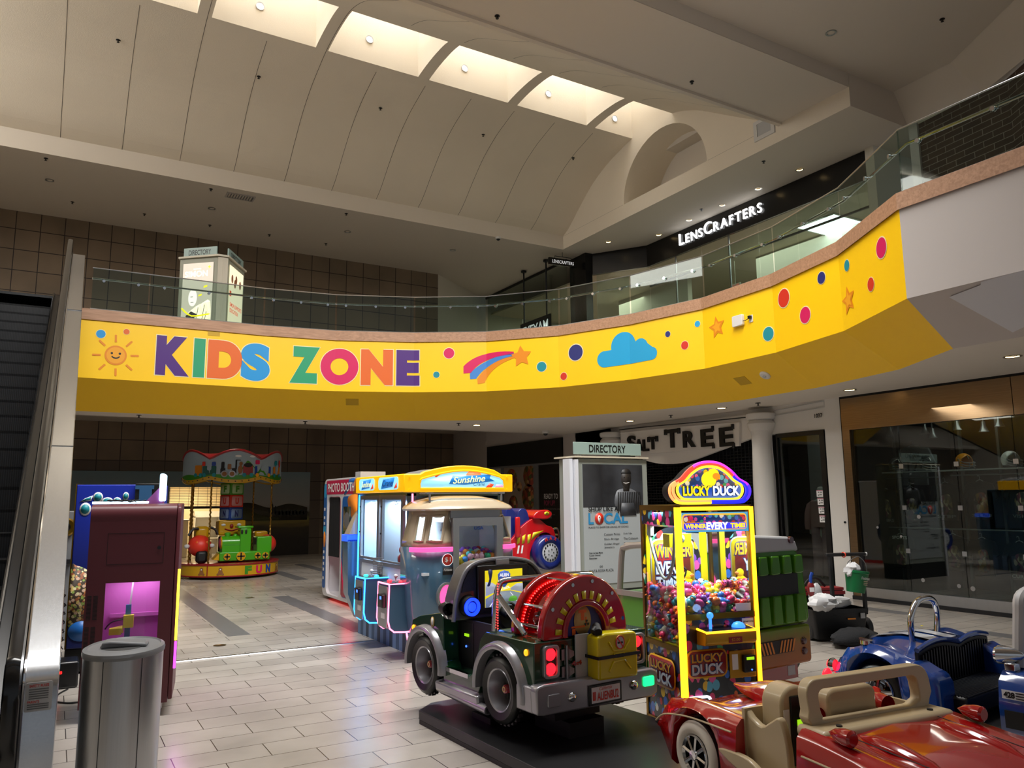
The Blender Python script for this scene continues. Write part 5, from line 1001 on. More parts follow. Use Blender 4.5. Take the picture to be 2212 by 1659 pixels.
decal('panel_orange', smooth([(-.75, 1.76), (-.1, 1.76), (-.08, 1.2), (-.45, 1.35), (-.7, 1.55)], 3, True), (0, 0, 0), LF, 'booth_orange', pn, .007); decal('panel_crimson', [(-1.05, .16), (-1.05, .75), (-.95, .5), (-.7, .3), (-.2, .2), (-.2, .13), (-.98, .13)], (0, 0, 0), LF, 'booth_crimson', pn, .007); decal('panel_blue', circ(-.62, .6, .36, .4, 28), (0, 0, 0), LF, 'booth_sky', pn, .008); decal('panel_circle', circ(-.62, .6, .3, .34, 28), (0, 0, 0), LF, 'booth_orange', pn, .009)
rg = MB().lathe([(.16, 0), (.2, -.03), (.24, 0)], (-.012, .62, .6), 'x', 32); obj('glowing_ring', rg, 'booth_ring', pn); decal('ring_screen', [(-.7, .52), (-.54, .52), (-.54, .68), (-.7, .68)], (0, 0, 0), LF, 'matte_black', pn, .012)
sc = decal('palm_screen', [(-.98, .78), (-.6, .78), (-.6, 1.6), (-.98, 1.6)], (0, 0, 0), LF, 'booth_screen', pn, .011); mb = MB(); plane_poly(mb, circ(-.79, 1.38, .13, .13, 20), (0, 0, 0), LF, .013); obj('screen_arch', mb, 'mid_grey', sc); mb = MB()
for k in range(7): plane_poly(mb, rect(.05+.03*R.random(), .1), (0, .72+.12*(k % 3), .85+.06*k), LF, .014)
obj('screen_palm', mb, 'palm_green', sc)
fs = obj('edge_strip', plane_poly(MB(), rrect(-2.11, .18, -1.94, 2.0, .05), (0, 0, 0), LF, .002, .002), 'booth_blue', pb); mb = MB(); plane_poly(mb, rrect(-2.09, 1.75, -1.96, 2.0, .05), (0, 0, 0), LF, .006); plane_poly(mb, rrect(-2.1, 1.1, -1.95, 1.25, .04), (0, 0, 0), LF, .006); obj('strip_sky', mb, 'booth_sky', fs); decal('strip_orange', circ(-2.02, 1.02, .07, .14, 16), (0, 0, 0), LF, 'booth_orange', fs, .007)
mb = MB()
for k, z in enumerate((1.55, 1.4, 1.3, .8, .7, .6, .5, .35)): plane_poly(mb, rect(.07, .05), (0, 2.03, z), LF, .009)
obj('strip_text', mb, 'text_white', fs)
for y in (.15, 1.95): obj('foot', MB().cyl((.1, y, 0), (.1, y, .07), .025, n=10).cyl((.8, y, 0), (.8, y, .07), .025, n=10), 'dark_metal', pb)
obj('floor_glow', MB().cyl((.08, .3, .055), (.08, 1.9, .055), .012, n=6), 'booth_red', pb); lamp('booth_glow', 'AREA', (4.6, 12.9, 1.7), 5, (1, .35, .4), .4, .5, to=(4.6, 13.3, .8))
# ---------------------------------------------------------------- black platform and the patrol jeep ride
mat('platform_black', '1a1a1c', .38, noise=(3, .3)); mat('jeep_green', '0d3a20', .18, coat=1); mat('car_silver', '9b9aa0', .28, .55, coat=.5); mat('tyre', '0b0b0c', .38, spec=.5); mat('ride_red', '9c0d12', .2, coat=1); mat('can_yellow', 'c9b800', .3, coat=.5)
mat('ride_black', '060607', .5); led('red_led', 'ff2a28', 9); led('tail_red', 'ff1a28', 2.6); mat('tail_dark', '4a0c10', .2, coat=1); led('tail_green', '12e070', 2.6); led('amber', 'ff9a1a', 2.0); led('ring_blue', '1330ff', 3.5); mat('ride_grey', '54504d', .35, coat=.4); mat('beige_dial', 'caa66a', .5)
glass('red_plexi', 'e8505a', .06)
JX = (2.72, 4.80, 0)
pf = thing('ride_platform', 'low black platform under the jeep ride', 'platform', JX, 4)
pp = [(-.22, -2.7), (1.18, -2.7), (1.18, 1.1), (.05, 1.1), (-.13, .96)]
obj('deck', MB().prism(pp, 'z', .03, .1), 'platform_black', pf, bev=.006); obj('plinth', MB().prism([(a*.985, b*.995) for a, b in pp], 'z', 0, .03), 'ride_black', pf)
jp = thing('jeep_ride', 'green patrol jeep ride with red drum and yellow fuel can', 'ride car', JX, 4)
W_ = 1.0
side = [(-.37, .36), (-.38, .5), (-.38, .77), (.2, .765)]+smooth([(.2, .765), (.28, .69), (.34, .5), (.42, .43)], 4)[1:]+[(.76, .43), (.8, .47), (.82, .8), (.86, .825), (1.2, .765), (1.33, .72), (1.36, .62), (1.36, .4)]
bot = [(1.34, .4)]+circ(1.08, .4, .26, .26, 10, 0, 180, True)+[(.8, .32), (.3, .32)]+circ(0, .41, .27, .27, 10, 0, 180, True)
for x0, x1 in ((0, .14), (W_-.14, W_)): obj('side_panel', MB().prism(side+bot, 'x', x0, x1), 'jeep_green', jp, bev=.02, seg=3)
obj('rear_body', MB().box(.1, -.37, .36, .9, -.3, .77).box(.1, -.37, .7, .9, .2, .775), 'jeep_green', jp, bev=.015)
obj('hood', MB().prism([(.82, .55), (.82, .815), (.88, .82), (1.2, .77), (1.33, .71), (1.35, .5)], 'x', .1, .9), 'jeep_green', jp, bev=.02)
obj('floor_pan', MB().box(.1, -.3, .34, .9, 1.3, .4).box(.02, .42, .4, .9, .8, .425), 'ride_black', jp); obj('door_sill', MB().box(-.004, .44, .405, .03, .78, .435), 'chrome', jp)
obj('door_liner', MB().box(.145, .3, .4, .17, .84, .78).box(.15, .79, .4, .9, .81, .86), 'ride_black', jp)
obj('seat', MB().box(.2, .1, .4, .85, .4, .6).box(.2, .02, .55, .85, .1, .85), 'ride_black', jp, bev=.03)
for sx in (0, 1):
    x = lambda v: v if sx == 0 else W_-v
    for cy, r0, r1, z in ((0, .265, .325, .41), (1.08, .255, .315, .4)):
        A0 = -8 if cy == 0 else -8
        rg = []
        for i in range(25):
            t = math.radians(-6+192*i/24); rg.append([(x(px_), cy+rr*math.cos(t), z+rr*math.sin(t)) for px_, rr in ((.02, r0), (-.045, r0+.005), (-.055, r0+.025), (-.045, r1-.012), (.015, r1))])
        obj('fender_flare', MB().loft(rg, ring_open=False), 'car_silver', jp, smooth_a=1)
        w = obj('wheel', MB().lathe([(.14, -.0), (.19, -.015), (.215, .0), (.222, .02), (.222, .16), (.2, .18), (0, .18)], (x(-.02), cy, z), (V3((0, 1, 0)), V3((0, 0, 1)), V3((1 if sx == 0 else -1, 0, 0))), 36), 'tyre', jp, smooth_a=.7)
        mb = MB()
        for k in range(30): a = 2*PI*k/30; c, s = math.cos(a), math.sin(a); mb.box(x(.02)-.012, cy+.222*c-.012, z+.222*s-.012, x(.02)+.02, cy+.222*c+.012, z+.222*s+.012)
        obj('tread_blocks', mb, 'tyre', w)
        ax = (V3((0, 1, 0)), V3((0, 0, 1)), V3((1 if sx == 0 else -1, 0, 0)))
        obj('rim', MB().lathe([(.148, .0), (.142, -.012), (.132, -.006), (.122, .03), (.105, .1), (.1, .12)], (x(-.015), cy, z), ax, 32), 'car_silver', w, smooth_a=.7)
        hb = MB().lathe([(0, .1), (.1, .1)], (x(-.01), cy, z), ax, 24)
        for k in range(6): a = math.radians(60*k); hb.box(x(.07)-.006, cy+.06*math.cos(a)-.018, z+.06*math.sin(a)-.018, x(.07)+.006, cy+.06*math.cos(a)+.018, z+.06*math.sin(a)+.018)
        obj('hub_plate', hb, 'ride_black', w); obj('hub_cap', MB().lathe([(0, .02), (.026, .022), (.03, .03), (.03, .1)], (x(-.0), cy, z), ax, 18), 'ride_red', w); obj('hub_ring', MB().lathe([(.012, .018), (.02, .018)], (x(-.001), cy, z), ax, 16), 'beige_dial', w)
    obj('running_board', MB().prism([(x(-.05), .325), (x(.06), .34), (x(.06), .23), (x(.0), .225), (x(-.045), .26)], 'y', .24, .86), 'car_silver', jp, bev=.015); obj('side_pipe', MB().cyl((x(-.01), .8, .265), (x(-.02), .16, .25), .032).ringp(circ(x(-.02), .25, .032, n=16), circ(x(-.02), .25, .022, n=16), 'y', .14, .17), 'car_silver', jp)
# bumper
obj('rear_bumper', MB().prism([(-.03, .34), (.03, .33), (.97, .31), (1.03, .33), (1.04, .46), (1.02, .49), (.97, .505), (.03, .52), (-.02, .51), (-.035, .49)], 'y', -.45, -.36).box(-.035, -.4, .34, .06, -.22, .5).box(.94, -.4, .33, 1.03, -.22, .48), 'car_silver', jp, bev=.02, seg=3)
pt = obj('licence_plate', MB().box(.39, -.462, .335, .68, -.452, .465), 'black_satin', jp, bev=.004); q = obj('plate_face', MB().box(.41, -.465, .35, .66, -.462, .45), 'paper', pt); text('plate_number', 'ALIEN8U2', (.55, -.465, .39), FR, .19, .055, 'd_red', q, bold=.02); text('plate_state', 'California', (.53, -.465, .438), FR, .11, .022, 'd_red', q, shear=.3)
mb = MB()
for k in range(3): plane_poly(mb, rect(.006, .055), (.42+k*.01, -.465, .395), FR, .002)
obj('plate_mark', mb, 'd_red', q)
for x in (.25, .8): obj('bumper_stud', MB().lathe([(0, -.03), (.018, -.026), (.03, -.014), (.033, 0)], (x, -.45, .415), 'y', 18), 'chrome', jp)
for x, lit_ in ((.1, 0), (.94, 1)):
    g_ = obj('indicator_light', MB().prism(rrect(x-.05, .39 if lit_ else .375, x+.05, .455, .012), 'y', -.462, -.44), 'tail_green' if lit_ else 'car_silver', jp, bev=.004)
for x in (.13, .9):
    h_ = obj('tail_light', MB().ringp(rrect(x-.065, .535, x+.065, .745, .03), rrect(x-.045, .555, x+.045, .725, .025), 'y', -.405, -.37), 'car_silver', jp, bev=.005)
    for z, m in ((.685, 'tail_red'), (.593, 'tail_red' if x < .5 else 'tail_dark')): obj('lamp', MB().ell((x, -.385, z), (.042, .022, .04), 18, 10), m, h_)
obj('tail_lamp_backing', MB().box(.08, -.385, .54, .19, -.37, .74).box(.85, -.385, .54, .95, -.37, .74), 'dark_grey', jp)
for z in (.56, .67):
    mb = MB().box(.225, -.386, z-.035, .29, -.378, z+.035).cyl((.262, -.392, z-.05), (.262, -.392, z+.06), .01, n=10); mb.prism([(.28, z-.035), (.33, z-.015), (.33, z+.015), (.28, z+.035)], 'y', -.386, -.378)
    o = obj('hinge', mb, 'grey_metal', jp)
obj('door_silver_panel', MB().box(.34, -.392, .47, .46, -.378, .79), 'light_grey', jp, bev=.005); bd = obj('four_wheel_badge', tmb(MB(), '4x4', (.34, -.395, .61), FR, .085, .03, .03, depth=.004), 'ride_red', jp, smooth_a=None)
# fuel can with strap
fc = obj('fuel_can', MB().prism([(.43, .5), (.78, .49), (.785, .52), (.785, .77), (.76, .79), (.5, .8), (.43, .78)], 'y', -.52, -.395), 'can_yellow', jp, bev=.018, seg=3)
mb = MB()
for pts in ([(.52, .74), (.56, .68), (.66, .68), (.71, .74)], [(.52, .55), (.56, .61), (.66, .61), (.71, .55)]): mb.tube([(a, -.522, b) for a, b in pts], .007, 6)
mb.ringp(rrect(.56, .625, .66, .665, .006, 2), rrect(.57, .632, .65, .658, .004, 2), 'y', -.528, -.518); obj('can_ribs', mb, 'can_yellow', fc)
obj('can_strap', MB().box(.42, -.53, .635, .8, -.522, .655).box(.42, -.53, .635, .425, -.39, .655), 'ride_black', fc); obj('can_cap', MB().cyl((.45, -.5, .805), (.5, -.42, .835), .028).cyl((.44, -.46, .8), (.47, -.46, .825), .03), 'ride_black', fc, bev=.004)
em = decal('alien_emblem', circ(.62, .73, .04, .045, 24), (0, -.52, 0), FR, 'paper', fc, .003)
obj('emblem_ring', plane_poly(MB(), circ(.62, .73, .035, .04, 24), (0, -.52, 0), FR, .0045), 'light_grey', em); mb = MB().ringp(circ(.62, .73, .04, .045, 24), circ(.62, .73, .034, .039, 24), 'y', -.528, -.524); plane_poly(mb, [(.59, .762), (.597, .766), (.65, .698), (.643, .694)], (0, -.52, 0), FR, .007); obj('emblem_red', mb, 'd_red', em)
mb = MB(); plane_poly(mb, circ(.606, .728, .011, .007, 10), (0, -.52, 0), FR, .0065); plane_poly(mb, circ(.634, .728, .011, .007, 10), (0, -.52, 0), FR, .0065); obj('emblem_eyes', mb, 'ride_black', em)
# drum: two arched red plates, a clear red window between, rows of lights, chrome rods
def arch(cx, cz, r, n=28, z0=None): return [(cx+r, z0 or cz)]+circ(cx, cz, r, r, n, 0, 180, True)+[(cx-r, z0 or cz)]
CX, CZ = .45, .80
def plate(y0, y1, nm):
    return obj(nm, MB().ringp(arch(CX, CZ, .375, 28, .775), arch(CX, CZ, .2, 28, .775), 'y', y0, y1), 'ride_red', jp, bev=.015, seg=3)
rp = plate(-.375, -.31, 'drum_rear_plate'); fp_ = plate(-.06, .0, 'drum_front_plate')
cols = ('d_red', 'can_yellow'); 
for k in range(22):
    a, b = 180*k/22, 180*(k+1)/22; p = circ(CX, CZ, .27, .27, 3, a, b, True)+circ(CX, CZ, .215, .215, 3, b, a, True)
    if k % 2: decal('drum_check', p, (0, -.375, 0), FR, 'can_yellow', rp, .004)
obj('dial_rim', MB().ringp(arch(CX, CZ, .205, 28, .775), arch(CX, CZ, .165, 28, .775), 'y', -.385, -.33), 'ride_red', rp, bev=.008)
dl = obj('dial', MB().prism(arch(CX, CZ, .17, 24, .775), 'y', -.345, -.335), 'd_navy', rp); decal('dial_tank', circ(CX-.01, .87, .075, .1, 20), (0, -.345, 0), FR, 'beige_dial', dl, .003)
mb = MB()
for x, z, w, h in ((.44, .93, .07, .02), (.44, .9, .03, .06), (.4, .83, .12, .012), (.47, .86, .012, .06), (.36, .8, .03, .04)): plane_poly(mb, rect(w, h), (x, -.345, z), FR, .005)
obj('dial_pipes', mb, 'd_orange', dl); mb = MB()
for k in range(3): a = 90+120*k; plane_poly(mb, [(.475, .85)]+circ(.475, .85, .022, .022, 4, a-30, a+30, True), (0, -.345, 0), FR, .007)
obj('radiation_mark', mb, 'ride_black', dl)
mb = MB().grid([[(CX+.3*math.cos(t), y, CZ+.3*math.sin(t)) for t in [PI*i/24 for i in range(25)]] for y in (-.32, -.05)]); obj('drum_window', mb, 'red_plexi', jp)
obj('drum_inside', MB().box(.16, -.32, .776, .74, -.05, .79), 'ride_red', jp)
mat('alien_orange', 'd2542a', .4); obj('drum_figure', MB().ell((.4, -.2, .9), (.07, .06, .1)).ell((.42, -.22, 1.0), (.05, .05, .055)).tube([(.36, -.2, .93), (.28, -.22, .95), (.24, -.22, 1.0)], .016, 6).tube([(.45, -.2, .93), (.52, -.22, .96)], .016, 6), 'alien_orange', jp)
for y in (-.3, -.07):
    mb = MB()
    for k in range(46): a = PI*(k+.5)/46; mb.ell((CX+.318*math.cos(a), y, CZ+.318*math.sin(a)), .0055, 6, 4)
    obj('led_row', mb, 'red_led', jp)['kind'] = 'stuff'
for a in (12, 60, 105, 150, 172): c, s = math.cos(math.radians(a)), math.sin(math.radians(a)); obj('drum_rod', MB().cyl((CX+.345*c, -.31, CZ+.345*s), (CX+.345*c, -.06, CZ+.345*s), .011, n=10), 'chrome', jp)
for a in (10, 45, 80, 110, 150): c, s = math.cos(math.radians(a)), math.sin(math.radians(a)); obj('plate_screw', MB().cyl((CX+.335*c, -.383, CZ+.335*s), (CX+.335*c, -.373, CZ+.335*s), .013, n=12), 'chrome', rp)
lamp('drum_lights', 'POINT', JX, 2.2, (1, .08, .08), .05).location = (JX[0]+.45+.012, JX[1]-.19, .98)
# roll bar with its brace
obj('roll_bar', MB().tube(smooth([(0.03, .13, .78), (.035, .12, .98), (.06, .11, 1.09), (.12, .1, 1.125), (.45, .1, 1.125), (.83, .1, 1.125), (.92, .1, 1.08), (.95, .1, .78)], 5), .022, 12), 'chrome', jp)
obj('roll_bar_brace', MB().tube([(.045, .1, 1.02), (.09, -.16, .79)], .021, 10), 'chrome', jp); mb = MB()
for k in range(18): mb.ell((.02+.012+(.0 if k < 12 else 0), .09, .8+k*.018), .005, 6, 4)
obj('roll_bar_led', mb, 'red_led', jp)['kind'] = 'stuff'
# dash: grey console with screen, speakers, blue ring button, mirror
dpoly = smooth([(.0, .78), (.02, .94), (.07, 1.08), (.13, 1.17), (.24, 1.215), (.43, 1.23), (.62, 1.215), (.75, 1.17), (.84, 1.06), (.9, .92), (.92, .78)], 3)
cs = obj('console', MB().prism(dpoly, 'y', .66, .84), 'ride_grey', jp, bev=.03, seg=3)
mat('console_silver', '8f8f94', .3, .4); obj('console_edge', MB().tube([(a, .655, b) for a, b in dpoly], .016, 8), 'console_silver', cs)
sf = obj('screen_frame', MB().box(.2, .625, .82, .68, .66, 1.185), 'black_satin', jp, bev=.008); led('screen_sky', 'e6d21e', .9); led('screen_road', '7d8a96', .55); led('screen_town', 'aeb6c4', .6); led('screen_badge', '3a5aa8', .6); led('screen_white', 'f4f4f4', .9); led('screen_smoke', '2a3560', .3); led('screen_green', '5fae3a', .6)
sc = obj('screen', MB().box(.265, .62, .865, .62, .625, 1.145), 'screen_sky', sf)
o_ = (0, .62, 0)
decal('picture_road', [(.265, .865), (.62, .865), (.62, .95), (.5, .98), (.38, .98), (.265, .93)], o_, FR, 'screen_road', sc, .002); decal('picture_town', [(.265, .95), (.38, .985), (.38, 1.02), (.33, 1.05), (.265, 1.06)], o_, FR, 'screen_town', sc, .003); decal('picture_town', [(.62, .96), (.5, .985), (.5, 1.0), (.56, 1.03), (.62, 1.03)], o_, FR, 'screen_town', sc, .003)
mb = MB()
for p in ([(.3, .87), (.31, .87), (.395, .97), (.39, .97)], [(.58, .87), (.59, .87), (.5, .97), (.495, .97)]): plane_poly(mb, p, o_, FR, .004)
obj('picture_lines', mb, 'screen_white', sc); decal('picture_smoke', smooth([(.28, 1.03), (.3, 1.08), (.29, 1.145), (.33, 1.145), (.32, 1.08), (.305, 1.03)], 3, True), o_, FR, 'screen_smoke', sc, .004)
bgd = decal('picture_badge', [(.385, 1.06), (.38, 1.11), (.4, 1.13), (.44, 1.14), (.48, 1.13), (.5, 1.11), (.495, 1.06), (.44, 1.0)], o_, FR, 'screen_badge', sc, .004); text('badge_title', 'ALIEN', (.44, .62, 1.105), FR, .09, .026, 'screen_white', bgd, bold=.04, off=.007); text('badge_subtitle', 'PATROL', (.44, .62, 1.0), (V3((1, 0, .2)).normalized(), (0, 0, 1)), .11, .02, 'screen_white', bgd, bold=.03, off=.007); decal('badge_star', star(.44, 1.06, .035, .45), o_, FR, 'd_orange', bgd, .006)
decal('picture_car', smooth([(.48, .9), (.5, .935), (.55, .935), (.56, .9)], 2, True), o_, FR, 'screen_green', sc, .005)
obj('card_holder', MB().box(.38, .63, 1.185, .5, .65, 1.225).box(.385, .628, 1.19, .495, .63, 1.21), 'light_grey', jp)
mat('speaker_black', '1a1b22', .4, bump=(300, .6))
for poly in ([(.07, .99), (.19, 1.0), (.195, 1.17), (.14, 1.15), (.09, 1.07)], [(.7, 1.0), (.8, .99), (.78, 1.08), (.74, 1.14), (.7, 1.16)]): obj('speaker', MB().prism(poly, 'y', .652, .665), 'speaker_black', cs)
obj('steering_boss', MB().cyl((.42, .66, .84), (.42, .52, .8), .03).lathe([(.1, -.01), (.115, 0), (.1, .012)], (.42, .52, .8), (V3((1, 0, 0)), V3((0, .3, .95)), V3((0, -.95, .3))), 24), 'ride_black', jp)
br = obj('ring_button_housing', MB().cyl((.13, .68, .89), (.13, .6, .885), .085, .075, n=28), 'ride_black', jp); obj('ring_button', MB().ringp(circ(.13, .885, .068, n=28), circ(.13, .885, .046, n=28), 'y', .585, .602), 'ring_blue', br); obj('ring_button_core', MB().cyl((.13, .6, .885), (.13, .592, .885), .035, n=24), 'ring_blue', br)
lamp('ring_glow', 'POINT', (JX[0]+.13-.04, JX[1]+.5, .88), .5, (.1, .2, 1), .04)
mr = obj('wing_mirror', MB().lathe([(.045, -.05), (.05, -.045), (.05, .0), (.035, .05), (0, .065)], (-.035, .72, .875), (V3((1, 0, 0)), V3((0, 0, 1)), V3((0, 1, 0))), 22), 'ride_black', jp); obj('mirror_stalk', MB().cyl((-.0, .74, .8), (-.03, .73, .85), .012), 'chrome', mr)
cp = obj('coin_panel', MB().box(.142, .6, .45, .15, .78, .76), 'ride_black', jp); obj('coin_display', MB().box(.135, .66, .655, .142, .72, .675), 'reader_screen', cp); obj('coin_light', MB().cyl((.142, .7, .58), (.136, .7, .58), .008, n=10), 'reader_blue', cp)
for y, z in ((-.3, .7), (1.3, .66)): obj('side_marker', MB().ell((-.005, y, z), (.014, .018, .022), 12, 8), 'amber', jp)
a_ = decal('fender_emblem', circ(-.98, .74, .03, .042, 18), (0, 0, 0), LF, 'beige_dial', jp, .003); decal('emblem_face', circ(-.98, .745, .017, .028, 14), (0, 0, 0), LF, 'paper', a_, .005)
st = MB()
for y in (.2, .75): st.cyl((.5, y, .1), (.5, y, .36), .06)
st.box(.3, -.2, .2, .7, 1.0, .32).box(.35, -.3, .1, .65, .1, .2).box(.1, .3, .1, .9, .55, .14)
obj('ride_base', st, 'ride_black', jp)
# ---------------------------------------------------------------- rubber duck machine
mat('gold_frame', '8a6a1c', .28, .85); led('led_yellow', 'ffb61e', 2.6); mat('gold_panel', 'b98a1e', .35, .4); mat('inside_yellow', 'f0d400', .4)
DC = ['d8306a', 'e84fa0', 'f2c81c', '2f6fd0', '35a060', 'e06a24', 'd02828', '58b8d8', '7a3fae', 'e8e4da']
blobs('duck_art', DC+['20252e', '142a60'], 17, .35, coat=.5, stretch=(1, 1, .8), bg_='11151f', thr=.52); blobs('duck_art_lit', DC, 26, .35, emit=.5, bg_='1a3a7a', thr=.5)
mat('lk_blue', '1c3f78', .35); mat('lk_gold', 'd9a022', .35); mat('lk_white', 'cfd6e2', .35); mat('lk_red', '8a1f24', .35); led('mq_blue', '1c55c8', .8); led('mq_yellow', 'ffd81e', 1.3); led('mq_orange', 'ff8a1e', 1.2); led('mq_white', 'eaf6ff', 1.3); led('bn_blue', '4aa0d8', .8); led('bn_red', 'd83a2c', .7); led('bn_gold', 'f0b63a', .9)
for n, c, s in (('nz_magenta', 'ff30d8', 3), ('nz_purple', '8a20ff', 3.2), ('nz_blue', '3a20ff', 3), ('nz_orange', 'ff8a50', 2.2), ('nz_red', 'ff3a28', 2.2), ('nz_yellow', 'ffd82a', 2.4), ('nz_deep', '2428c8', 1.6)): led(n, c, s)
mat('mirror', 'e6e8ea', .03, 1); led('dome_blue', '3a8cff', 1.4)
dk = thing('duck_machine', 'glowing yellow framed LUCKY DUCK machine full of rubber ducks', 'claw machine', (3.98, 4.38, 0), -12)
W_, D_, H_ = .65, .57, 1.64
obj('lower_cabinet', MB().box(.01, .01, .03, W_-.01, D_, .6), 'duck_art', dk); obj('front_cabinet', MB().box(.02, .0, .03, W_-.02, .03, .83), 'duck_art', dk)
mb = MB()
for x in (0, W_-.03):
    mb.box(x, -.01, 0, x+.03, .03, H_); mb.box(x, D_-.03, 0, x+.03, D_, H_)
mb.box(0, -.01, 0, W_, .02, .04).box(0, 0, 0, .02, D_, .04).box(-.004, 0, .58, .02, D_, .615).box(0, -.015, .81, W_, .02, .85).box(0, -.01, H_-.03, W_, D_, H_).box(-.004, 0, 1.6, .02, D_, H_).box(W_-.02, 0, .58, W_, D_, .61)
obj('frame', mb, 'gold_frame', dk)
obj('led_strip', MB().box(-.014, -.022, .05, .03, -.008, 1.625).box(-.016, -.02, .05, -.002, .006, 1.625), 'led_yellow', dk); obj('led_strip', MB().box(W_-.022, -.022, .05, W_+.008, -.008, 1.625), 'led_yellow', dk); obj('led_strip', MB().box(.03, -.02, 1.6, W_-.022, -.008, 1.628), 'led_yellow', dk)
obj('side_band', MB().box(.0, .03, 1.49, .008, D_-.03, 1.6), 'duck_art', dk); obj('side_glass', MB().box(.004, .03, .61, .008, D_-.03, 1.49), 'clear_glass', dk); obj('front_glass', MB().box(.03, .0, .85, W_-.03, .004, 1.44), 'clear_glass', dk)
obj('mirror_wall', MB().box(W_-.018, .02, .61, W_-.008, D_, 1.6), 'mirror', dk); obj('inner_floor', MB().box(.02, .03, .6, W_-.02, D_-.02, .62), 'inside_yellow', dk)
obj('inner_post', MB().box(W_-.13, D_-.06, .62, W_-.08, D_-.03, 1.55).box(.02, D_-.05, .62, .05, D_-.02, 1.55), 'inside_yellow', dk)
# printed disc on the back
bk = obj('back_disc', plane_poly(MB(), circ(.26, 1.13, .27, .33, 40), (0, D_-.035, 0), FR, 0, .004), 'duck_art', dk)
q = decal('disc_border', rrect(.06, .93, .46, 1.37, .07), (0, D_-.035, 0), FR, 'lk_white', bk, .006); q2 = decal('disc_gold', rrect(.07, .94, .45, 1.36, .065), (0, D_-.035, 0), FR, 'inside_yellow', bk, .008); decal('disc_red', rrect(.1, .97, .42, 1.33, .05), (0, D_-.035, 0), FR, 'lk_red', bk, .010)
for s, x, z, w, m in (('WINNER', .26, 1.27, .33, 'lk_gold'), ('EVERY', .22, 1.14, .24, 'lk_white'), ('TIME', .2, 1.02, .2, 'lk_white')):
    for off, b, mm in ((.013, .07, 'lk_blue'), (.016, .03, m)): text('disc_lettering', s, (x, D_-.035, z), FR, w+(.015 if b > .05 else 0), .1+(.012 if b > .05 else 0), mm, bk, bold=b, off=off)
mb = MB().ell((.38, D_-.055, 1.0), (.06, .01, .055), 16, 8).ell((.385, D_-.055, 1.075), (.038, .01, .036), 14, 8); q = obj('disc_duck', mb, 'inside_yellow', bk); obj('disc_beak', MB().ell((.42, D_-.06, 1.075), (.022, .01, .013), 10, 6), 'toy_5', q)
# banner and claw
bn = obj('banner', MB().box(.03, -.004, 1.44, W_-.03, .0, 1.585), 'bn_blue', dk); fr_ = decal('banner_border', rrect(.045, 1.455, W_-.045, 1.575, .03), (0, -.004, 0), FR, 'bn_gold', bn, .001); decal('banner_ducks', rrect(.055, 1.51, W_-.055, 1.565, .02), (0, -.004, 0), FR, 'duck_art_lit', bn, .003); decal('banner_field', rrect(.055, 1.461, W_-.055, 1.508, .015), (0, -.004, 0), FR, 'nz_deep', bn, .004)
for s, x, w, h, m in (('WINNER', .155, .18, .035, 'mq_yellow'), ('EVERY', .34, .19, .055, 'mq_white'), ('TIME!', .52, .13, .035, 'mq_yellow')): text('banner_lettering', s, (x, -.004, 1.485), FR, w, h, m, bn, bold=.05, off=.009); 
cl = obj('claw_carriage', MB().box(.05, .2, 1.32, .24, .3, 1.42), 'inside_yellow', dk); decal('carriage_emblem', circ(.15, 1.385, .032, .032, 20), (0, .2, 0), FR, 'paper', cl, .002); text('emblem_letters', 'CA', (.15, .2, 1.385), FR, .036, .026, 'team_green', cl, bold=.03, off=.005)
mb = MB().cyl((.14, .25, 1.2), (.14, .25, 1.32), .012, n=8).cyl((.14, .25, 1.17), (.14, .25, 1.24), .03, n=12)
for a in (0, 120, 240): c, s = math.cos(math.radians(a)), math.sin(math.radians(a)); mb.tube(smooth([(.14+.02*c, .25+.02*s, 1.18), (.14+.07*c, .25+.07*s, 1.15), (.14+.06*c, .25+.06*s, 1.1), (.14+.02*c, .25+.02*s, 1.07)], 4), .007, 6)
obj('claw', mb, 'ride_black', cl); obj('claw_hose', MB().tube(smooth([(.03, .5, 1.5), (.03, .46, 1.35), (.05, .38, 1.14), (.06, .28, 1.08), (.07, .2, 1.2), (.05, .12, 1.45), (.04, .1, 1.56)], 6), .012, 8), 'light_grey', cl)
obj('gantry_rail', MB().box(.02, .08, 1.475, .05, .5, 1.495).box(.02, .44, 1.4, .05, .5, 1.48), 'light_grey', dk)
# front fittings
ct = obj('control_panel', MB().prism([(.02, .63), (-.1, .64), (-.12, .66), (-.12, .735), (.02, .75)], 'x', .13, .56), 'gold_panel', dk, bev=.008); obj('panel_led', MB().tube([(.135, 0, .745), (.135, -.122, .735), (.555, -.122, .735), (.555, 0, .745)], .009, 8), 'led_yellow', ct); obj('panel_top', MB().quad((.14, -.118, .742), (.55, -.118, .742), (.55, .0, .753), (.14, .0, .753)), 'black_satin', ct)
obj('panel_price', MB().box(.32, -.125, .655, .43, -.12, .695), 'lk_red', ct); text('price_figures', '$2.00', (.375, -.125, .675), FR, .07, .022, 'lk_gold', ct, off=.002)
obj('joystick', MB().cyl((.21, -.06, .75), (.21, -.06, .83), .011, n=12).ell((.21, -.06, .845), .025, 16, 10), 'dome_blue', ct); obj('dome_button', MB().lathe([(.05, 0), (.048, .012), (.034, .03), (.015, .038), (0, .04)], (.45, -.055, .75), n=24), 'dome_blue', ct)
lamp('panel_glow', 'POINT', (4.2, 4.12, .86), .35, (.35, .5, 1), .03)
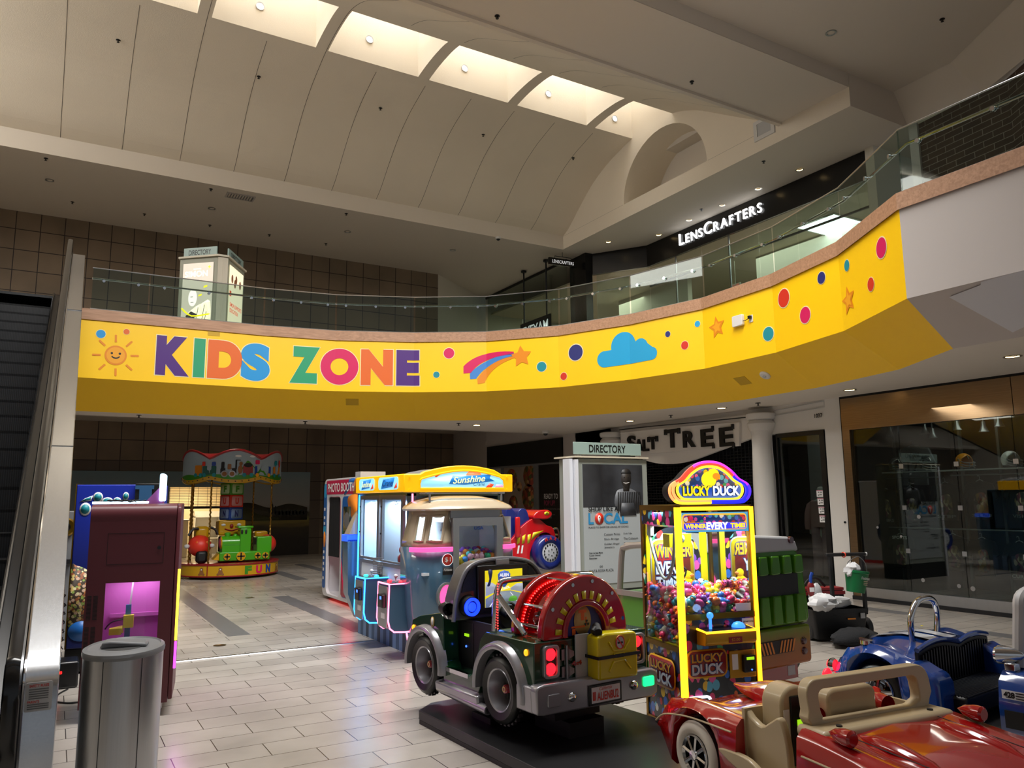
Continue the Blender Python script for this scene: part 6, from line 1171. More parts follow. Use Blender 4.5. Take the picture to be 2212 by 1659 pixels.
def plaque(o, fr, cx, cz, w, h, par, lit_=False):
    q = decal('plaque', rrect(cx-w/2, cz-h/2, cx+w/2, cz+h/2, h*.28), o, fr, 'lk_gold', par, .003); decal('plaque_field', rrect(cx-w/2+.012, cz-h/2+.012, cx+w/2-.012, cz+h/2-.012, h*.24), o, fr, 'lk_red', q, .006)
    r, u = V3(fr[0]), V3(fr[1])
    for s, dz, m, hh in (('LUCKY', h*.2, 'lk_gold', h*.3), ('DUCK', -h*.19, 'lk_white', h*.38)):
        for off, b, mm, k in ((.009, .08, 'lk_blue', 1.06), (.012, .035, m, 1)): text('plaque_lettering', s, V3(o)+r*cx+u*(cz+dz), fr, w*.78*k, hh*k, mm, q, bold=b, off=off)
plaque((0, 0, 0), FR, .205, .5, .34, .2, dk); plaque((0, .3, .4), LF, .0, 0, .4, .22, dk)
co = obj('coin_plate', MB().box(.39, -.012, .38, .615, 0, .575), 'gold_panel', dk, bev=.005); rd = obj('card_reader', MB().box(.49, -.05, .42, .59, -.012, .545), 'black_satin', co, bev=.008); obj('reader_display', MB().box(.51, -.052, .51, .575, -.05, .53), 'reader_screen', rd); obj('reader_light', MB().cyl((.55, -.05, .44), (.55, -.054, .44), .006, n=8), 'reader_blue', rd); obj('reader_notice', MB().box(.41, -.014, .44, .46, -.012, .55), 'paper', co)
obj('notice', MB().box(.52, -.003, .665, .62, -.001, .8), 'paper', dk); text('notice_lettering', 'ENTERTAINMENT SOLUTIONS', (.57, -.003, .775), FR, .09, .012, 'serif_black', dk, bold=.02); obj('notice_red', MB().box(.525, -.004, .66, .615, -.003, .715), 'd_red', dk)
obj('price_card', MB().box(.47, -.006, .855, .6, -.003, .91), 'paper', dk)
obj('prize_chute', MB().ringp(rrect(.03, .06, .22, .28, .03), rrect(.045, .075, .205, .265, .025), 'y', -.02, .0), 'mq_white', dk); obj('chute_flap', MB().box(.045, -.006, .075, .205, -.002, .265), 'duck_art', dk)
# marquee
def cloud(k): 
    return [(.31+(x-.31)*k, 1.79+(z-1.79)*k) for x, z in smooth([(.31, 1.655), (.56, 1.655), (.63, 1.675), (.665, 1.73), (.65, 1.79), (.57, 1.835), (.5, 1.9), (.41, 1.95), (.31, 1.965), (.21, 1.95), (.12, 1.9), (.05, 1.835), (-.03, 1.79), (-.045, 1.73), (-.01, 1.675), (.06, 1.655)], 4, True)]
mq = obj('marquee', MB().prism(cloud(1.0), 'y', .02, .12), 'ride_black', dk, bev=.01); c1 = cloud(.985); N = len(c1)
def seg(c, a, b, r, m, nm): obj(nm, MB().tube([(x, .012, z) for x, z in [c[i % N] for i in range(a, b+1)]], r, 8), m, mq)
for a, b, m in ((0, 8, 'nz_deep'), (8, 16, 'nz_blue'), (16, 24, 'nz_purple'), (24, 38, 'nz_magenta'), (38, 46, 'nz_red'), (46, 56, 'nz_orange'), (56, 64, 'nz_yellow')): seg(c1, a, b, .011, m, 'neon_outer')
c2 = cloud(.9)
for a, b, m in ((0, 22, 'nz_deep'), (22, 34, 'nz_red'), (34, 46, 'nz_red'), (46, 64, 'nz_orange')): seg(c2, a, b, .012, m, 'neon_middle')
c3 = cloud(.8); seg(c3, 0, N, .01, 'nz_yellow', 'neon_inner')
pn = decal('marquee_panel', cloud(.8), (0, .02, 0), FR, 'mq_blue', mq, .002); decal('panel_ducks', [p for p in cloud(.72) if p[1] > 1.76], (0, .02, 0), FR, 'duck_art_lit', pn, .005)
q = obj('panel_duck', plane_poly(MB(), circ(.3, 1.83, .065, .06, 20), (0, .02, 0), FR, .009), 'mq_yellow', pn); obj('panel_duck_head', plane_poly(MB(), circ(.34, 1.87, .05, .045, 18), (0, .02, 0), FR, .011), 'mq_yellow', q); obj('panel_duck_beak', plane_poly(MB(), circ(.365, 1.855, .034, .026, 14), (0, .02, 0), FR, .013), 'mq_orange', q)
for s, x, m in (('LUCKY', .185, 'mq_yellow'), ('DUCK', .445, 'mq_white')):
    for off, b, mm, k in ((.014, .1, 'lk_blue', 1.06), (.018, .04, m, 1)): text('panel_lettering', s, (x, .02, 1.745), FR, .235*k, .075*k, mm, pn, bold=b, off=off)
lamp('duck_light', 'AREA', (4.22, 4.58, 1.585), 24, (.95, .97, 1), .4, .3, to=(4.22, 4.58, 0))
# rubber ducks
dn = ['crimson', 'pink', 'yellow', 'blue', 'green', 'orange', 'red', 'light blue', 'purple', 'cream']; dp = {}
for i, c in enumerate(DC): mat('duck_%d' % i, c, .35, coat=.3)
Rm = Mx.Translation((3.98, 4.38, 0)) @ Mx.Rotation(math.radians(-12), 4, 'Z')
def duck(i, p):
    if i not in dp:
        mb = MB().use('duck_%d' % i).ell((0, 0, 0), (.03, .038, .026), 14, 8).ell((0, -.016, .034), (.023, .023, .022), 12, 8).ell((0, .034, .014), (.012, .016, .009), 8, 5)
        mb.use('toy_5').ell((0, -.042, .03), (.011, .012, .006), 8, 5); mb.use('matte_black').ell((-.011, -.034, .041), .0045, 6, 4).ell((.011, -.034, .041), .0045, 6, 4)
        o = obj('rubber_duck', mb, smooth_a=1); dp[i] = o
    else: o = dp[i].copy(); C.objects.link(o)
    setp(o, '%s rubber duck in the prize heap of the LUCKY DUCK machine' % dn[i], 'rubber duck', '%s rubber ducks in the machine' % dn[i]); o.location = Rm @ V3(p); o.rotation_euler = (R.uniform(-.8, .8), R.uniform(-.8, .8), R.uniform(0, 6.28)); s = R.uniform(1.1, 1.3); o.scale = (s, s, s)
for lay in range(7):
    for ix in range(9):
        for iy in range(8):
            x, y = .055+ix*.068, .06+iy*.062; edge = x < .09 or y < .11
            z = .65+lay*.055; top = .94+.1*max(0, 1-abs(y-.42)/.3)+(.03 if x < .2 else 0)-.04*(x > .5)
            if z > top or not (edge or z+.06 > top): continue
            if x > .6: continue
            duck(R.randrange(10), (x+R.uniform(-.012, .012), y+R.uniform(-.012, .012), z+R.uniform(-.008, .008)))
# ---------------------------------------------------------------- red roadster ride
mat('roadster_red', 'a00f10', .16, coat=1); mat('cream_trim', 'b8a582', .4, coat=.3); mat('whitewall', 'd3ccc0', .45); mat('cobra_blue', '12387e', .16, coat=1); mat('stripe_white', 'c9ccd4', .25, coat=.6); mat('seat_black', '0a0a0c', .4); mat('ribbed_black', '0c0c0e', .35)
def lerp(tab, y):
    t = sorted(tab)
    if y <= t[0][0]: return t[0][1]
    for (a, va), (b, vb) in zip(t, t[1:]):
        if a <= y <= b: k = (y-a)/(b-a); k = k*k*(3-2*k); return va+(vb-va)*k
    return t[-1][1]
rc = thing('roadster_ride', 'red roadster ride with whitewall wheel and cream windscreen frame', 'ride car', (2.99, 3.22, 0), -5.5)
XL, XR = 0.0, .96
zf = [(-1.62, .44), (-1.5, .56), (-1.2, .63), (-.72, .665), (-.3, .61), (.07, .62), (.26, .585), (.33, .53), (.37, .45)]
zm = [(-1.62, .43), (-1.5, .54), (-1.1, .635), (-.66, .655), (-.3, .655), (0, .6), (.25, .545), (.37, .45)]
def zb(y):
    for c in (0, -1.25):
        if abs(y-c) < .2: return .36+math.sqrt(.04-(y-c)**2)*.98
    return .24 if y < .2 else .24+(y-.2)*1.0
def sec(y, cut=0):
    f, m = lerp(zf, y), lerp(zm, y); b = min(zb(y), f-.06); s = .03*max(0, (y-.2)/.17) if y > .2 else (.06*max(0, (-1.35-y)/.27) if y < -1.35 else 0); l, r = XL+s, XR-s
    h = [(l+.035, b), (l+.0, b+.03), (l-.005, (b+f)/2), (l+.01, f-.035), (l+.045, f), (l+.11, f-.004), (l+.19, (f+m)/2-.012), (l+.3, m), ((l+r)/2, m+.012)]
    return [(x, y, z) for x, z in h]+[(l+r-x, y, z) for x, z in h[-2::-1]]
def ylist(a, b, n): return [a+(b-a)*i/n for i in range(n+1)]
for nm, a, b, n in (('rear_body', -.32, .37, 26), ('front_body', -1.62, -.72, 30)): obj(nm, MB().loft([sec(y) for y in ylist(a, b, n)]), 'roadster_red', rc, smooth_a=.9)
obj('door_step', MB().box(.02, -.74, .2, .94, -.3, .34), 'roadster_red', rc, bev=.02); obj('side_wall', MB().box(XR-.07, -.74, .3, XR, -.3, .64), 'roadster_red', rc, bev=.02)
# low twin fairings behind the seats
obj('head_fairing', MB().loft([[(.3+.36*(.5+.5*math.cos(t))*w+(.18*(1-w)), y, .62+.0+h*math.sin(t)) for t in [PI*i/14 for i in range(15)]] for y, w, h in ((.22, .1, .01), (.05, .6, .05), (-.12, .9, .09), (-.3, 1, .1))]), 'roadster_red', rc, smooth_a=1)
obj('cockpit', MB().box(.03, -.74, .33, .07, -.31, .4).box(.06, -.33, .33, .9, -.31, .66).box(.88, -.74, .33, .9, -.3, .66).box(.05, -.75, .33, .9, -.72, .6).box(.04, -.74, .33, .9, -.3, .35), 'cream_trim', rc)
obj('seat_side', MB().prism(smooth([(-.31, .64), (-.36, .625), (-.43, .6), (-.5, .64), (-.56, .66), (-.6, .5), (-.56, .34), (-.3, .34)], 3, True), 'x', .07, .11), 'cream_trim', rc, bev=.01)
pp = rrect(.14, .33, .33, .785, (.02, .09, .09, .02), 6)
pc = obj('coin_pillar', MB().prism(pp, 'y', -.5, -.36), 'cream_trim', rc, bev=.015); q = obj('coin_panel', MB().box(.19, -.51, .42, .28, -.5, .74), 'ride_black', pc, bev=.005); obj('coin_display', MB().box(.225, -.513, .6, .275, -.51, .63), 'reader_screen', q); obj('pillar_notice', MB().box(.15, -.503, .53, .185, -.5, .68), 'paper', pc)
obj('seat', MB().box(.14, -.44, .33, .86, -.3, .52), 'cream_trim', rc, bev=.03)
w0 = rrect(.08, .63, .9, .86, (.1, .07, .07, .1), 5); w1 = rrect(.15, .68, .81, .815, (.05, .04, .04, .05), 5)
ws = obj('windscreen_frame', MB().loft([[(x+(.0 if z < .7 else .02), -.70+(z-.65)*.15+t, z) for x, z in p] for p, t in ((w0, -.03), (w0, .03), (w1, .03), (w1, -.03))], closed=True), 'cream_trim', rc, bev=.014, seg=3)
obj('dash_cowl', MB().box(.06, -.84, .615, .92, -.66, .672), 'cream_trim', rc, bev=.025, seg=3)
for x in (.2, .8): obj('frame_screw', MB().cyl((x, -.79, .672), (x, -.79, .678), .014, n=14), 'ride_black', ws)
obj('dash_pod', MB().prism(rrect(.3, .64, .62, .785, (.02, .05, .05, .02), 4), 'y', -.64, -.5), 'cream_trim', rc, bev=.015); obj('pod_lens', MB().box(.43, -.58, .785, .49, -.55, .792), 'light_grey', rc)
for x in (.25, .72): obj('dash_hood', MB().lathe([(.05, 0), (.045, .04), (.025, .08), (0, .09)], (x, -.62, .66), (V3((1, 0, 0)), V3((0, 0, 1)), V3((0, 1, .3))), 18), 'roadster_red', rc)
for x in (.25, .735): obj('hood_ridge', MB().loft([[(x+w*math.cos(t), y, lerp(zm, y)-.006+h*math.sin(t)) for t in [PI*i/10 for i in range(11)]] for y, w, h in ((-.86, .01, .006), (-.93, .035, .028), (-1.05, .05, .034), (-1.2, .035, .018), (-1.32, .008, .002))]), 'roadster_red', rc, smooth_a=1)
for x in (.06, .9): obj('fender_pod', MB().lathe([(0, .09), (.025, .05), (.036, 0), (.036, -.035), (.026, -.045), (0, -.045)], (x, -.95, .685), (V3((1, 0, 0)), V3((0, 0, 1)), V3((0, 1, 0))), 18), 'roadster_red', rc)
obj('hood_line', MB().tube([(.17, -.82, .656), (.19, -1.3, .625), (.48, -1.42, .6), (.77, -1.3, .625), (.79, -.82, .656), (.17, -.82, .656)], .0025, 5), 'ride_black', rc)
obj('pin_stripe', MB().tube(smooth([(.005, .35, .45), (-.004, .27, .5), (-.006, .17, .525), (-.007, 0, .545), (-.006, -.3, .55)], 4), .005, 6), 'cream_trim', rc); obj('pin_stripe', MB().tube(smooth([(-.006, -.76, .565), (-.006, -1.02, .555), (.0, -1.35, .52)], 4), .005, 6), 'cream_trim', rc)
obj('side_flash', MB().prism(smooth([(-.2, .445), (-.28, .46), (-.42, .455), (-.52, .4), (-.44, .37), (-.3, .4)], 4, True), 'x', -.012, .02), 'cream_trim', rc, bev=.008)
for cy in (0, -1.25):
  for sx in (0, 1):
    X = -.0 if sx == 0 else XR; ax = (V3((0, 1, 0)), V3((0, 0, 1)), V3((1 if sx == 0 else -1, 0, 0)))
    w = obj('wheel', MB().lathe([(.1, .005), (.125, -.012), (.15, -.008), (.168, .01), (.172, .04), (.172, .1), (.1, .12)], (X, cy, .36), ax, 36), 'whitewall', rc, smooth_a=1)
    obj('tread', MB().lathe([(.168, .012), (.177, .03), (.177, .11), (.16, .12)], (X, cy, .36), ax, 36), 'tyre', w); obj('wheel_well', MB().cyl((X+(.05 if sx == 0 else -.05), cy, .36), (X+(.06 if sx == 0 else -.06), cy, .36), .1), 'ride_black', w)
    hb = MB().lathe([(.1, .0), (.095, -.012), (.085, .0), (.085, .04)], (X, cy, .36), ax, 32).lathe([(0, -.02), (.025, -.018), (.03, -.005), (.03, .03)], (X, cy, .36), ax, 18); s_ = 1 if sx == 0 else -1
    for k in range(8): a = PI*k/4+.2; c, s = math.cos(a), math.sin(a); hb.loft([[V3((X+s_*dx, cy+c*r-s*ww, .36+s*r+c*ww)) for dx, ww in ((-.008, -.009), (-.014, 0), (-.008, .009), (.015, .009), (.015, -.009))] for r in (.02, .092)])
    obj('spoke_hub', hb, 'chrome', w)
obj('rear_nub', MB().ell((.03, .37, .44), .016, 10, 8).ell((.1, .3, .26), .014, 10, 8), 'dark_metal', rc)
obj('ride_base', MB().box(.2, -1.2, .14, .76, .1, .3).box(.3, -1.0, .1, .66, -.1, .16), 'ride_black', rc)

# ---------------------------------------------------------------- blue open sports car ride
bc = thing('sports_car_ride', 'blue open sports car ride with chrome roll hoop and white stripes', 'ride car', (5.27, 3.40, 0), 6)
XL, XR = -.42, .84; cx = .21
bzf = [(-1.3, .45), (-1.1, .6), (-.68, .645), (-.3, .565), (-.16, .62), (.14, .685), (.32, .64), (.42, .55), (.5, .4)]
def bz(y): 
    return min(.41+math.sqrt(max(0, .0361-(y-.1)**2)), lerp(bzf, y)-.08) if abs(y-.1) < .19 else .27
def bsec(y, inner=True):
    f = lerp(bzf, y); b = bz(y); s = .12*max(0, (y-.3)/.2)**1.5 if y > .3 else 0; d = lerp([(-.2, .7), (.1, .72), (.3, .69), (.42, .6), (.5, .42)], y)
    h = [(XL+s+.05, b), (XL+s, b+.04), (XL+s-.01, (b+f)/2), (XL+s+.02, f-.06), (XL+s+.09, f), (XL+s+.19, f-.015), (XL+.3, f*.5+d*.5-.03), (XL+.42, d-.012), (cx, d)]
    return [(x, y, z) for x, z in h]+[(2*cx-x, y, z) for x, z in h[-2::-1]]
obj('rear_body', MB().loft([bsec(y) for y in ylist(-.14, .5, 26)]), 'cobra_blue', bc, smooth_a=.9)
fl = [(-.14, .27), (-.14, .63), (-.2, .6), (-.25, .575), (-.3, .56), (-.33, .5), (-.34, .27)]
for x0, x1 in ((XL, XL+.22), (XR-.22, XR)): obj('door_post', MB().prism(fl, 'x', x0, x1), 'cobra_blue', bc, bev=.03, seg=3)
obj('sill', MB().box(XL+.02, -.7, .2, XL+.12, -.3, .3).box(XR-.12, -.7, .2, XR-.02, -.3, .3).box(XL+.1, -.7, .2, XR-.1, -.14, .26), 'seat_black', bc)
def bub(x): return max(.66+.055*math.cos((x+.02)/.36*PI/2) if abs(x+.02) < .36 else 0, .655+.045*math.cos((x-.52)/.3*PI/2) if abs(x-.52) < .3 else 0, .6)
xs = ylist(-.3, .74, 30)
obj('seat_back', MB().loft([[(x, -.15+(.0 if z else 0), z) for x, z in [(xs[0], .4)]+[(x, bub(x)-.02) for x in xs]+[(xs[-1], .4)]], [(x, -.13, z) for x, z in [(xs[0], .4)]+[(x, bub(x)-.01) for x in xs]+[(xs[-1], .4)]]]), 'seat_black', bc)
mb = MB()
for k in range(26): x = -.26+k*.038; mb.box(x, -.163, .44, x+.016, -.15, bub(x)-.04)
obj('seat_back_ribs', mb, 'ribbed_black', bc); obj('back_rim', MB().tube([(x, -.145, bub(x)) for x in xs], .018, 8), 'cobra_blue', bc)
obj('seat_cushion', MB().box(XL+.16, -.42, .3, XR-.16, -.14, .425), 'seat_black', bc, bev=.02); mb = MB()
for k in range(15): mb.cyl((XL+.17, -.415+k*.018, .425), (XR-.17, -.415+k*.018, .425), .006, n=6)
obj('seat_ribs', mb, 'ribbed_black', bc)
for x0, x1 in ((.0, .13), (.19, .3)): obj('stripe', MB().grid([[(x, y, lerp([(-.2, .7), (.1, .72), (.3, .69), (.42, .6), (.5, .42)], y)+.004) for x in (x0, x1)] for y in ylist(-.13, .42, 12)]), 'stripe_white', bc)
obj('roll_hoop', MB().tube(smooth([(-.02, .02, .68), (-.04, .01, .84), (.03, 0, .94), (.155, 0, .965), (.28, 0, .94), (.345, .01, .84), (.33, .02, .68)], 6), .021, 14), 'chrome', bc)
obj('fuel_cap', MB().cyl((-.3, .2, .675), (-.3, .2, .7), .045, n=20).box(-.31, .15, .7, -.29, .25, .712), 'chrome', bc)
for x in (-.33, .75): t_ = obj('tail_light', MB().ell((x, .46, .5), (.035, .035, .04), 14, 8), 'tail_red', bc); obj('tail_chrome', MB().lathe([(.04, 0), (.05, .02), (.04, .04)], (x, .43, .5), 'y', 16), 'chrome', t_); obj('lower_lamp', MB().ell((x+.0, .5, .41), (.05, .03, .06), 14, 8), 'tail_red', t_)
for sx in (0, 1):
    X = XL-.0 if sx == 0 else XR; ax = (V3((0, 1, 0)), V3((0, 0, 1)), V3((1 if sx == 0 else -1, 0, 0)))
    w = obj('wheel', MB().lathe([(.11, .02), (.14, .01), (.17, .02), (.18, .05), (.18, .14)], (X, .09, .39), ax, 36), 'tyre', bc, smooth_a=1); obj('rim', MB().lathe([(.112, .015), (.105, .005), (.095, .02), (.09, .08), (0, .08)], (X, .09, .39), ax, 32), 'chrome', w); s_ = 1 if sx == 0 else -1
    hb = MB()
    for k in range(5): a = 2*PI*k/5+.5; hb.tube([(X+s_*.0, .09+.02*math.cos(a), .39+.02*math.sin(a)), (X+s_*.02, .09+.1*math.cos(a), .39+.1*math.sin(a))], .014, 8)
    obj('spokes', hb, 'chrome', w); cp_ = obj('hub_cap', MB().cyl((X+s_*.0, .09, .39), (X-s_*.02, .09, .39), .04, n=20), 'd_red', w)
    if sx == 0: text('hub_letters', 'wood', (X-.02, .08, .39), LF, .055, .018, 'text_white', cp_, off=.002)
fb = lambda y: lerp(bzf, y)
def fsec(y):
    f = fb(y); n = .0 if y > -.9 else .1*(-.9-y); h = [(XL+n+.05, .26), (XL+n, .32), (XL+n-.005, .45), (XL+n+.02, f-.05), (XL+n+.09, f), (XL+.25, f+.015), (cx, f+.06)]
    return [(x, y, z) for x, z in h]+[(2*cx-x, y, z) for x, z in h[-2::-1]]
obj('front_body', MB().loft([fsec(y) for y in ylist(-1.3, -.67, 14)]), 'cobra_blue', bc, smooth_a=.9)
bd = obj('number_badge', plane_poly(MB(), rect(.13, .05), (XL-.005, -.76, .53), LF, .006), 'stripe_white', bc); text('badge_number', '428', (XL-.005, -.735, .53), LF, .06, .034, 'serif_black', bd, bold=.05, off=.009); mb = MB()
for dz in (-.015, 0, .015): plane_poly(mb, rect(.05, .006), (XL-.005, -.795, .53+dz), LF, .009)
obj('badge_bars', mb, 'serif_black', bd); obj('side_vent', MB().box(XL-.012, -.8, .34, XL, -.7, .44), 'ride_black', bc)
mr = obj('wing_mirror', MB().lathe([(.0, .06), (.045, .055), (.055, .04), (.055, .02), (.045, -.03), (.025, -.08), (0, -.1)], (-.28, -.68, .73), (V3((1, 0, 0)), V3((0, 0, 1)), V3((-.5, .85, 0)).normalized()), 22), 'chrome', bc, smooth_a=.7); obj('mirror_foot', MB().box(-.33, -.74, .645, -.25, -.68, .69), 'chrome', mr, bev=.006)
obj('windscreen_frame', MB().tube(smooth([(-.22, -.72, .66), (-.2, -.74, .95), (-.15, -.75, 1.08), (.2, -.76, 1.1), (.57, -.75, 1.08), (.62, -.74, .95), (.64, -.72, .66)], 5), .035, 10), 'light_grey', bc)
obj('steering_wheel', MB().lathe([(.1, -.01), (.115, 0), (.1, .01)], (.5, -.5, .66), (V3((1, 0, 0)), V3((0, .3, .95)), V3((0, -.95, .3))), 24), 'ride_black', bc); obj('steering_column', MB().cyl((.5, -.5, .66), (.5, -.69, .6), .02), 'ride_black', bc)
obj('ride_base', MB().box(-.1, -1.0, 0, .5, .3, .22), 'ride_black', bc)

# ---------------------------------------------------------------- green lorry ride behind the duck machine
mat('lorry_green', '4c8a12', .25, coat=.6); mat('lorry_fade', 'b5501a', .3, coat=.5); mat('lorry_grey', '8f857c', .3, coat=.4); mat('hazard_orange', 'd8822a', .4)
bands('lorry_paint', [(0, 'a8561c'), (.28, '96601a'), (.55, '4f8a14'), (1, '3f7a10')], 2, .2, .95, .12, 2, .22, streak=(2, 1, 1))
gl = thing('lorry_ride', 'green and orange lorry ride with hazard stripes behind the duck machine', 'ride car', (5.86, 4.86, 0), 3)
rb = [(-.92, .58), (.06, .58), (.09, .62), (.085, .75), (.03, 1.1), (-.03, 1.2), (-.1, 1.24), (-.8, 1.24), (-.87, 1.2), (-.91, 1.1)]
obj('box_body', MB().loft([[(x, y, z) for x, z in [(-.44+(x+.44)*k, z) for x, z in rb]] for y, k in ((-.02, .97), (.0, 1), (.75, 1), (.78, .98))]), 'lorry_paint', gl, bev=.02)
for z0, z1 in ((.6, .84), (1.02, 1.18)):
    mb = MB()
    for k in range(5): x = -.72+k*.16; mb.prism([(x-.065, z0+.02), (x-.05, z0), (x+.05, z0), (x+.065, z0+.02), (x+.05, z1), (x-.05, z1)], 'y', -.07, .0)
    obj('pressed_ribs', mb, 'lorry_paint', gl, bev=.012)
obj('rear_window', MB().box(-.66, -.035, .84, -.07, .0, 1.02), 'ride_black', gl)
obj('roof', MB().loft([[(x, y, z) for x, z in ((-.88, 1.21), (-.02, 1.21), (-.06, 1.3), (-.16, 1.34), (-.74, 1.37), (-.84, 1.3))] for y in (-.03, .8)]), 'light_grey', gl, bev=.02); obj('roof_light', MB().cyl((-.14, -.02, 1.31), (-.14, -.05, 1.31), .03), 'tail_dark', gl)
obj('lower_body', MB().prism(rrect(-.9, .24, .06, .57, .04), 'y', -.04, .75), 'lorry_paint', gl, bev=.02); mb = MB()
hz = obj('hazard_panel', MB().box(-.66, -.05, .36, -.2, -.04, .47), 'ride_black', gl)
for k in range(5):
    for s in (-1, 1): x = -.43+s*(.04+k*.042); plane_poly(mb, [(x-.011, .365), (x+.011, .365), (x+.011+s*.035, .465), (x-.011+s*.035, .465)], (0, -.05, 0), FR, .002)
obj('hazard_stripes', mb, 'hazard_orange', hz)
for z in (.43, .345): 
    for x in (-.05, -.8): obj('tail_lamp', MB().lathe([(0, -.02), (.025, -.018), (.034, 0)], (x, -.04, z), 'y', 18), 'tail_dark', gl)
obj('chassis', MB().box(-.75, .0, .12, -.1, 1.2, .26), 'ride_red', gl); obj('ride_base', MB().box(-.7, .1, 0, -.15, 1.1, .12), 'ride_black', gl); obj('chassis_label', MB().box(-.24, -.003, .15, -.14, 0, .23), 'light_grey', gl)
for x in (-.86, .0): 
    for y in (.25, 1.15): obj('wheel', MB().lathe([(0, 0), (.1, 0), (.15, .0), (.16, .02), (.16, .1), (.1, .12)], (x-.03, y, .26), 'x', 28), 'tyre', gl)
cab = obj('cab', MB().prism(smooth([(1.55, .3), (1.6, .6), (1.5, .78)], 3)+[(.8, .78), (.8, .3)], 'x', -.88, .04), 'lorry_green', gl, bev=.02)
for x in (-.86, .0): obj('cab_frame', MB().tube(smooth([(x, 1.47, .76), (x, 1.42, 1.15), (x, 1.36, 1.21), (x, 1.15, 1.24), (x, .85, 1.25)], 4), .03, 10), 'lorry_grey', gl)
obj('cab_roof', MB().box(-.88, .8, 1.22, .02, 1.38, 1.26), 'lorry_grey', gl, bev=.02); obj('cab_inside', MB().box(-.84, .78, .3, .0, .82, 1.22).box(-.8, .9, .5, -.04, 1.2, .62), 'ride_black', gl); obj('side_cap', MB().box(-.9, .95, .75, -.86, 1.5, .8), 'lorry_grey', gl)

# ---------------------------------------------------------------- red buggy raised on blue wheels
mat('buggy_red', 'c00d16', .25, coat=.6); mat('buggy_blue', '14246e', .3, coat=.4); mat('wheel_white', 'bfc2c8', .35); mat('buggy_yellow', 'e0d020', .4)
rg = thing('buggy_ride', 'red number 11 racing buggy ride on tall blue wheels', 'ride car', (6.3, 10.5, 0), 0)
bp = smooth([(-.35, .55), (-.3, .95), (-.12, 1.1), (.0, 1.24), (.22, 1.38), (.36, 1.38), (.5, 1.28), (.63, 1.22), (.68, 1.0), (.66, .95), (.58, 1.12), (.44, 1.16), (.3, 1.08), (.18, .85), (.14, .55)], 3, True)
obj('body', MB().prism(bp, 'y', 0, .55), 'buggy_red', rg, bev=.03, seg=3); obj('wing', MB().prism(smooth([(.22, 1.4), (.3, 1.5), (.5, 1.52), (.58, 1.45), (.5, 1.38), (.34, 1.38)], 3, True), 'y', -.05, .6), 'buggy_red', rg, bev=.015); 
w_ = decal('wing_emblem', circ(.47, 1.465, .05, .03, 18), (0, -.05, 0), FR, 'buggy_yellow', rg, .003); obj('emblem_mark', plane_poly(MB(), [(.455, 1.45), (.48, 1.455), (.485, 1.48), (.47, 1.485)], (0, -.05, 0), FR, .006), 'ride_black', w_)
for k, (x, w) in enumerate(((-.06, .05), (.03, .05), (.13, .05))): decal('side_flash', [(x, 1.0), (x+w, 1.02), (x+w+.02, 1.15), (x+.01, 1.1+.02*k)], (0, 0, 0), FR, 'buggy_yellow', rg, .003)
decal('side_flash', [(.2, 1.05), (.3, 1.12), (.44, 1.2), (.24, 1.17)], (0, 0, 0), FR, 'buggy_yellow', rg, .003); text('race_number', '11', (.0, 0, .92), FR, .12, .12, 'text_white', rg, bold=.06, shear=.2)
obj('seat', MB().prism(smooth([(-.2, 1.05), (-.22, 1.5), (-.14, 1.56), (-.06, 1.5), (-.02, 1.4), (.02, 1.52), (.1, 1.55), (.18, 1.48), (.2, 1.2)], 3, True), 'y', .05, .5), 'buggy_blue', rg, bev=.02); obj('side_arm', MB().box(-.1, -.06, 1.1, -.02, 0, 1.42), 'buggy_red', rg, bev=.02); 
def bw(x, y, z, yy):
    w = obj('wheel', MB().lathe([(.15, 0), (.2, -.03), (.25, -.01), (.27, .04), (.27, .2), (.23, .25), (.1, .25)], (x, y, z), 'y', 36), 'buggy_blue', rg, smooth_a=1); obj('wheel_disc', MB().lathe([(0, -.01), (.1, -.015), (.15, .0), (.16, .02)], (x, y, z), 'y', 30), 'wheel_white', w); mb = MB()
    for k in range(15): a = 2*PI*k/15; plane_poly(mb, circ(x+.118*math.cos(a), z+.118*math.sin(a), .013, .02, 8), (0, y-.012, 0), FR, .002)
    for k in range(5): a = 2*PI*k/5; plane_poly(mb, circ(x+.05*math.cos(a), z+.05*math.sin(a), .01, .01, 8), (0, y-.016, 0), FR, .002)
    obj('wheel_slots', mb, 'ride_black', w)
    if yy: 
        mb = MB()
        for k, ch in enumerate('MAX'): 
            a = math.radians(115-k*22); tmb(mb, ch, (x+.225*math.cos(a), y-.03, z+.225*math.sin(a)), ((math.sin(a), 0, -math.cos(a)), (math.cos(a), 0, math.sin(a))), .05, .055, .05, off=.004)
        obj('tyre_letters', mb, 'd_red', w)
bw(.47, -.14, .86, 1); bw(.47, .45, .86, 0); bw(-.55, -.14, .7, 0); bw(-.55, .45, .7, 0)
obj('shock', MB().cyl((.3, .0, .9), (.36, .05, 1.15), .03, n=10), 'gold_panel', rg); obj('push_bar', MB().tube(smooth([(.66, .1, 1.2), (.76, .1, 1.22), (.8, .1, 1.12), (.76, .1, .98), (.68, .1, 1.0)], 4), .014, 8).tube(smooth([(.66, .45, 1.2), (.76, .45, 1.22), (.8, .45, 1.12), (.76, .45, .98), (.68, .45, 1.0)], 4), .014, 8).cyl((.78, .1, 1.12), (.78, .45, 1.12), .012, n=8), 'chrome', rg)
obj('ride_base', MB().box(-.4, .05, 0, .4, .5, .3).cyl((0, .27, .3), (.1, .27, .8), .1), 'ride_black', rg)
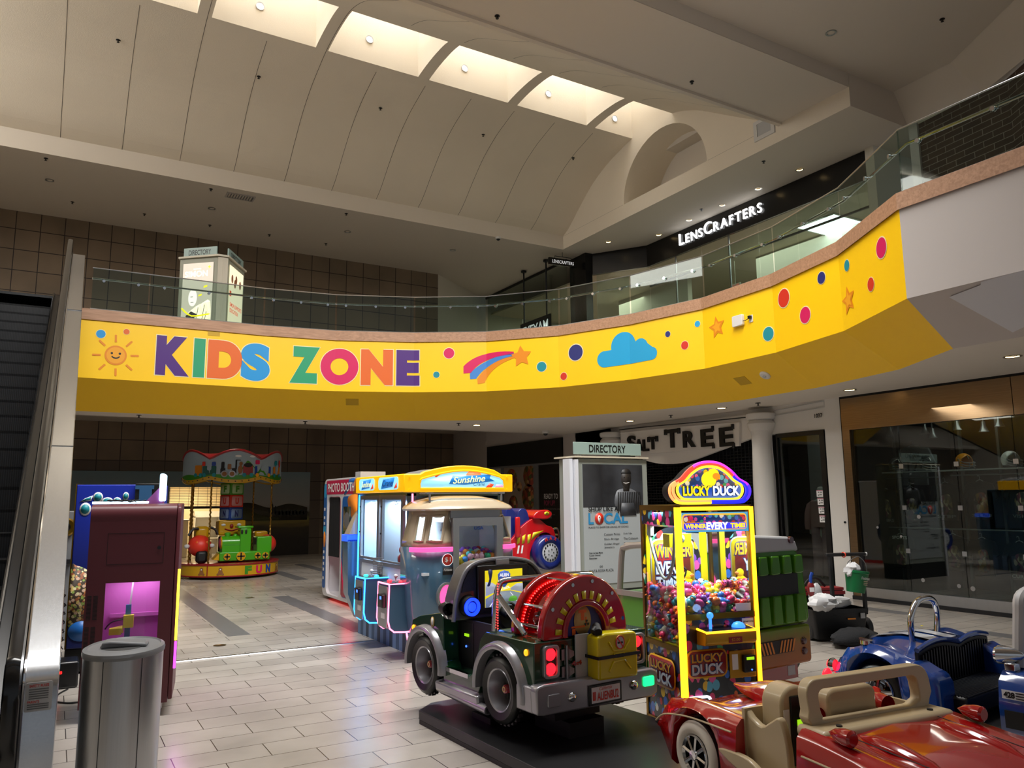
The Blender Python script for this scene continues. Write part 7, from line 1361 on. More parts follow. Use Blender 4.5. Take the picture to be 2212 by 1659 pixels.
# ---------------------------------------------------------------- escalator
brickmat('step_grooves', '1d1f22', '1a1b1e', '040405', .019, 5, .006, 0, 0, 'xz', 0, .4); mat('belt_black', '0a0a0b', .22, spec=.6); mat('safety_white', 'c9cacc', .4)
es = thing('escalator', 'black escalator with steel balustrade rising to the upper floor', 'escalator', (0, 5.6, 0), -.5)
def path(h, a=0): return [(-.05-a, .0), (-.05-a, .62), (0-a*.7, .72+h*.6), (.15, .72+.087+h), (8.9, .72+.577*8.9+h), (9.2, 5.93+h), (10.0, 5.95+h)]
dk_ = path(0)
obj('outer_deck', MB().prism(dk_+[(10.0, 4.3), (8.8, 4.25), (1.6, .0)], 'x', -.09, .095), 'brushed', es, bev=.006)
obj('deck_edge', MB().tube([(-.09, y-.012, z+.01) for y, z in dk_], .012, 8), 'chrome', es); 
for y in (2.6, 6.2): obj('deck_joint', MB().box(-.088, y, .72+.577*y-.0, .094, y+.006, .72+.577*y+.006), 'dark_metal', es)
bp_ = smooth([(.12, .1), (-.1, .12), (-.19, .3), (-.19, .62), (-.1, .8), (.15, .9), (3, 2.55), (8.9, 5.96), (9.3, 6.05), (9.95, 6.06)], 5)
obj('handrail', MB().loft([[(x, y+dy, z+dz) for x, dy, dz in ((-.185, .01, -.03), (-.175, -.008, .02), (-.14, -.012, .03), (-.105, -.008, .02), (-.095, .01, -.03))] for y, z in bp_]), 'belt_black', es, smooth_a=1)
obj('inner_panel', MB().prism([(-.1, .1)]+[(y+.05, z-.03) for y, z in bp_[8:]]+[(9.95, 5.0), (8.9, 5.0), (.6, .05)], 'x', -.16, -.12), 'black_satin', es)
sk_ = [(.2, .18), (8.7, 5.08), (10, 5.1)]
obj('skirt', MB().prism([(.1, 0), (.3, .2)]+[(8.7, 5.06), (10, 5.08), (10, 4.6), (8.8, 4.4), (1.2, 0)], 'x', -.31, -.17), 'black_satin', es); obj('skirt_rail', MB().tube([(-.31, -.1, .12), (-.31, .3, .22), (-.31, 8.7, 5.09), (-.31, 10, 5.11)], .016, 8), 'chrome', es)
for k in range(22):
    y, z = .75+k*.36, .2+k*.2078; z1 = z+.2078
    obj('step', MB().box(-1.3, y, z-.1, -.315, y+.02, z1).box(-1.3, y, z1-.03, -.315, y+.4, z1), 'step_grooves', es)
for bx in ((-1.3, 8.5, 4.96, -.315, 10, 5.0), (-1.3, -.6, 0, -.315, .78, .012)): obj('landing_plate', MB().box(*bx), 'step_grooves', es)
obj('far_balustrade', MB().prism(dk_+[(10.0, 4.3), (8.8, 4.25), (1.6, .0)], 'x', -1.7, -1.35), 'black_satin', es); obj('truss', MB().prism([(.6, .0), (8.8, 4.75), (10, 4.8), (10, 4.3), (8.9, 4.2), (1.7, .0)], 'x', -1.35, -.09), 'dark_grey', es)
sn = obj('safety_notice', MB().prism(rrect(-.075, .49, .065, .655, .012), 'y', -.056, -.052), 'safety_white', es); text('notice_heading', 'SAFETY RULES', (-.005, -.056, .635), FR, .1, .016, 'd_red', sn, bold=.03, off=.001); text('notice_heading', 'PARENTS', (-.03, -.056, .545), FR, .06, .014, 'd_red', sn, bold=.03, off=.001); mb = MB()
for k in range(5): plane_poly(mb, rect(.1, .006), (-.005, -.056, .615-k*.013), FR, .001)
for k in range(3): plane_poly(mb, rect(.11, .006), (-.005, -.056, .53-k*.012), FR, .001)
obj('notice_lines', mb, 'mid_grey', sn)

# ---------------------------------------------------------------- rubbish bin
bn = thing('rubbish_bin', 'oval brushed steel rubbish bin with grey lid in front of pink machine', 'bin', (.39, 4.95, 0), -12)
mat('lid_grey', '77797c', .45)
E_ = lambda k, z, n=44: [(.2*k*math.cos(2*PI*i/n), .285*k*math.sin(2*PI*i/n), z) for i in range(n)]
obj('can', MB().loft([E_(.97, .0), E_(.97, .02), E_(1, .03), E_(1, .88)]), 'brushed_v', bn, smooth_a=.5); obj('foot_ring', MB().loft([E_(1.01, 0), E_(1.01, .03)]), 'dark_grey', bn)
obj('lid', MB().loft([E_(1.03, .88), E_(1.04, .895), E_(1.02, .91), E_(.93, .92), E_(.9, .912), E_(.62, .915)]), 'lid_grey', bn, smooth_a=.5); obj('lid_opening', MB().loft([E_(.6, .9165), E_(.58, .919)]), 'dark_grey', bn)
obj('lid_flap', MB().prism([(-.105, .915), (.125, .915), (.12, .935), (-.06, .955), (-.1, .95)], 'y', -.1, .02), 'lid_grey', bn, bev=.01)
for x in (-.06, .12): y = -.285*math.sqrt(1-(x/.2)**2); obj('can_seam', MB().box(x-.0015, y-.002, .03, x+.0015, y+.004, .88), 'dark_metal', bn)

# ---------------------------------------------------------------- pink candy machine and the blue machine behind it
mat('dusty_pink', '5c252d', .42); mat('pink_wall', 'c06ab4', .5); mat('arm_yellow', 'dfe23a', .45); mat('arm_blue', '3f6f9e', .4, .4); led('led_magenta', 'd840ff', 3.0); led('led_lime', 'ffdf3a', 2.6); led('sign_cyan', 'bfe9ff', 2.6)
pk = thing('candy_machine', 'dusty pink vending machine with robot arm window behind the bin', 'vending machine', (.26, 7.18, 0), -9.5)
pr_ = smooth([(0, 1.55), (.0, 1.62), (.03, 1.67), (.09, 1.69)], 4)
mb = MB(); W_ = .64
front = [(0, .1), (.14, .1), (.14, .55), (.14, 1.06), (.54, 1.06), (.54, .55), (.14, .55), (.14, .1), (W_, .1)]
mb.box(0, 0, .1, .14, .02, 1.58).box(.54, 0, .1, W_, .02, 1.58).box(.14, 0, .1, .54, .02, .56).box(.14, 0, 1.06, .54, .02, 1.58)
obj('back_panel', mb, 'dusty_pink', pk)
obj('housing', MB().prism([(0, 1.56)]+pr_+[(.62, 1.69), (.62, 1.6), (.1, 1.6), (.02, 1.56)], 'x', 0, W_).box(0, .02, .1, .02, .62, 1.62).box(W_-.02, .02, .1, W_, .62, 1.62).box(.02, .6, .1, W_-.02, .62, 1.62).box(.02, .02, .1, W_-.02, .6, .14), 'dusty_pink', pk, smooth_a=.5); obj('side_plate', MB().prism([(.0, .12), (.0, 1.6), (.03, 1.66), (.1, 1.69), (.62, 1.69), (.62, .12)], 'x', W_+.003, W_+.035), 'dusty_pink', pk, bev=.008)
dr = obj('hatch', MB().ringp(rect(.42, .25), rect(.414, .244), 'y', -.0015, .0), 'ride_black', pk); dr.location = (.345, 0, 1.33); obj('hatch_lock', MB().cyl((.175, -.006, 0), (.175, 0, 0), .014, n=16), 'dark_metal', dr)
obj('cabin', MB().box(.1, .34, .5, .6, .36, 1.1).box(.05, .02, .5, .1, .36, 1.1).box(.56, .02, .5, .6, .36, 1.1).box(.1, .02, .5, .6, .36, .53).box(.1, .02, 1.08, .6, .36, 1.1).box(.15, .3, .75, .55, .34, .78), 'pink_wall', pk); obj('window_pane', MB().box(.14, .005, .56, .54, .009, 1.06), 'clear_glass', pk)
ar = obj('robot_arm', MB().box(.28, .2, .6, .32, .24, .86), 'arm_blue', pk); obj('arm_joint', MB().box(.27, .16, .68, .345, .22, .78).cyl((.18, .18, .655), (.27, .18, .67), .03).box(.17, .15, .63, .26, .21, .68), 'arm_yellow', ar); obj('arm_rod', MB().cyl((.31, .22, .86), (.325, .22, 1.08), .007, n=8), 'light_grey', ar); obj('arm_cable', MB().tube(smooth([(.27, .17, .75), (.2, .15, .74), (.16, .15, .71), (.14, .16, .68)], 4), .006, 6), 'ride_black', ar)
for x, z0, z1 in ((.015, .78, .98), (.06, .78, .98), (.01, .52, .74), (.055, .52, .74), (.0, .3, .48)):
    mb = MB(); n = int((z1-z0)/.01)
    for k in range(n): mb.box(x, -.002, z0+k*.01, x+.032, .0, z0+k*.01+.005)
    obj('vent_slots', mb, 'ride_black', pk)
obj('led_edge', MB().tube([(W_+.04, .01, 1.15), (W_+.04, .01, .58)], .012, 8), 'led_lime', pk); obj('led_edge', MB().tube([(W_+.04, .01, .57), (W_+.04, .01, .36)], .011, 8), 'led_magenta', pk)
for x in (.04, .58): c_ = obj('caster', MB().cyl((x-.015, .06, .04), (x+.015, .06, .04), .04, n=16), 'rubber', pk); obj('caster_fork', MB().box(x-.022, .03, .05, x+.022, .09, .1), 'light_grey', c_)
lamp('cabin_light', 'AREA', (.63, 7.3, 1.07), 2.2, (1, .72, .98), .35, .2, to=(.63, 7.3, 0)); lamp('kiosk_front_glow', 'AREA', (1.05, 7.55, .75), 3.2, (.95, .3, .9), .3, .9, to=(2.2, 6.6, 0))
sgn = thing('topper_sign', 'small lit sign on a pink wedge on top of the pink machine', 'sign', (.26+.5, 7.18+.2, 1.69), -9.5); obj('wedge', MB().prism([(-.1, 0), (.05, 0), (.06, .1), (.02, .14)], 'y', .0, .22), 'pink_wall', sgn); obj('lit_panel', MB().prism(rrect(.02, .02, .06, .26, .015, 3), 'y', -.02, .3), 'sign_cyan', sgn)
cb = obj('cable_coil', MB().tube([(.02+.26*t+.03*math.sin(t*40), .1+.03*math.cos(t*31), .012+.02*abs(math.sin(t*17))) for t in [i/60 for i in range(61)]], .006, 6), 'ride_black'); cb.location = (.36, 7.2, 1.69); setp(cb, 'tangle of black cable lying on top of the pink machine', 'cable')
o = obj('tube_lamp', MB().cyl((0, 0, 0), (.42, -.06, 0), .008, n=8).box(0, -.01, -.012, .42, .02, -.008), 'sign_cyan'); o.location = (.27, 7.32, 1.704); setp(o, 'thin lit tube lying along the top of the pink machine', 'lamp')
bands('deep_blue', [(0, '0a1440'), (.5, '0c1a66'), (1, '1430b4')], 2, 0, 1.9); blobs('popcorn_art', ['c9b26a', 'b5713a', '8aa24a', 'c8a890', '93532f', 'd8cfa0'], 34, .6, bg_='3a2c1c', thr=.55)
bm_ = thing('snack_machine', 'tall dark blue snack machine with popcorn picture behind the pink one', 'vending machine', (.24, 9.2, 0), -9.5)
obj('cabinet', MB().box(-.05, 0, .25, .78, .6, 1.89), 'deep_blue', bm_, bev=.01); obj('edge_trim', MB().box(-.06, -.005, .25, -.05, .6, 1.9), 'gold_frame', bm_); obj('base', MB().box(-.06, .02, .02, .78, .6, .25), 'ride_black', bm_, bev=.01); obj('feet', MB().box(-.04, .05, 0, .02, .11, .02).box(.7, .05, 0, .76, .11, .02), 'ride_black', bm_)
decal('popcorn_picture', smooth([(-.05, .5), (-.05, 1.04), (0, 1.07), (.12, 1.0), (.2, .8), (.16, .55), (.05, .48)], 4, True), (0, 0, 0), FR, 'popcorn_art', bm_, .003); decal('blue_bowl', circ(.08, .42, .12, .1, 24), (0, 0, 0), FR, 'booth_blue', bm_, .005)
lg = obj('logo', MB(), 'd_teal', bm_) if False else None
mb = MB(); mo = MB()
for i, p in enumerate(([(.0, 1.72), (.08, 1.73), (.09, 1.77), (.04, 1.75)], circ(.15, 1.76, .035, .04, 14), circ(.04, 1.64, .04, .05, 14), circ(.24, 1.72, .04, .03, 12), circ(.33, 1.72, .03, .03, 12), circ(.41, 1.77, .022, .032, 12), circ(.42, 1.7, .035, .025, 12))):
    cx_ = sum(a for a, b in p)/len(p); cz_ = sum(b for a, b in p)/len(p); plane_poly(mo, [(cx_+(a-cx_)*1.35, cz_+(b-cz_)*1.35) for a, b in p], (0, 0, 0), FR, .003); plane_poly(mb, p, (0, 0, 0), FR, .006)
l_ = obj('logo_outline', mo, 'paper', bm_, smooth_a=None); obj('logo_letters', mb, 'd_teal', l_, smooth_a=None)
obj('black_screen', MB().box(.5, -.05, 1.62, .78, .0, 1.9), 'ride_black', bm_, bev=.006); obj('pale_screen', MB().box(.54, -.06, 1.72, .66, -.05, 1.84).box(.5, -.06, 1.84, .68, -.05, 1.88), 'arm_blue', bm_)
dv = thing('control_box', 'black box with a red digital display beside the escalator foot', 'box', (.16, 8.55, 0)); obj('case', MB().box(-.12, 0, 0, .14, .3, .24), 'black_satin', dv, bev=.02); led('digit_red', 'ff2020', 3); text('digits', '88', (-.02, 0, .15), FR, .05, .025, 'digit_red', dv, bold=.01)
o = obj('floor_cable', MB().tube(smooth([(.1, .0, .008), (.02, -.2, .008), (.0, -.45, .008), (.12, -.6, .008), (.25, -.55, .008)], 5)+[], .007, 6), 'ride_black'); o.location = (.12, 8.5, 0); setp(o, 'black cable lying on the floor by the escalator foot', 'cable')
o = obj('hanging_cables', MB().tube([(.03*math.sin(k*.9), .02*math.cos(k*1.3), .25+.012*k) for k in range(50)], .006, 6).tube([(.04*math.cos(k*.8), .03*math.sin(k*1.1), .25+.011*k) for k in range(46)], .005, 6), 'ride_black'); o.location = (.13, 9.25, 0); setp(o, 'messy bundle of black cables left of the blue snack machine', 'cable')
o = thing('wall_cabinet', 'tall pale cabinet with dark shelf between escalator and snack machine', 'cabinet', (.12, 11.5, 0)); obj('panel', MB().box(-.25, 0, 0, .12, .5, 1.6), 'mid_grey', o, bev=.01); obj('shelf', MB().box(-.25, -.1, .95, .12, 0, 1.0), 'dark_metal', o)
obj('wreath', MB().lathe([(.06, -.02), (.1, -.03), (.12, 0), (.08, .01)], (.02, -.03, 1.4), 'y', 20), 'gold_frame', o)

# ---------------------------------------------------------------- FUN carousel
mat('fun_yellow', 'c99a08', .35, coat=.4); mat('fun_red', '8f0f18', .35, coat=.4); mat('fun_sky', '9db0bd', .5); mat('fun_green', '3a8a1a', .4, coat=.3); mat('fun_train', '3f9a12', .3, coat=.5); mat('fun_brown', '8a5a30', .6); mat('fun_blue', '143f9a', .4); mat('fun_teal', '0f5a50', .4); mat('fun_orange', 'd08018', .4); mat('brass', 'a8803a', .25, .9)
fc = thing('carousel', 'small red and yellow FUN carousel with green train and letter blocks', 'carousel', (3.62, 19.3, 0), 0)
RR = 1.1
base_ = obj('base', MB().lathe([(0, .06), (RR, .06), (RR, .31), (0, .31)], n=56), 'fun_yellow', fc); obj('base_rim', MB().lathe([(RR-.08, .31), (RR+.015, .305), (RR+.02, .335), (RR-.02, .345), (0, .345)], n=56).lathe([(RR-.01, .05), (RR+.012, .06), (RR+.012, .08), (RR, .085)], n=56), 'fun_red', fc); obj('under_base', MB().lathe([(0, 0), (.85, 0), (.85, .06)], n=40), 'ride_black', fc)
def cyl_pt(a, z, o): return V3(((RR+o)*math.sin(a), -(RR+o)*math.cos(a), z))
def wrap(poly, a0, z0, m, nm, par, o=.006): # a flat outline wrapped round the drum, centred on angle a0
    return obj(nm, MB().add([cyl_pt(a0+x/RR, z0+z, o) for x, z in poly], [tuple(range(len(poly)))]), m, par, smooth_a=None)
for ch, a, m in (('F', .2, 'fun_green'), ('U', .44, 'd_crimson'), ('N', .69, 'fun_blue')):
    v, f = glyphs(ch, .06, 0); xs = [p[0] for p in v]; zs = [p[1] for p in v]
    obj('base_letter', MB().add([cyl_pt(a+((p[0]-min(xs))/(max(xs)-min(xs))-.5)*.16/RR, .1+(p[1]-min(zs))/(max(zs)-min(zs))*.18, .008) for p in v], f), m, base_, smooth_a=None)
for a in (-.72, -.34, 1.05): 
    b_ = wrap(circ(0, .06, .05, .055, 12), a, .1, 'fun_brown', 'bear_body', base_); wrap(circ(0, .13, .04, .035, 12)+[], a, .1, 'fun_brown', 'bear_head', b_, .008); wrap(circ(0, .125, .015, .015, 8), a, .1, 'paper', 'bear_nose', b_, .012); wrap(circ(-.05, .02, .03, .025, 8), a, .1, 'fun_brown', 'bear_paw', b_, .009); wrap(circ(.05, .02, .03, .025, 8), a, .1, 'fun_brown', 'bear_paw', b_, .009)
obj('base_divider', MB().tube([cyl_pt(-.6, .09, .004), cyl_pt(-.6, .31, .004)], .012, 6), 'fun_red', base_)
# canopy: six scalloped panels
N = 96; top = lambda a: 2.66+.2*abs(math.sin((a+.64)*1.5*2)); bot = lambda a: 2.23-.09*abs(math.sin((a+.64)*3))
AN = [2*PI*i/N for i in range(N)]
obj('canopy_roof', MB().loft([[cyl_pt(a, top(a)-.03, -.02) for a in AN], [cyl_pt(a, 2.8, -.35) for a in AN], [cyl_pt(a, 2.83, -1.05) for a in AN]], caps=False), 'fun_red', fc, smooth_a=1)
pn_ = obj('canopy_panels', MB().loft([[cyl_pt(a, bot(a), .0) for a in AN], [cyl_pt(a, top(a), .0) for a in AN], [cyl_pt(a, top(a), -.03) for a in AN], [cyl_pt(a, bot(a), -.03) for a in AN]], closed=True), 'fun_sky', fc, smooth_a=1)
obj('canopy_trim', MB().tube([cyl_pt(a, top(a), .0) for a in AN], .028, 8, closed=True), 'fun_red', fc); obj('canopy_hem', MB().loft([[cyl_pt(a, bot(a)+d, o) for a in AN] for d, o in ((-.03, 0), (.05, .012), (.05, -.02), (-.03, -.02))], closed=True), 'fun_yellow', fc, smooth_a=1); obj('canopy_ceiling', MB().lathe([(0, 2.3), (RR-.02, 2.24)], n=40), 'fun_yellow', fc)
mb = MB()
for i in range(0, N, 2): mb.ell(cyl_pt(AN[i], bot(AN[i])+.015, .012), .016, 6, 4)
obj('hem_bulbs', mb, 'tail_dark', fc)['kind'] = 'stuff'
obj('canopy_grass', MB().loft([[cyl_pt(a, bot(a)+.05, .004) for a in AN], [cyl_pt(a, 2.3+.015*math.sin(9*a), .004) for a in AN]], caps=False), 'fun_green', pn_, smooth_a=1)
def art(x, z, w, h, m, nm='painted_car', o=.01, r=.02): return wrap([(p, q) for p, q in rrect(x-w/2, z, x+w/2, z+h, r, 2)], 0, 0, m, nm, pn_, o)
wrap([(-.1, 2.3)]+smooth([(-.1, 2.3), (.05, 2.55), (.12, 2.62), (.25, 2.5), (.4, 2.3)], 3), 0, 0, 'fun_green', 'painted_hill', pn_, .006); wrap([(.3, 2.3), (.45, 2.48), (.6, 2.3)], 0, 0, 'fun_green', 'painted_hill', pn_, .006)
for x, w, m in ((-1.0, .2, 'fun_orange'), (-.72, .32, 'fun_teal'), (.12, .22, 'fun_red'), (.5, .45, 'fun_blue'), (.98, .34, 'fun_orange')):
    c_ = art(x, 2.3, w, .2 if w > .25 else .22, m); 
    if w > .25: wrap(rrect(x-w*.16, 2.4, x+w*.16, 2.54, .03, 2), 0, 0, 'fun_sky', 'painted_gap', c_, .013)
    for dx in (-w*.36, w*.36): wrap(circ(x+dx, 2.3, .045, .045, 14), 0, 0, 'd_sun' if m == 'fun_blue' else 'd_teal', 'painted_wheel', c_, .016)
e_ = art(-.3, 2.33, .34, .12, 'ride_black', 'painted_engine'); art(-.42, 2.42, .07, .17, 'ride_black', 'painted_engine'); art(-.14, 2.42, .035, .22, 'ride_black', 'painted_engine'); art(-.1, 2.62, .1, .02, 'ride_black', 'painted_engine'); art(-.28, 2.42, .08, .12, 'fun_brown', 'painted_engine')
for x in (-.38, -.22): wrap(circ(x, 2.32, .075, .075, 18), 0, 0, 'alu', 'painted_wheel', e_, .016); wrap(circ(x, 2.32, .05, .05, 14), 0, 0, 'fun_brown', 'painted_hub', e_, .019)
wrap(circ(.12, 2.52, .1, .05, 14), 0, 0, 'ride_black', 'painted_coal', pn_, .012); wrap(circ(-.05, 2.42, .05, .1, 14), 0, 0, 'fun_brown', 'painted_bear', pn_, .013); wrap(circ(-.04, 2.55, .04, .045, 12), 0, 0, 'fun_brown', 'painted_bear', pn_, .014); art(.34, 2.54, .11, .1, 'd_crimson', 'painted_gift'); art(-.62, 2.5, .09, .09, 'fun_blue', 'painted_block'); art(-.86, 2.5, .08, .1, 'd_red', 'painted_block')
wrap(circ(.92, 2.58, .07, .07, 14), 0, 0, 'd_teal', 'painted_balloon', pn_, .012); wrap(circ(1.12, 2.58, .06, .09, 14), 0, 0, 'd_red', 'painted_balloon', pn_, .012)
for x in (-.1, .22): wrap(circ(x, 2.72, .07, .025, 14), 0, 0, 'paper', 'painted_cloud', pn_, .008)
for a in (-.66, -.25+PI, .98, 2.4, -2.2, -1.3): 
    p = cyl_pt(a, 0, -.14); obj('pole', MB().tube([(p.x+.008*math.cos(t*3), p.y+.008*math.sin(t*3), .345+1.95*t/40) for t in range(41)], .02, 8), 'brass', fc)
for k, (z0, z1, m, ch, m2) in enumerate(((1.86, 2.14, 'fun_green', 'F', 'painted_pale'), (1.57, 1.86, 'd_red', 'U', 'block_rose'), (1.28, 1.57, 'fun_blue', 'N', 'block_sky'), (.345, .9, 'ride_black', None, None))):
    if m2 == 'painted_pale': mat('painted_pale', 'a9c796', .5); mat('block_rose', 'e09aa2', .5); mat('block_sky', '7f9bd0', .5)
    b_ = obj('letter_block', MB().box(-.19, -.19, z0, .19, .19, z1), m, fc, bev=.02); b_.rotation_euler = (0, 0, math.radians(28)); 
    if ch:
        for fr, o in ((FR, (0, -.19, (z0+z1)/2)), (RT, (.19, 0, (z0+z1)/2)), (LF, (-.19, 0, (z0+z1)/2))):
            q = decal('block_panel', rrect(-.15, -.11, .15, .11, .03, 2), o, fr, m2, b_, .003); text('block_letter', ch, o, fr, .1, .15, 'd_navy' if ch == 'N' else m, q, bold=.06, off=.006)
hd = obj('clown_box', MB().box(-.3, -.22, .93, .3, .22, 1.27), 'fun_yellow', fc, bev=.03); obj('clown_nose', MB().ell((-.02, -.24, 1.14), (.04, .03, .05)), 'fun_red', hd); obj('clown_mouth', MB().tube(smooth([(-.17, -.225, 1.08), (-.02, -.23, 1.04), (.13, -.225, 1.08)], 5), .016, 6), 'fun_red', hd)
for x in (-.2, .15): decal('clown_eye', circ(x, 1.17, .05, .03, 12), (0, -.22, 0), FR, 'paper', hd, .003)
# green train seat
tr = obj('train', MB().box(-.36, -.8, .38, .74, -.4, .58), 'fun_train', fc, bev=.02)
for x, r in ((-.2, .075), (.1, .1), (.47, .07), (.64, .07)): w_ = obj('train_wheel', MB().cyl((x, -.8, .48), (x, -.83, .48), r, n=20), 'fun_yellow', tr); obj('wheel_cross', MB().box(x-r*.8, -.836, .465, x+r*.8, -.83, .495).box(x-.015, -.836, .48-r*.8, x+.015, -.83, .48+r*.8), 'ride_black', w_)
obj('boiler', MB().cyl((-.3, -.6, .78), (.08, -.6, .78), .15, n=24).lathe([(.05, .9), (.06, .96), (.045, 1.0), (.06, 1.05), (.07, 1.1), (.04, 1.11)], (-.17, -.6, -.1), n=16).ell((-.0, -.6, .93), (.05, .05, .05), 12, 8).box(-.3, -.75, .55, .1, -.45, .72), 'fun_train', tr); obj('boiler_face', MB().lathe([(0, -.02), (.13, -.01), (.15, .02)], (-.31, -.6, .78), 'x', 24), 'fun_yellow', tr); obj('face_pink', MB().ell((-.325, -.6, .77), (.03, .1, .11), 16, 10), 'booth_pink', tr)
obj('cab', MB().box(.08, -.78, .55, .32, -.42, 1.1).box(.02, -.8, 1.1, .36, -.4, 1.15), 'fun_train', tr, bev=.02); 
for x in (.11, .2): obj('cab_eye', MB().ell((x, -.785, 1.02), (.025, .01, .06), 10, 6), 'ride_black', tr)
obj('tender', MB().box(.45, -.8, .55, .78, -.4, .9), 'fun_train', tr, bev=.02); obj('tender_grille', MB().box(.44, -.7, .72, .455, -.5, .86), 'ride_black', tr); obj('cow_catcher', MB().prism([(-.36, .4), (-.48, .42), (-.36, .55)], 'y', -.75, -.45), 'fun_yellow', tr)
dg = obj('spotted_car', MB().ell((-.72, -.35, .72), (.25, .3, .24), 20, 12), 'd_red', fc); obj('car_seat', MB().box(-.8, -.3, .85, -.5, .1, 1.15), 'fun_yellow', dg, bev=.08); obj('car_tyre', MB().box(-.82, -.66, .35, -.58, -.45, .62), 'ride_black', dg, bev=.06); obj('car_mirrors', MB().ell((-1.0, -.45, .72), (.06, .05, .05)).ell((-.48, -.5, .72), (.06, .05, .05)), 'light_grey', dg); obj('car_spots', MB().ell((-.8, -.58, .8), (.04, .03, .035)).ell((-.6, -.58, .8), (.04, .03, .035)), 'd_orange', dg); obj('car_ears', MB().tube(smooth([(-.75, -.3, 1.1), (-.88, -.32, 1.08), (-.96, -.34, .95)], 3), .03, 6).tube(smooth([(-.5, -.3, 1.12), (-.4, -.32, 1.08), (-.34, -.34, .96)], 3), .03, 6), 'ride_black', dg)
bt = obj('boat_seat', MB().ell((.82, -.1, .7), (.22, .3, .22), 18, 10), 'd_red', fc); obj('boat_cabin', MB().box(.55, -.1, .85, .85, .2, 1.0), 'fun_yellow', bt, bev=.04)

# ---------------------------------------------------------------- directory board on the lower floor
led('dir_paper', 'a9b1b5', .02); bands('photo_grey', [(0, '3a3c40'), (.4, '1c1d21'), (.75, '3c3f45'), (1, '25272b')], 0, 0, 1.3, .35, 2.5); mat('photo_dark', '151416', .5); mat('photo_skin', '2b2623', .5); mat('photo_mid', '55585d', .5); mat('local_blue', '2a86bc', .5); mat('frame_grey', '8d938c', .45); mat('post_white', 'd5d8e0', .4)
db = thing('directory_board', 'tall DIRECTORY board with man in striped shirt and SHOP LIKE A LOCAL', 'directory', (6.86, 9.75, 0), 0)
obj('base', MB().box(.0, .0, 0, 1.38, .5, .3), 'ride_black', db); obj('cabinet', MB().box(.03, 0, .3, 1.41, .5, 2.31), 'frame_grey', db, bev=.008); obj('side_post', MB().box(-.1, .02, .0, -.04, .2, 2.3).box(-.03, -.03, 0, .03, .05, 2.29), 'post_white', db); obj('top_cap', MB().box(-.05, -.04, 2.32, 1.42, .52, 2.345), 'kiosk_pale', db)
h_ = obj('header_panel', MB().box(-.03, .0, 2.37, 1.3, .02, 2.56), 'sign_teal', db, bev=.004); obj('header_studs', MB().cyl((.1, .01, 2.34), (.1, .01, 2.38), .01).cyl((1.2, .01, 2.34), (1.2, .01, 2.38), .01), 'alu', h_); tm = obj('header_lettering', tmb(MB(), 'DIRECTORY', (.62, 0, 2.465), FR, .72, .12, .012, off=.004), 'serif_black', h_)
mat('dir_white', 'a4abae', .45); ps = obj('poster', MB().box(.12, -.008, .4, 1.3, .0, 2.22), 'dir_white', db); ph_ = obj('poster_photo', MB().box(.12, -.011, 1.56, 1.3, -.008, 2.22), 'photo_grey', ps)
def on(nm, poly, m, o=.012, par=None): return decal(nm, poly, (0, 0, 0), FR, m, par or ps, o, .001)
on('photo_man', smooth([(.8, 1.5), (.72, 1.62), (.76, 1.79), (.86, 1.84), (1.06, 1.84), (1.22, 1.74), (1.28, 1.5), (1.1, 1.45)], 3, True), 'photo_mid', .012, ph_); on('photo_neck', [(.9, 1.8), (1.02, 1.8), (1.04, 1.92), (.9, 1.92)], 'photo_skin', .013, ph_); hd = on('photo_head', circ(.965, 2.0, .1, .15, 24), 'photo_skin', .014, ph_); on('photo_smile', smooth([(.9, 1.94), (.96, 1.915), (1.03, 1.945), (.96, 1.935)], 3, True), 'paper', .016, hd); on('photo_hair', circ(.965, 2.08, .1, .08, 18, 0, 180, True), 'photo_dark', .016, hd)
for x in (.925, 1.005): on('photo_eye', circ(x, 2.02, .014, .008, 8), 'photo_dark', .016, hd)
mb = MB(); 
for k in range(13): x = .78+k*.038; plane_poly(mb, [(x, 1.46), (x+.02, 1.46), (x+.03-.002*k, 1.79), (x+.01-.002*k, 1.79)], (0, 0, 0), FR, .0145)
obj('photo_stripes', mb, 'photo_dark', ph_); on('photo_apron', [(.82, 1.42), (1.15, 1.42), (1.1, 1.62), (.86, 1.62)], 'photo_grey', .016, ph_)
text('poster_line', 'SHOP LIKE A', (.495, 0, 1.53), FR, .57, .075, 'serif_black', ps, bold=.02, off=.02)
for s, x, w in (('L', .26, .1), ('CAL', .74, .47)): text('poster_title', s, (x, 0, 1.385), FR, w, .17, 'local_blue', ps, bold=.03, off=.013)
pin = on('map_pin_disc', circ(.415, 1.385, .085, .09, 24), 'd_red', .013); on('map_pin', smooth([(.415, 1.32), (.385, 1.39), (.4, 1.43), (.43, 1.43), (.445, 1.39)], 3, True), 'paper', .015, pin); on('map_pin_dot', circ(.415, 1.405, .012, .012, 10), 'd_red', .017, pin)
text('poster_small_line', 'PLACES TO SHOP FOR LOCALS, BY LOCALS.', (.6, 0, 1.25), FR, .78, .03, 'serif_black', ps, bold=.01, off=.012)
for k, s in enumerate(('Custom Prints', 'Slick-Bridge', 'Golden Angel', 'Jewelers')): text('shop_list', s, (.5+.024*len(s)/2, 0, 1.14-k*.075+(.025 if k == 3 else 0)), FR, .024*len(s), .036, 'serif_black', ps, off=.012)
for k, s in enumerate(('Suit Up', 'The Coliseum', 'Top Line')): text('shop_list', s, (.88+.024*len(s)/2, 0, 1.14-k*.075), FR, .024*len(s), .036, 'serif_black', ps, off=.012)
for k, s in enumerate(('Scan to See More', 'Locally Owned', 'Favorites')): text('scan_note', s, (.21+.008*len(s), 0, .87-k*.04), FR, .016*len(s), .026, 'serif_black', ps, bold=.02, off=.012)
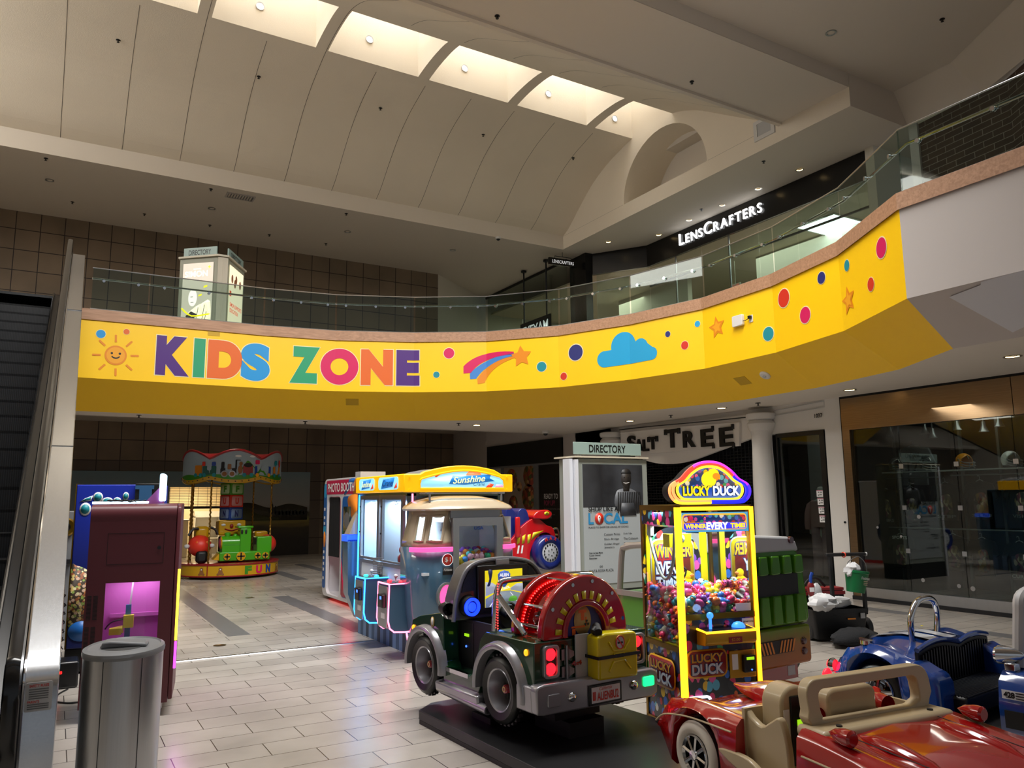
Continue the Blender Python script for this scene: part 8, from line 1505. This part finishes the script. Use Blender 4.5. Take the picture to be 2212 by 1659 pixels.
text('mall_name', 'SANTA ROSA PLAZA', (.43, 0, .6), FR, .47, .04, 'serif_black', ps, off=.012); text('mall_mark', 'oo', (.43, 0, .66), FR, .06, .03, 'serif_black', ps, off=.012)

# ---------------------------------------------------------------- tool trolley, bucket, tool bag, jacket
mat('tool_black', '0d0d0f', .5); mat('bucket_green', '0b6a3a', .35); mat('crumple_white', 'cfd0d2', .7); mat('tool_red', '7a1016', .5); mat('cloth_black', '17181b', .95, bump=(90, .5)); mat('orange_red', 'd23a1c', .4)
tc = thing('tool_trolley', 'black wheeled tool box trolley with raised handle', 'trolley', (7.77, 6.27, 0), -20)
obj('box', MB().loft([[(x, y, z) for x, y in rrect(a, 0+b, .71-a, .42-b, .03, 3)] for z, a, b in ((.03, .04, .03), (.34, .0, 0), (.37, .0, .0))]), 'tool_black', tc, bev=.01); obj('lid_rim', MB().prism(rrect(-.01, -.01, .72, .43, .03, 3), 'z', .33, .37), 'tool_black', tc)
obj('handle', MB().box(.25, .0, .3, .29, .04, 1.0).box(.67, .0, .3, .71, .04, 1.0).cyl((.22, .02, 1.0), (.74, .02, 1.0), .022), 'tool_black', tc, bev=.006); obj('grip_cap', MB().cyl((.74, .02, 1.0), (.755, .02, 1.0), .024), 'light_grey', tc)
for x in (.05, .78): w_ = obj('wheel', MB().cyl((x-.03, .2, .12), (x+.05, .2, .12), .12, n=24), 'rubber', tc, bev=.015); obj('wheel_hub', MB().cyl((x-.035, .2, .12), (x+.055, .2, .12), .05, n=16), 'dark_grey', w_)
obj('orange_label', MB().box(.43, -.018, .25, .53, -.008, .265), 'hazard_orange', tc); obj('latch', MB().box(.6, -.025, .26, .65, -.008, .32), 'light_grey', tc)
bk = thing('bucket', 'green bucket hung by its wire handle from the trolley', 'bucket', tc.matrix_world @ V3((0, 0, 0)), 0)
bk.location = (7.77+.46*math.cos(math.radians(20))-.05*math.sin(math.radians(20)), 6.27-.46*math.sin(math.radians(20))-.12, .575); bk.rotation_euler = (0, math.radians(8), math.radians(-20))
obj('pail', MB().lathe([(0, 0), (.1, 0), (.13, .22), (.137, .225), (.137, .25), (.13, .252), (.13, .225), (.098, .01), (0, .01)], n=32), 'bucket_green', bk, smooth_a=.5); obj('wire_handle', MB().tube(smooth([(-.135, 0, .23), (-.12, 0, .33), (-.03, .0, .4), (.03, 0, .41), (.11, 0, .34), (.135, 0, .23)], 5), .005, 6), 'grey_metal', bk); text('pail_lettering', 'Friedman', (.03, -.122, .175), (V3((.95, .2, 0)).normalized(), V3((0, -.12, 1)).normalized()), .12, .035, 'text_white', bk, off=.006)
mb = MB()
for k in range(3): plane_poly(mb, rect(.06, .008), (.035, -.116+.0, .14-k*.02), (V3((.95, .2, 0)).normalized(), V3((0, -.12, 1)).normalized()), .008)
obj('pail_small_print', mb, 'bus_cream', bk)
hk = obj('hook', MB().lathe([(.025, -.008), (.035, 0), (.025, .008)], (0, 0, 0), 'x', 16), 'orange_red'); hk.location = (bk.location.x-.01, bk.location.y+.12, 1.0); setp(hk, 'orange hook clipped round the trolley handle above the bucket', 'hook')
def crumple(name, c, r, lab, cat, m='crumple_white', amp=.3, n=14, mm=9, seed=1, flat=1):
    q = random.Random(seed); mb = MB(); rows = []
    for j in range(mm+1):
        t = PI*j/mm-PI/2; rows.append([(r[0]*math.cos(t)*math.cos(2*PI*i/n)*(1+amp*q.uniform(-1, 1)), r[1]*math.cos(t)*math.sin(2*PI*i/n)*(1+amp*q.uniform(-1, 1)), r[2]*(math.sin(t) if t > 0 else math.sin(t)*flat)*(1+amp*.6*q.uniform(-1, 1))) for i in range(n)])
    rows[0] = [rows[0][0]]*n; rows[-1] = [rows[-1][0]]*n
    return solo(name, mb.loft(rows, caps=False), m, lab, cat, loc=c, smooth_a=.5 if m == 'crumple_white' else 1.2)
crumple('paper_bag', (7.87, 6.22, .46), (.19, .13, .1), 'crumpled white bag on the left end of the tool trolley', 'bag', seed=3); crumple('paper_sheet', (8.02, 6.42, .52), (.12, .04, .13), 'upright white sheet of paper in the tool trolley', 'paper', seed=5, amp=.2); crumple('wrapping_paper', (8.2, 6.25, .43), (.2, .08, .07), 'white paper between the trolley handle posts', 'paper', seed=8, amp=.2)
o = crumple('bucket_paper', (bk.location.x-.03, bk.location.y, .83), (.1, .08, .09), 'crumpled grey paper sticking out of the green bucket', 'paper', seed=11)
tb = thing('tool_bag', 'red and black tool bag standing in the trolley behind the handle', 'tool bag', (8.22, 6.55, .37), -20); obj('sack', MB().prism(rrect(-.3, 0, .3, .2, .05), 'y', -.1, .12), 'tool_black', tb, bev=.03); obj('red_band', MB().box(-.3, -.112, .13, .3, -.1, .17).box(-.29, -.1, .18, .29, .1, .21), 'tool_red', tb); obj('bag_handle', MB().tube(smooth([(-.2, 0, .2), (-.12, 0, .3), (.0, 0, .32), (.1, 0, .22)], 4), .015, 8), 'ride_black', tb)
pl_ = thing('pliers', 'red handled tool hanging at the trolley corner', 'tool', (7.86, 6.36, .5), -20); obj('grip', MB().ell((0, 0, .1), (.05, .03, .09), 12, 8), 'tool_red', pl_); obj('head', MB().tube([(0, 0, .17), (.01, 0, .25), (.03, 0, .29)], .02, 8), 'fun_blue', pl_); obj('tag', MB().box(-.035, -.035, .07, .025, -.03, .12), 'paper', pl_)
jk = crumple('jacket', (8.02, 5.93, .075), (.34, .2, .12), 'black jacket dropped on the floor against the tool trolley', 'jacket', 'cloth_black', .16, 22, 10, 4, .6)
for k, (x, y) in enumerate(((8.9, 5.6), (9.05, 5.75))): pass
o = solo('dry_leaf', MB().ell((0, 0, .004), (.025, .015, .004), 8, 4), 'buggy_yellow', 'tiny yellow scrap on the floor before the sports shop', 'litter', loc=(9.9, 6.3, 0))
o = solo('twig', MB().tube([(0, 0, .006), (.12, .03, .006), (.2, .02, .006)], .005, 6), 'fun_brown', 'thin dark twig on the floor right of the trolley', 'litter', loc=(8.85, 5.75, 0))
# ---------------------------------------------------------------- ceiling fittings
def fixtures(name, pts, build, what, where, cat, group, note=None):
    """one prototype with its parts, then copies; labelled from left to right as seen in the hall"""
    proto = None
    for k, p in enumerate(pts):
        lb = '%s %s, %s counting from the left' % (what, where, ordinal(k)) if len(pts) > 1 else '%s %s' % (what, where)
        if proto is None: proto = t = thing(name, lb, cat, p, 0, group if len(pts) > 1 else None); build(t)
        else: t = dup(proto, p, 0, lb, group)
def b_sprinkler(t): obj('cap', MB().lathe([(0, 0), (.045, 0), (.05, -.008), (.03, -.012), (0, -.012)], n=14), 'black_paint', t); obj('nozzle', MB().cyl((0, 0, -.012), (0, 0, -.05), .012, n=8).lathe([(0, -.05), (.03, -.052), (.03, -.056), (0, -.056)], n=12), 'black_paint', t)
def b_can(m):
    def f(t): obj('trim_ring', MB().lathe([(.07, -.0), (.1, 0), (.105, -.008), (.075, -.006)], n=22), 'alu', t); obj('reflector', MB().lathe([(.075, -.004), (.055, .04), (.03, .05), (0, .05)], n=22), 'alu' if m == 'off' else 'lamp_warm', t)
    return f
fixtures('sprinkler', [(-.73, 20.94, 9.99), (-.12, 23.77, 9.99), (1.7, 23.81, 9.99), (3.06, 20.97, 9.99), (3.5, 23.87, 9.99), (5.27, 23.88, 9.99), (6.79, 20.96, 9.99), (7.07, 23.86, 9.99)], b_sprinkler, 'black sprinkler head', 'under the dark upper back ceiling', 'sprinkler', 'sprinklers of the upper back ceiling')
fixtures('downlight', [(-.66, 22.38, 9.985), (3.32, 22.42, 9.985), (7.32, 22.42, 9.985), (10.98, 22.47, 9.985)], b_can('off'), 'unlit recessed downlight', 'in the dark upper back ceiling', 'downlight', 'unlit downlights of the upper back ceiling')
fixtures('downlight', [(15.06, 19.27, 9.985), (16.06, 17.95, 9.985), (15.99, 16.49, 9.985), (15.98, 15.13, 9.985), (15.96, 13.78, 9.985), (15.93, 12.39, 9.985)], b_can('on'), 'lit recessed downlight', 'above the black LENSCRAFTERS fascia', 'downlight', 'lit downlights above the optician')
fixtures('sprinkler', [(16.08-.4, 15.66, 9.99), (14.73, 12.5, 9.99)], b_sprinkler, 'black sprinkler head', 'among the lit downlights upstairs', 'sprinkler', 'sprinklers by the optician')
fixtures('sprinkler', [(.55, 18.2, 11.98), (3.62, 18.2, 11.98), (6.76, 18.2, 11.98), (9.85, 18.2, 11.98), (12.97, 18.2, 11.98)], b_sprinkler, 'black sprinkler head', 'on the curved vault', 'sprinkler', 'sprinklers on the vault')
fixtures('sprinkler', [(6.38, 11.23, 10.42), (11.07, 11.15, 10.42)], b_sprinkler, 'black sprinkler head', 'under the flat soffit beside the vault', 'sprinkler', 'sprinklers on the soffit')
fixtures('sprinkler', [(14.1, 7.51, 10.74)], b_sprinkler, 'black sprinkler head', 'under the high front ceiling at the upper right', 'sprinkler', None)
fixtures('downlight', [(12.61, 8.86, 10.735)], b_can('off'), 'large round downlight', 'in the high front ceiling at the upper right', 'downlight', None)
fixtures('downlight', [(8.21, 15.55, 3.377), (10.85, 13.3, 3.377), (10.87, 10.58, 3.377), (10.9, 7.82, 3.377), (10.07, 4.93, 3.377)], b_can('on'), 'lit recessed downlight', 'in the low ceiling under the balcony', 'downlight', 'lit downlights of the low ceiling')
fixtures('sprinkler', [(1.3, 16.45, 3.38), (4.5, 16.35, 3.38), (7.65, 15.35, 3.38), (10.87, 12.0, 3.38), (10.9, 9.71, 3.38)], b_sprinkler, 'black sprinkler head', 'under the low ceiling below the balcony', 'sprinkler', 'sprinklers of the low ceiling')
for x, y in ((10.85, 13.3), (10.87, 10.58), (10.9, 7.82)): lamp('downlight_beam', 'SPOT', (x, y, 3.34), 14, (1, .9, .75), .05, to=(x, y, 0), spot=1.6)
for x, y in ((16.06, 17.95), (15.98, 15.13), (15.93, 12.39)): lamp('downlight_beam', 'SPOT', (x, y, 9.95), 25, (1, .9, .72), .05, to=(x, y, 5), spot=1.6)
for loc, lb in (((11.66, 20.57, 9.97), 'white dome camera under the edge of the upper vault beam'), ((10.5, 16.2, 3.38), 'white dome camera under the low ceiling by the directory')):
    t = thing('dome_camera', lb, 'camera', loc, 0, 'dome cameras'); obj('housing', MB().lathe([(0, 0), (.09, 0), (.09, -.05), (.07, -.07)], n=20), 'white_paint', t); obj('dome', MB().ell((0, 0, -.07), (.06, .06, .05), 16, 8), 'black_satin', t)
t = thing('air_vent', 'slatted air vent in the dark upper back ceiling', 'vent', (3.85, 21.15, 9.985)); obj('frame', MB().ringp(rect(.75, .4), rect(.66, .31), 'z', -.015, .005), 'plaster_grey', t)
for k in range(10): obj('slat', MB().box(-.33+k*.07, -.155, -.012, -.31+k*.07, .155, .005), 'mid_grey', t)
t = thing('wall_vent', 'small square vent on the wall at the right end of the vault', 'vent', (14.18, 11.95, 10.5)); obj('frame', MB().ringp(rect(.62, .5), rect(.42, .32), 'x', -.03, .012), 'white_paint', t); obj('grille', MB().box(-.012, -.21, -.16, .0, .21, .16), 'light_grey', t)
for x, y in ((3.3, 18.2), (5.8, 20.5), (.8, 21.5), (8.5, 21.0)): lamp('back_hall_fill', 'SPOT', (x, y, 4.0), 60, (1, .9, .74), .12, to=(x, y+.4, 0), spot=2.2, blend=.9)  # added spots with no fittings above them, lift the carousel and back wall
lamp('window_display_light', 'AREA', (12.2, 9.4, 3.2), 7, (1, .95, .88), .4, .8, to=(12.3, 9.4, 0))  # added fill lamp, no fitting of its own, brings out the mannequins
